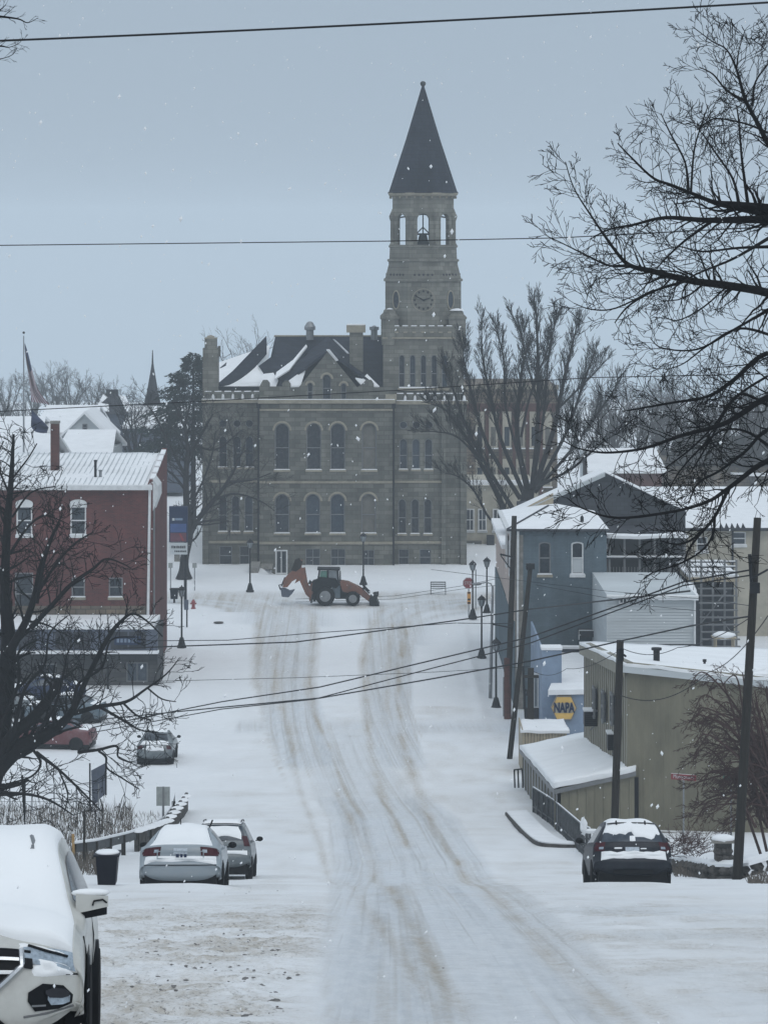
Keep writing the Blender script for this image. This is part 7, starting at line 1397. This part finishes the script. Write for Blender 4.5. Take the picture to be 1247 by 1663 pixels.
bm = prism([(488, 925), (495, 924), (499, 948), (506, 965), (512, 972), (504, 975), (496, 968), (486, 945), (478, 950)], .8, 1.15, 'boom', 'orange')
prism([(476, 928), (484, 910), (491, 912), (489, 924), (496, 930), (485, 940), (474, 946), (466, 956), (458, 956), (460, 944), (468, 934)], .75, 1.2, 'dipper_arm', 'orange', bm)
prism([(472, 928), (479, 911), (485, 909), (491, 914), (487, 925), (480, 930)], .7, 1.25, 'boom_knuckle', 'pole', bm)
MB().tube([q_(493, 924, .9), q_(494, 946, .9)], .06, 6).tube([q_(462, 940, .95), q_(456, 955, .95)], .05, 6).tube([q_(458, 952, 1.05), q_(452, 953, 1.05), q_(455, 961, 1.05)], .05, 6).build('ram', 'black', bm)
prism([(455, 958), (462, 958), (470, 962), (478, 960), (474, 966), (468, 972), (457, 971)], .65, 1.4, 'rear_bucket', 'slategrey', bm)
prism([(502, 978), (500, 958), (506, 948), (512, 948), (512, 966), (508, 975)], .5, 1.6, 'rear_frame', 'orange'); prism([(500, 950), (502, 945), (506, 948), (508, 945), (512, 944), (512, 952)], .6, 1.4, 'control_levers', 'black')
MB().tube([q_(508, 966, .3), q_(505, 980, .2)], .07, 6).build('stabiliser', 'black', E)
# ================================================================== SMALL THINGS ON THE HILL
# wheelie bin
Y = 73.0; X = XA(173, Y); zb = gz(X, Y); s = Y / F; t = thing('wheelie_bin', 'dark blue wheelie bin with snow on its lid beside the silver saloon', 'bin', (X, Y, zb))
zt = ZA(1392, Y); MB().hexa([(X - .21, Y, zb), (X + .21, Y, zb), (X + .21, Y + .45, zb), (X - .21, Y + .45, zb)], [(X - .26, Y, zt), (X + .26, Y, zt), (X + .26, Y + .55, zt), (X - .26, Y + .55, zt)]).build('body', 'bin', t)
MB().box(X - .30, X + .30, Y - .05, Y + .62, zt, zt + .045).build('lid', 'bin', t); MB().blob((X, Y + .28, zt + .05), (.29, .3, .065), 2, 16, 6, .02).build('snow', 'snowf', t, True)
MB().tube([(X - .33, Y + .0, zt - .03), (X - .33, Y + .5, zt - .03)], .02, 6).build('handle', 'plastic', t)
for x in (-.18, .18): MB().tube([(X + x - .02, Y + .5, zb + .1), (X + x + .02, Y + .5, zb + .1)], .1, 12).build('wheel', 'rubber', t)
# guard rail on the left with snow
t = thing('guard_rail', 'low snow topped guard rail bending away at the left verge behind the silver saloon', 'guard rail', _P(200, 1380, 106))
RL = [(120, 1402, 101), (155, 1396, 102.5), (200, 1376, 106), (243, 1357, 110), (268, 1338, 115), (279, 1315, 120), (284, 1296, 127)]
for i in range(len(RL) - 1):
    a, b = _P(*RL[i]), _P(*RL[i + 1]); za, zb_ = gz(a.x, a.y), gz(b.x, b.y)
    a, b = Vector((a.x, a.y, za + .72)), Vector((b.x, b.y, zb_ + .72))
    r_ = MB().slab([a, b, b - Vector((0, 0, .10)), a - Vector((0, 0, .10))], .06, (0, 1, 0)).slab([a - Vector((0, .03, .1)), b - Vector((0, .03, .1)), b - Vector((0, 0, .2)), a - Vector((0, 0, .2))], .05, (0, 1, 0)).slab([a - Vector((0, 0, .2)), b - Vector((0, 0, .2)), b - Vector((0, 0, .31)), a - Vector((0, 0, .31))], .06, (0, 1, 0)).build('rail_beam', 'rail', t)
    MB().slab([a + Vector((0, -.05, .05)), b + Vector((0, -.05, .05)), b + Vector((0, .16, .05)), a + Vector((0, .16, .05))], .06).build('snow', 'snow', r_)
    for f in (.0, .5): p = a.lerp(b, f); MB().box(p.x - .07, p.x + .07, p.y + .05, p.y + .2, gz(p.x, p.y) - .3, p.z - .05).build('post', 'pole', t)
t = thing('crash_barrier', 'dark ribbed barrier wall with snow caught along its edge behind the parked cars', 'barrier', _P(275, 1315, 118))
A3, B3, C3 = _P(204, 1368, 108), _P(252, 1336, 113), _P(290, 1290, 128)
for i, (a, b) in enumerate(((A3, B3), (B3, C3))):
    n = 7
    for j in range(n):
        u, v = a.lerp(b, j / n), a.lerp(b, (j + .94) / n); zu, zv = gz(u.x, u.y), gz(v.x, v.y); MB().slab([(u.x + .3, u.y, zu + .75), (v.x + .3, v.y, zv + .75), (v.x + .3, v.y, zv - .2), (u.x + .3, u.y, zu - .2)], .18, (.6, -.4, 0)).build('barrier_slab', 'stonedark', t)
        MB().blob((u.x + .45, u.y - .05, zu + .74), (.25, .4, .05), j, 8, 4, .1).build('snow', 'snow', t)
# back of a sign
Y = 117.; t = post_sign('traffic_sign', 'plain grey back of a rectangular traffic sign at the left barrier', 265, 1345, 1278, Y, .045, 'metal'); MB().box(XA(254, Y), XA(276, Y), Y - .03, Y - .005, ZA(1309, Y), ZA(1278, Y)).build('sign_plate', 'signback', t); MB().box(XA(264, Y), XA(267, Y), Y - .05, Y - .031, ZA(1309, Y), ZA(1279, Y)).build('channel', 'frame', t)
# slate coloured panel on legs in the white lot
Y = 128.; t = thing('sign_board', 'slate grey upright board on thin legs in the snowy lot below the tree', 'board', (XA(158, Y), Y, gz(XA(158, Y), Y)))
MB().slab([_P(148, 1252, Y), _P(171, 1240, Y + .8), _P(171, 1290, Y + .8), _P(162, 1298, Y + .4), _P(150, 1312, Y)], .08, (0, 1, 0)).build('panel', 'slategrey', t)
for px, y0, y1 in ((146, 1240, 1318), (172, 1242, 1292)): MB().tube([_P(px, y0, Y), _P(px, y1, Y)], .035, 6).build('post', 'black', t)
MB().tube([_P(163, 1298, Y), _P(167, 1315, Y)], .03, 5).build('leg', 'black', t)
# stakes and thin posts on the left bank
for px, b, tp, Y, w, m_, lab in ((120, 1385, 1355, 101, .05, 'stake', 'short orange brown wooden stake in the scrub at left'), (136, 1388, 1318, 100, .04, 'pole', 'dark thin post standing in the scrub next to the orange stake'), (157, 1380, 1362, 104, .035, 'pole', 'thin short stick in the snow left of the guard rail, nearer the bin'),
 (174, 1375, 1362, 106, .03, 'pole', 'thinnest short stick in the snow just before the guard rail'), (40, 1325, 1265, 125, .05, 'black', 'thin black post in the white lot at far left'), (166, 1350, 1306, 119, .03, 'pole', 'slim stick post between the board and the guard rail')):
    X = XA(px, Y); t = thing('wooden_stake' if m_ != 'black' else 'thin_post', lab, 'stake' if m_ != 'black' else 'post', (X, Y, gz(X, Y))); MB().tube([(X, Y, gz(X, Y) - .3), (X + rg.uniform(-.03, .03), Y, ZA(tp, Y))], w, 5).build('stick', m_, t)
# wire fence along the far lot edge at left
t = thing('wire_fence', 'thin wire fence strung across the white lot at the left edge', 'fence', (XA(60, 128), 128, gz(XA(60, 128), 128)))
for i in range(6): X = XA(-20 + 36 * i, 128); MB().tube([(X, 128, gz(X, 128) - .1), (X, 128, gz(X, 128) + 1.1)], .03, 5).build('post', 'metal', t)
for z in (.35, .7, 1.05): MB().tube([(XA(-20, 128), 128, gY(128) + z), (XA(160, 128), 128, gY(128) + z)], .008, 4).build('strand', 'wire', t)
# pavement railing on the right
t = thing('pavement_railing', 'dark metal railing with many uprights stepping down beside the tan lean-to', 'railing', _P(915, 1320, 115))
RR = [(958, 1352, 104.5), (948, 1344, 106), (898, 1293, 120), (866, 1288, 127)]
for i in range(len(RR) - 1):
    a, b = _P(*RR[i]), _P(*RR[i + 1]); ln = (a - b).length; n = max(2, int(ln / .42))
    ga, gb = gz(a.x, a.y), gz(b.x, b.y); a = Vector((a.x, a.y, ga + 1.0)); b = Vector((b.x, b.y, gb + 1.0))
    for h in (0, -.78): MB().tube([a + Vector((0, 0, h)), b + Vector((0, 0, h))], .035, 6).build('rail', 'rail', t)
    for j in range(n + 1): p = a.lerp(b, j / n); MB().tube([(p.x, p.y, gz(p.x, p.y) - .1), (p.x, p.y, p.z)], .045 if j % 4 == 0 else .024, 5).build('upright', 'rail', t)
    MB().tube([a + Vector((0, 0, .04)), b + Vector((0, 0, .04))], .025, 5).build('snow', 'snow', t)
t = thing('rail_end', 'small snowy metal railing panel just left of the dark hatchback', 'railing', _P(952, 1355, 103))
for y_ in (1352, 1362, 1370): MB().tube([_P(940, y_, 103), _P(966, y_ + 1, 103)], .03, 6).build('rail', 'rail', t)
for px in (941, 953, 965): MB().tube([_P(px, 1350, 103), _P(px, 1382, 103)], .035, 6).build('upright', 'rail', t)
MB().blob(_P(948, 1342, 103), (.12, .12, .3), 3, 8, 5, .2).blob(_P(957, 1350, 103), (.3, .12, .08), 4, 8, 5, .2).build('snow', 'snow', t)
t = thing('stair_rail', 'short black stair rail at the far corner of the lean-to', 'railing', _P(841, 1265, 138))
for px in (835, 841, 848): MB().tube([_P(px, 1250, 138), _P(px + 1, 1280, 138)], .035, 6).build('upright', 'black', t)
MB().tube([_P(834, 1251, 138), _P(848, 1249, 138)], .035, 6).build('rail', 'black', t)
# kerb edge of the driveway, dark against the snow
t = MB(); KB = [(820, 1325), (835, 1342), (852, 1360), (872, 1374), (905, 1378), (952, 1379)]; pts = []
for px, py in KB: y = Yat(py); pts.append(Vector((XA(px, y), y, gz(XA(px, y), y))))
cc = [Vector(p) for p in catmull([tuple(p) for p in pts], 5)]
for i in range(len(cc) - 1): t.slab([cc[i] + Vector((0, 0, .13)), cc[i + 1] + Vector((0, 0, .13)), cc[i + 1] + Vector((.15, .1, .13)), cc[i] + Vector((.15, .1, .13))], .3)
t.build('kerb', 'stonedark', kind='structure'); t = MB()
for i in range(len(cc) - 1): t.slab([cc[i] + Vector((.06, .05, .17)), cc[i + 1] + Vector((.06, .05, .17)), cc[i + 1] + Vector((.9, .6, .12)), cc[i] + Vector((.9, .6, .12))], .1)
t.build('snowy_pavement', 'snow', kind='structure')
# stone wall and pillar at the right
t = thing('stone_wall', 'low dark rubble garden wall with snow on top running behind the right hand pole', 'wall', _P(1170, 1410, 92)); rg = random.Random(41)
WL = [(1092, 1386, 97), (1122, 1392, 95), (1150, 1398, 92), (1188, 1402, 91), (1215, 1395, 90), (1300, 1382, 90)]
wp = [_P(a, b, c_) for a, b, c_ in WL]
for i in range(len(wp) - 1):
    a, b = wp[i], wp[i + 1]; ln = (b - a).length; n = max(2, int(ln / .42)); dn = Vector((-(b - a).y, (b - a).x, 0)).normalized()
    for j in range(n):
        for r_ in range(2):
            p = a.lerp(b, (j + .5 + rg.uniform(-.1, .1)) / n); h = .26; g0_ = gz(p.x, p.y) - .15
            MB().blob((p.x, p.y, g0_ + h * (r_ + .5) + .02), (.24 * rg.uniform(.8, 1.1), .2, .16 * rg.uniform(.8, 1.2)), rg.randint(0, 999), 7, 4, .18).build('stone', 'stonedark', t)
    MB().slab([Vector((a.x, a.y - .16, gz(a.x, a.y) + .47)), Vector((b.x, b.y - .16, gz(b.x, b.y) + .47)), Vector((b.x, b.y + .5, gz(b.x, b.y) + .47)), Vector((a.x, a.y + .5, gz(a.x, a.y) + .47))], .09).build('snow', 'snow', t)
Y = 92.; X = XA(1174, Y); zb = gz(X, Y) - .1; t = thing('gate_pillar', 'square rubble stone gate pillar capped with snow left of the right hand pole', 'pillar', (X, Y, zb)); zt = ZA(1367, Y)
MB().box(X - .24, X + .24, Y - .2, Y + .28, zb, zt).build('core', 'stonedark', t)
nr_ = int((zt - zb) / .21)
for r_ in range(nr_):
    for j in range(3): MB().blob((X - .19 + .19 * j + rg.uniform(-.02, .02) + (.05 if r_ % 2 else 0), Y - .22, zb + .105 + .21 * r_), (.12 * rg.uniform(.8, 1.2), .09, .105), rg.randint(0, 999), 7, 4, .2).build('stone', 'stonedark', t)
MB().box(X - .35, X + .35, Y - .34, Y + .38, zt, zt + .07).build('cap_stone', 'concrete', t); MB().blob((X, Y, zt + .08), (.36, .36, .13), 6, 16, 6, .03).build('snow', 'snowf', t, True)
MB().blob((X + .4, Y - .1, zb + .72), (.16, .14, .13), 8).build('snow', 'snow', t)
t = thing('brush_pile', 'small pile of brown branches with snow beside the dark hatchback', 'brush pile', _P(1108, 1375, 96)); sg_ = []
for i in range(120): a = _P(rg.uniform(1088, 1140), rg.uniform(1368, 1392), rg.uniform(95, 97)); grow(sg_, rg, a, (rg.uniform(-.6, 1), rg.gauss(0, .4), rg.uniform(0, .7)), rg.uniform(.3, .9), .012, 1, 0, 40, .5, 3, .15, .15, 0, .006)
build_segs(sg_, 'branches', 'redtwig', t, 3)
for i in range(4): MB().blob(_P(1092 + 13 * i, 1370 + 3 * i, 96), (.25, .2, .06), i, 9, 5, .15).build('snow', 'snow', t)
# ================================================================== FLAGS
Y = 236.0; X = XA(38.5, Y); t = thing('flagpole', 'tall thin flagpole rising behind the brick building roof at far left', 'flagpole', (X, Y, 0))
MB().tube([(X, Y, 0), (X, Y, ZA(545, Y))], [.11, .04], 8).build('pole', 'metal', t); MB().blob((X, Y, ZA(540, Y)), .1, 1, 10, 6, 0).build('finial', 'black', t)
def flagmat(stripes):
    m, tr, b = newmat('flag_cloth'); b.inputs['Roughness'].default_value = .85
    if stripes:
        uv = tr.nodes.new('ShaderNodeUVMap'); s_ = tr.nodes.new('ShaderNodeSeparateXYZ'); lk(tr, uv.outputs[0], s_.inputs[0])
        a = tr.nodes.new('ShaderNodeMath'); a.operation = 'MULTIPLY'; a.inputs[1].default_value = 6.5; lk(tr, s_.outputs[1], a.inputs[0]); f = tr.nodes.new('ShaderNodeMath'); f.operation = 'FRACT'; lk(tr, a.outputs[0], f.inputs[0])
        g = tr.nodes.new('ShaderNodeMath'); g.operation = 'GREATER_THAN'; g.inputs[1].default_value = .5; lk(tr, f.outputs[0], g.inputs[0])
        l1 = tr.nodes.new('ShaderNodeMath'); l1.operation = 'LESS_THAN'; l1.inputs[1].default_value = .42; lk(tr, s_.outputs[0], l1.inputs[0]); l2 = tr.nodes.new('ShaderNodeMath'); l2.operation = 'GREATER_THAN'; l2.inputs[1].default_value = .46; lk(tr, s_.outputs[1], l2.inputs[0])
        an = tr.nodes.new('ShaderNodeMath'); an.operation = 'MULTIPLY'; lk(tr, l1.outputs[0], an.inputs[0]); lk(tr, l2.outputs[0], an.inputs[1])
        lk(tr, mixc(tr, an.outputs[0], mixc(tr, g.outputs[0], (.15, .03, .05), (.5, .5, .52)), (.02, .03, .08)), b.inputs['Base Color'])
    else: b.inputs['Base Color'].default_value = (.02, .03, .075, 1)
    return m
def flag(nm, lab, pts_top, pts_bot, m_, amp):
    """cloth hanging between an upper edge and a lower edge given in photo points"""
    t_ = thing(nm, lab, 'flag', _P(*pts_top[0], Y)); n, k_ = 22, 10; a = catmull(pts_top, 8); b = catmull(pts_bot, 8); vs = []; uvs = []
    for i in range(n + 1):
        f = i / n; A_ = a[min(len(a) - 1, int(f * (len(a) - 1)))]; B_ = b[min(len(b) - 1, int(f * (len(b) - 1)))]
        for j in range(k_ + 1): g = j / k_; p = _P(A_[0] + (B_[0] - A_[0]) * g, A_[1] + (B_[1] - A_[1]) * g, Y + amp * math.sin(g * 9 + f * 5)); vs.append(p); uvs.append((f, 1 - g))
    fs = [(i * (k_ + 1) + j, i * (k_ + 1) + j + 1, (i + 1) * (k_ + 1) + j + 1, (i + 1) * (k_ + 1) + j) for i in range(n) for j in range(k_)]
    mb = MB(); mb.add(vs, fs); o = mb.build('cloth', m_, t_, True); ul = o.data.uv_layers.new(name='UVMap')
    for p in o.data.polygons:
        for li in p.loop_indices: ul.data[li].uv = uvs[o.data.loops[li].vertex_index]
flag('national_flag', 'limp striped flag in red, white and blue hanging from the top of the flagpole', [(40, 556), (46, 575), (55, 612), (62, 634), (80, 657)], [(40, 566), (43, 590), (48, 618), (50, 640), (51, 652)], flagmat(True), .25)
flag('dark_flag', 'plain dark blue flag hanging lower on the flagpole beneath the striped one', [(51.5, 665), (60, 674), (70, 684), (79, 694)], [(50, 692), (56, 700), (66, 703), (76, 703)], flagmat(False), .25)
# ================================================================== FALLING SNOW AND HAZE
rg = random.Random(99); fl = MB()
for i in range(1700):
    Yf = 9 + 110 * rg.random() ** 1.25; p = _P(rg.uniform(-60, 1310), rg.uniform(-80, 1720), Yf)
    if p.z < gz(p.x, p.y) + .1: continue
    s = rg.uniform(.003, .0075) * (.7 + Yf / 60); d = Vector((rg.gauss(.15, .25), 0, 1)).normalized(); e_ = rg.uniform(1.0, 2.0)
    x_, y_, z_ = Vector((1, 0, 0)) * s, Vector((0, 1, 0)) * s, d * s * e_
    fl.add([p - x_, p + x_, p - y_, p + y_, p - z_, p + z_], [(0, 2, 4), (2, 1, 4), (1, 3, 4), (3, 0, 4), (2, 0, 5), (1, 2, 5), (3, 1, 5), (0, 3, 5)])
fl.build('falling_snow', 'snowf', kind='stuff')
hz = MB().box(-700, 700, -30, 1695, -64, 47).build('haze', 'snow', kind='stuff')
hm = bpy.data.materials.new('haze_air'); hm.use_nodes = True; ht = hm.node_tree; ht.nodes.clear(); pv = ht.nodes.new('ShaderNodeVolumePrincipled'); oo = ht.nodes.new('ShaderNodeOutputMaterial')
pv.inputs['Color'].default_value = (.88, .955, 1.0, 1); pv.inputs['Density'].default_value = 0.00052; ht.links.new(pv.outputs[0], oo.inputs['Volume']); hz.data.materials.clear(); hz.data.materials.append(hm)
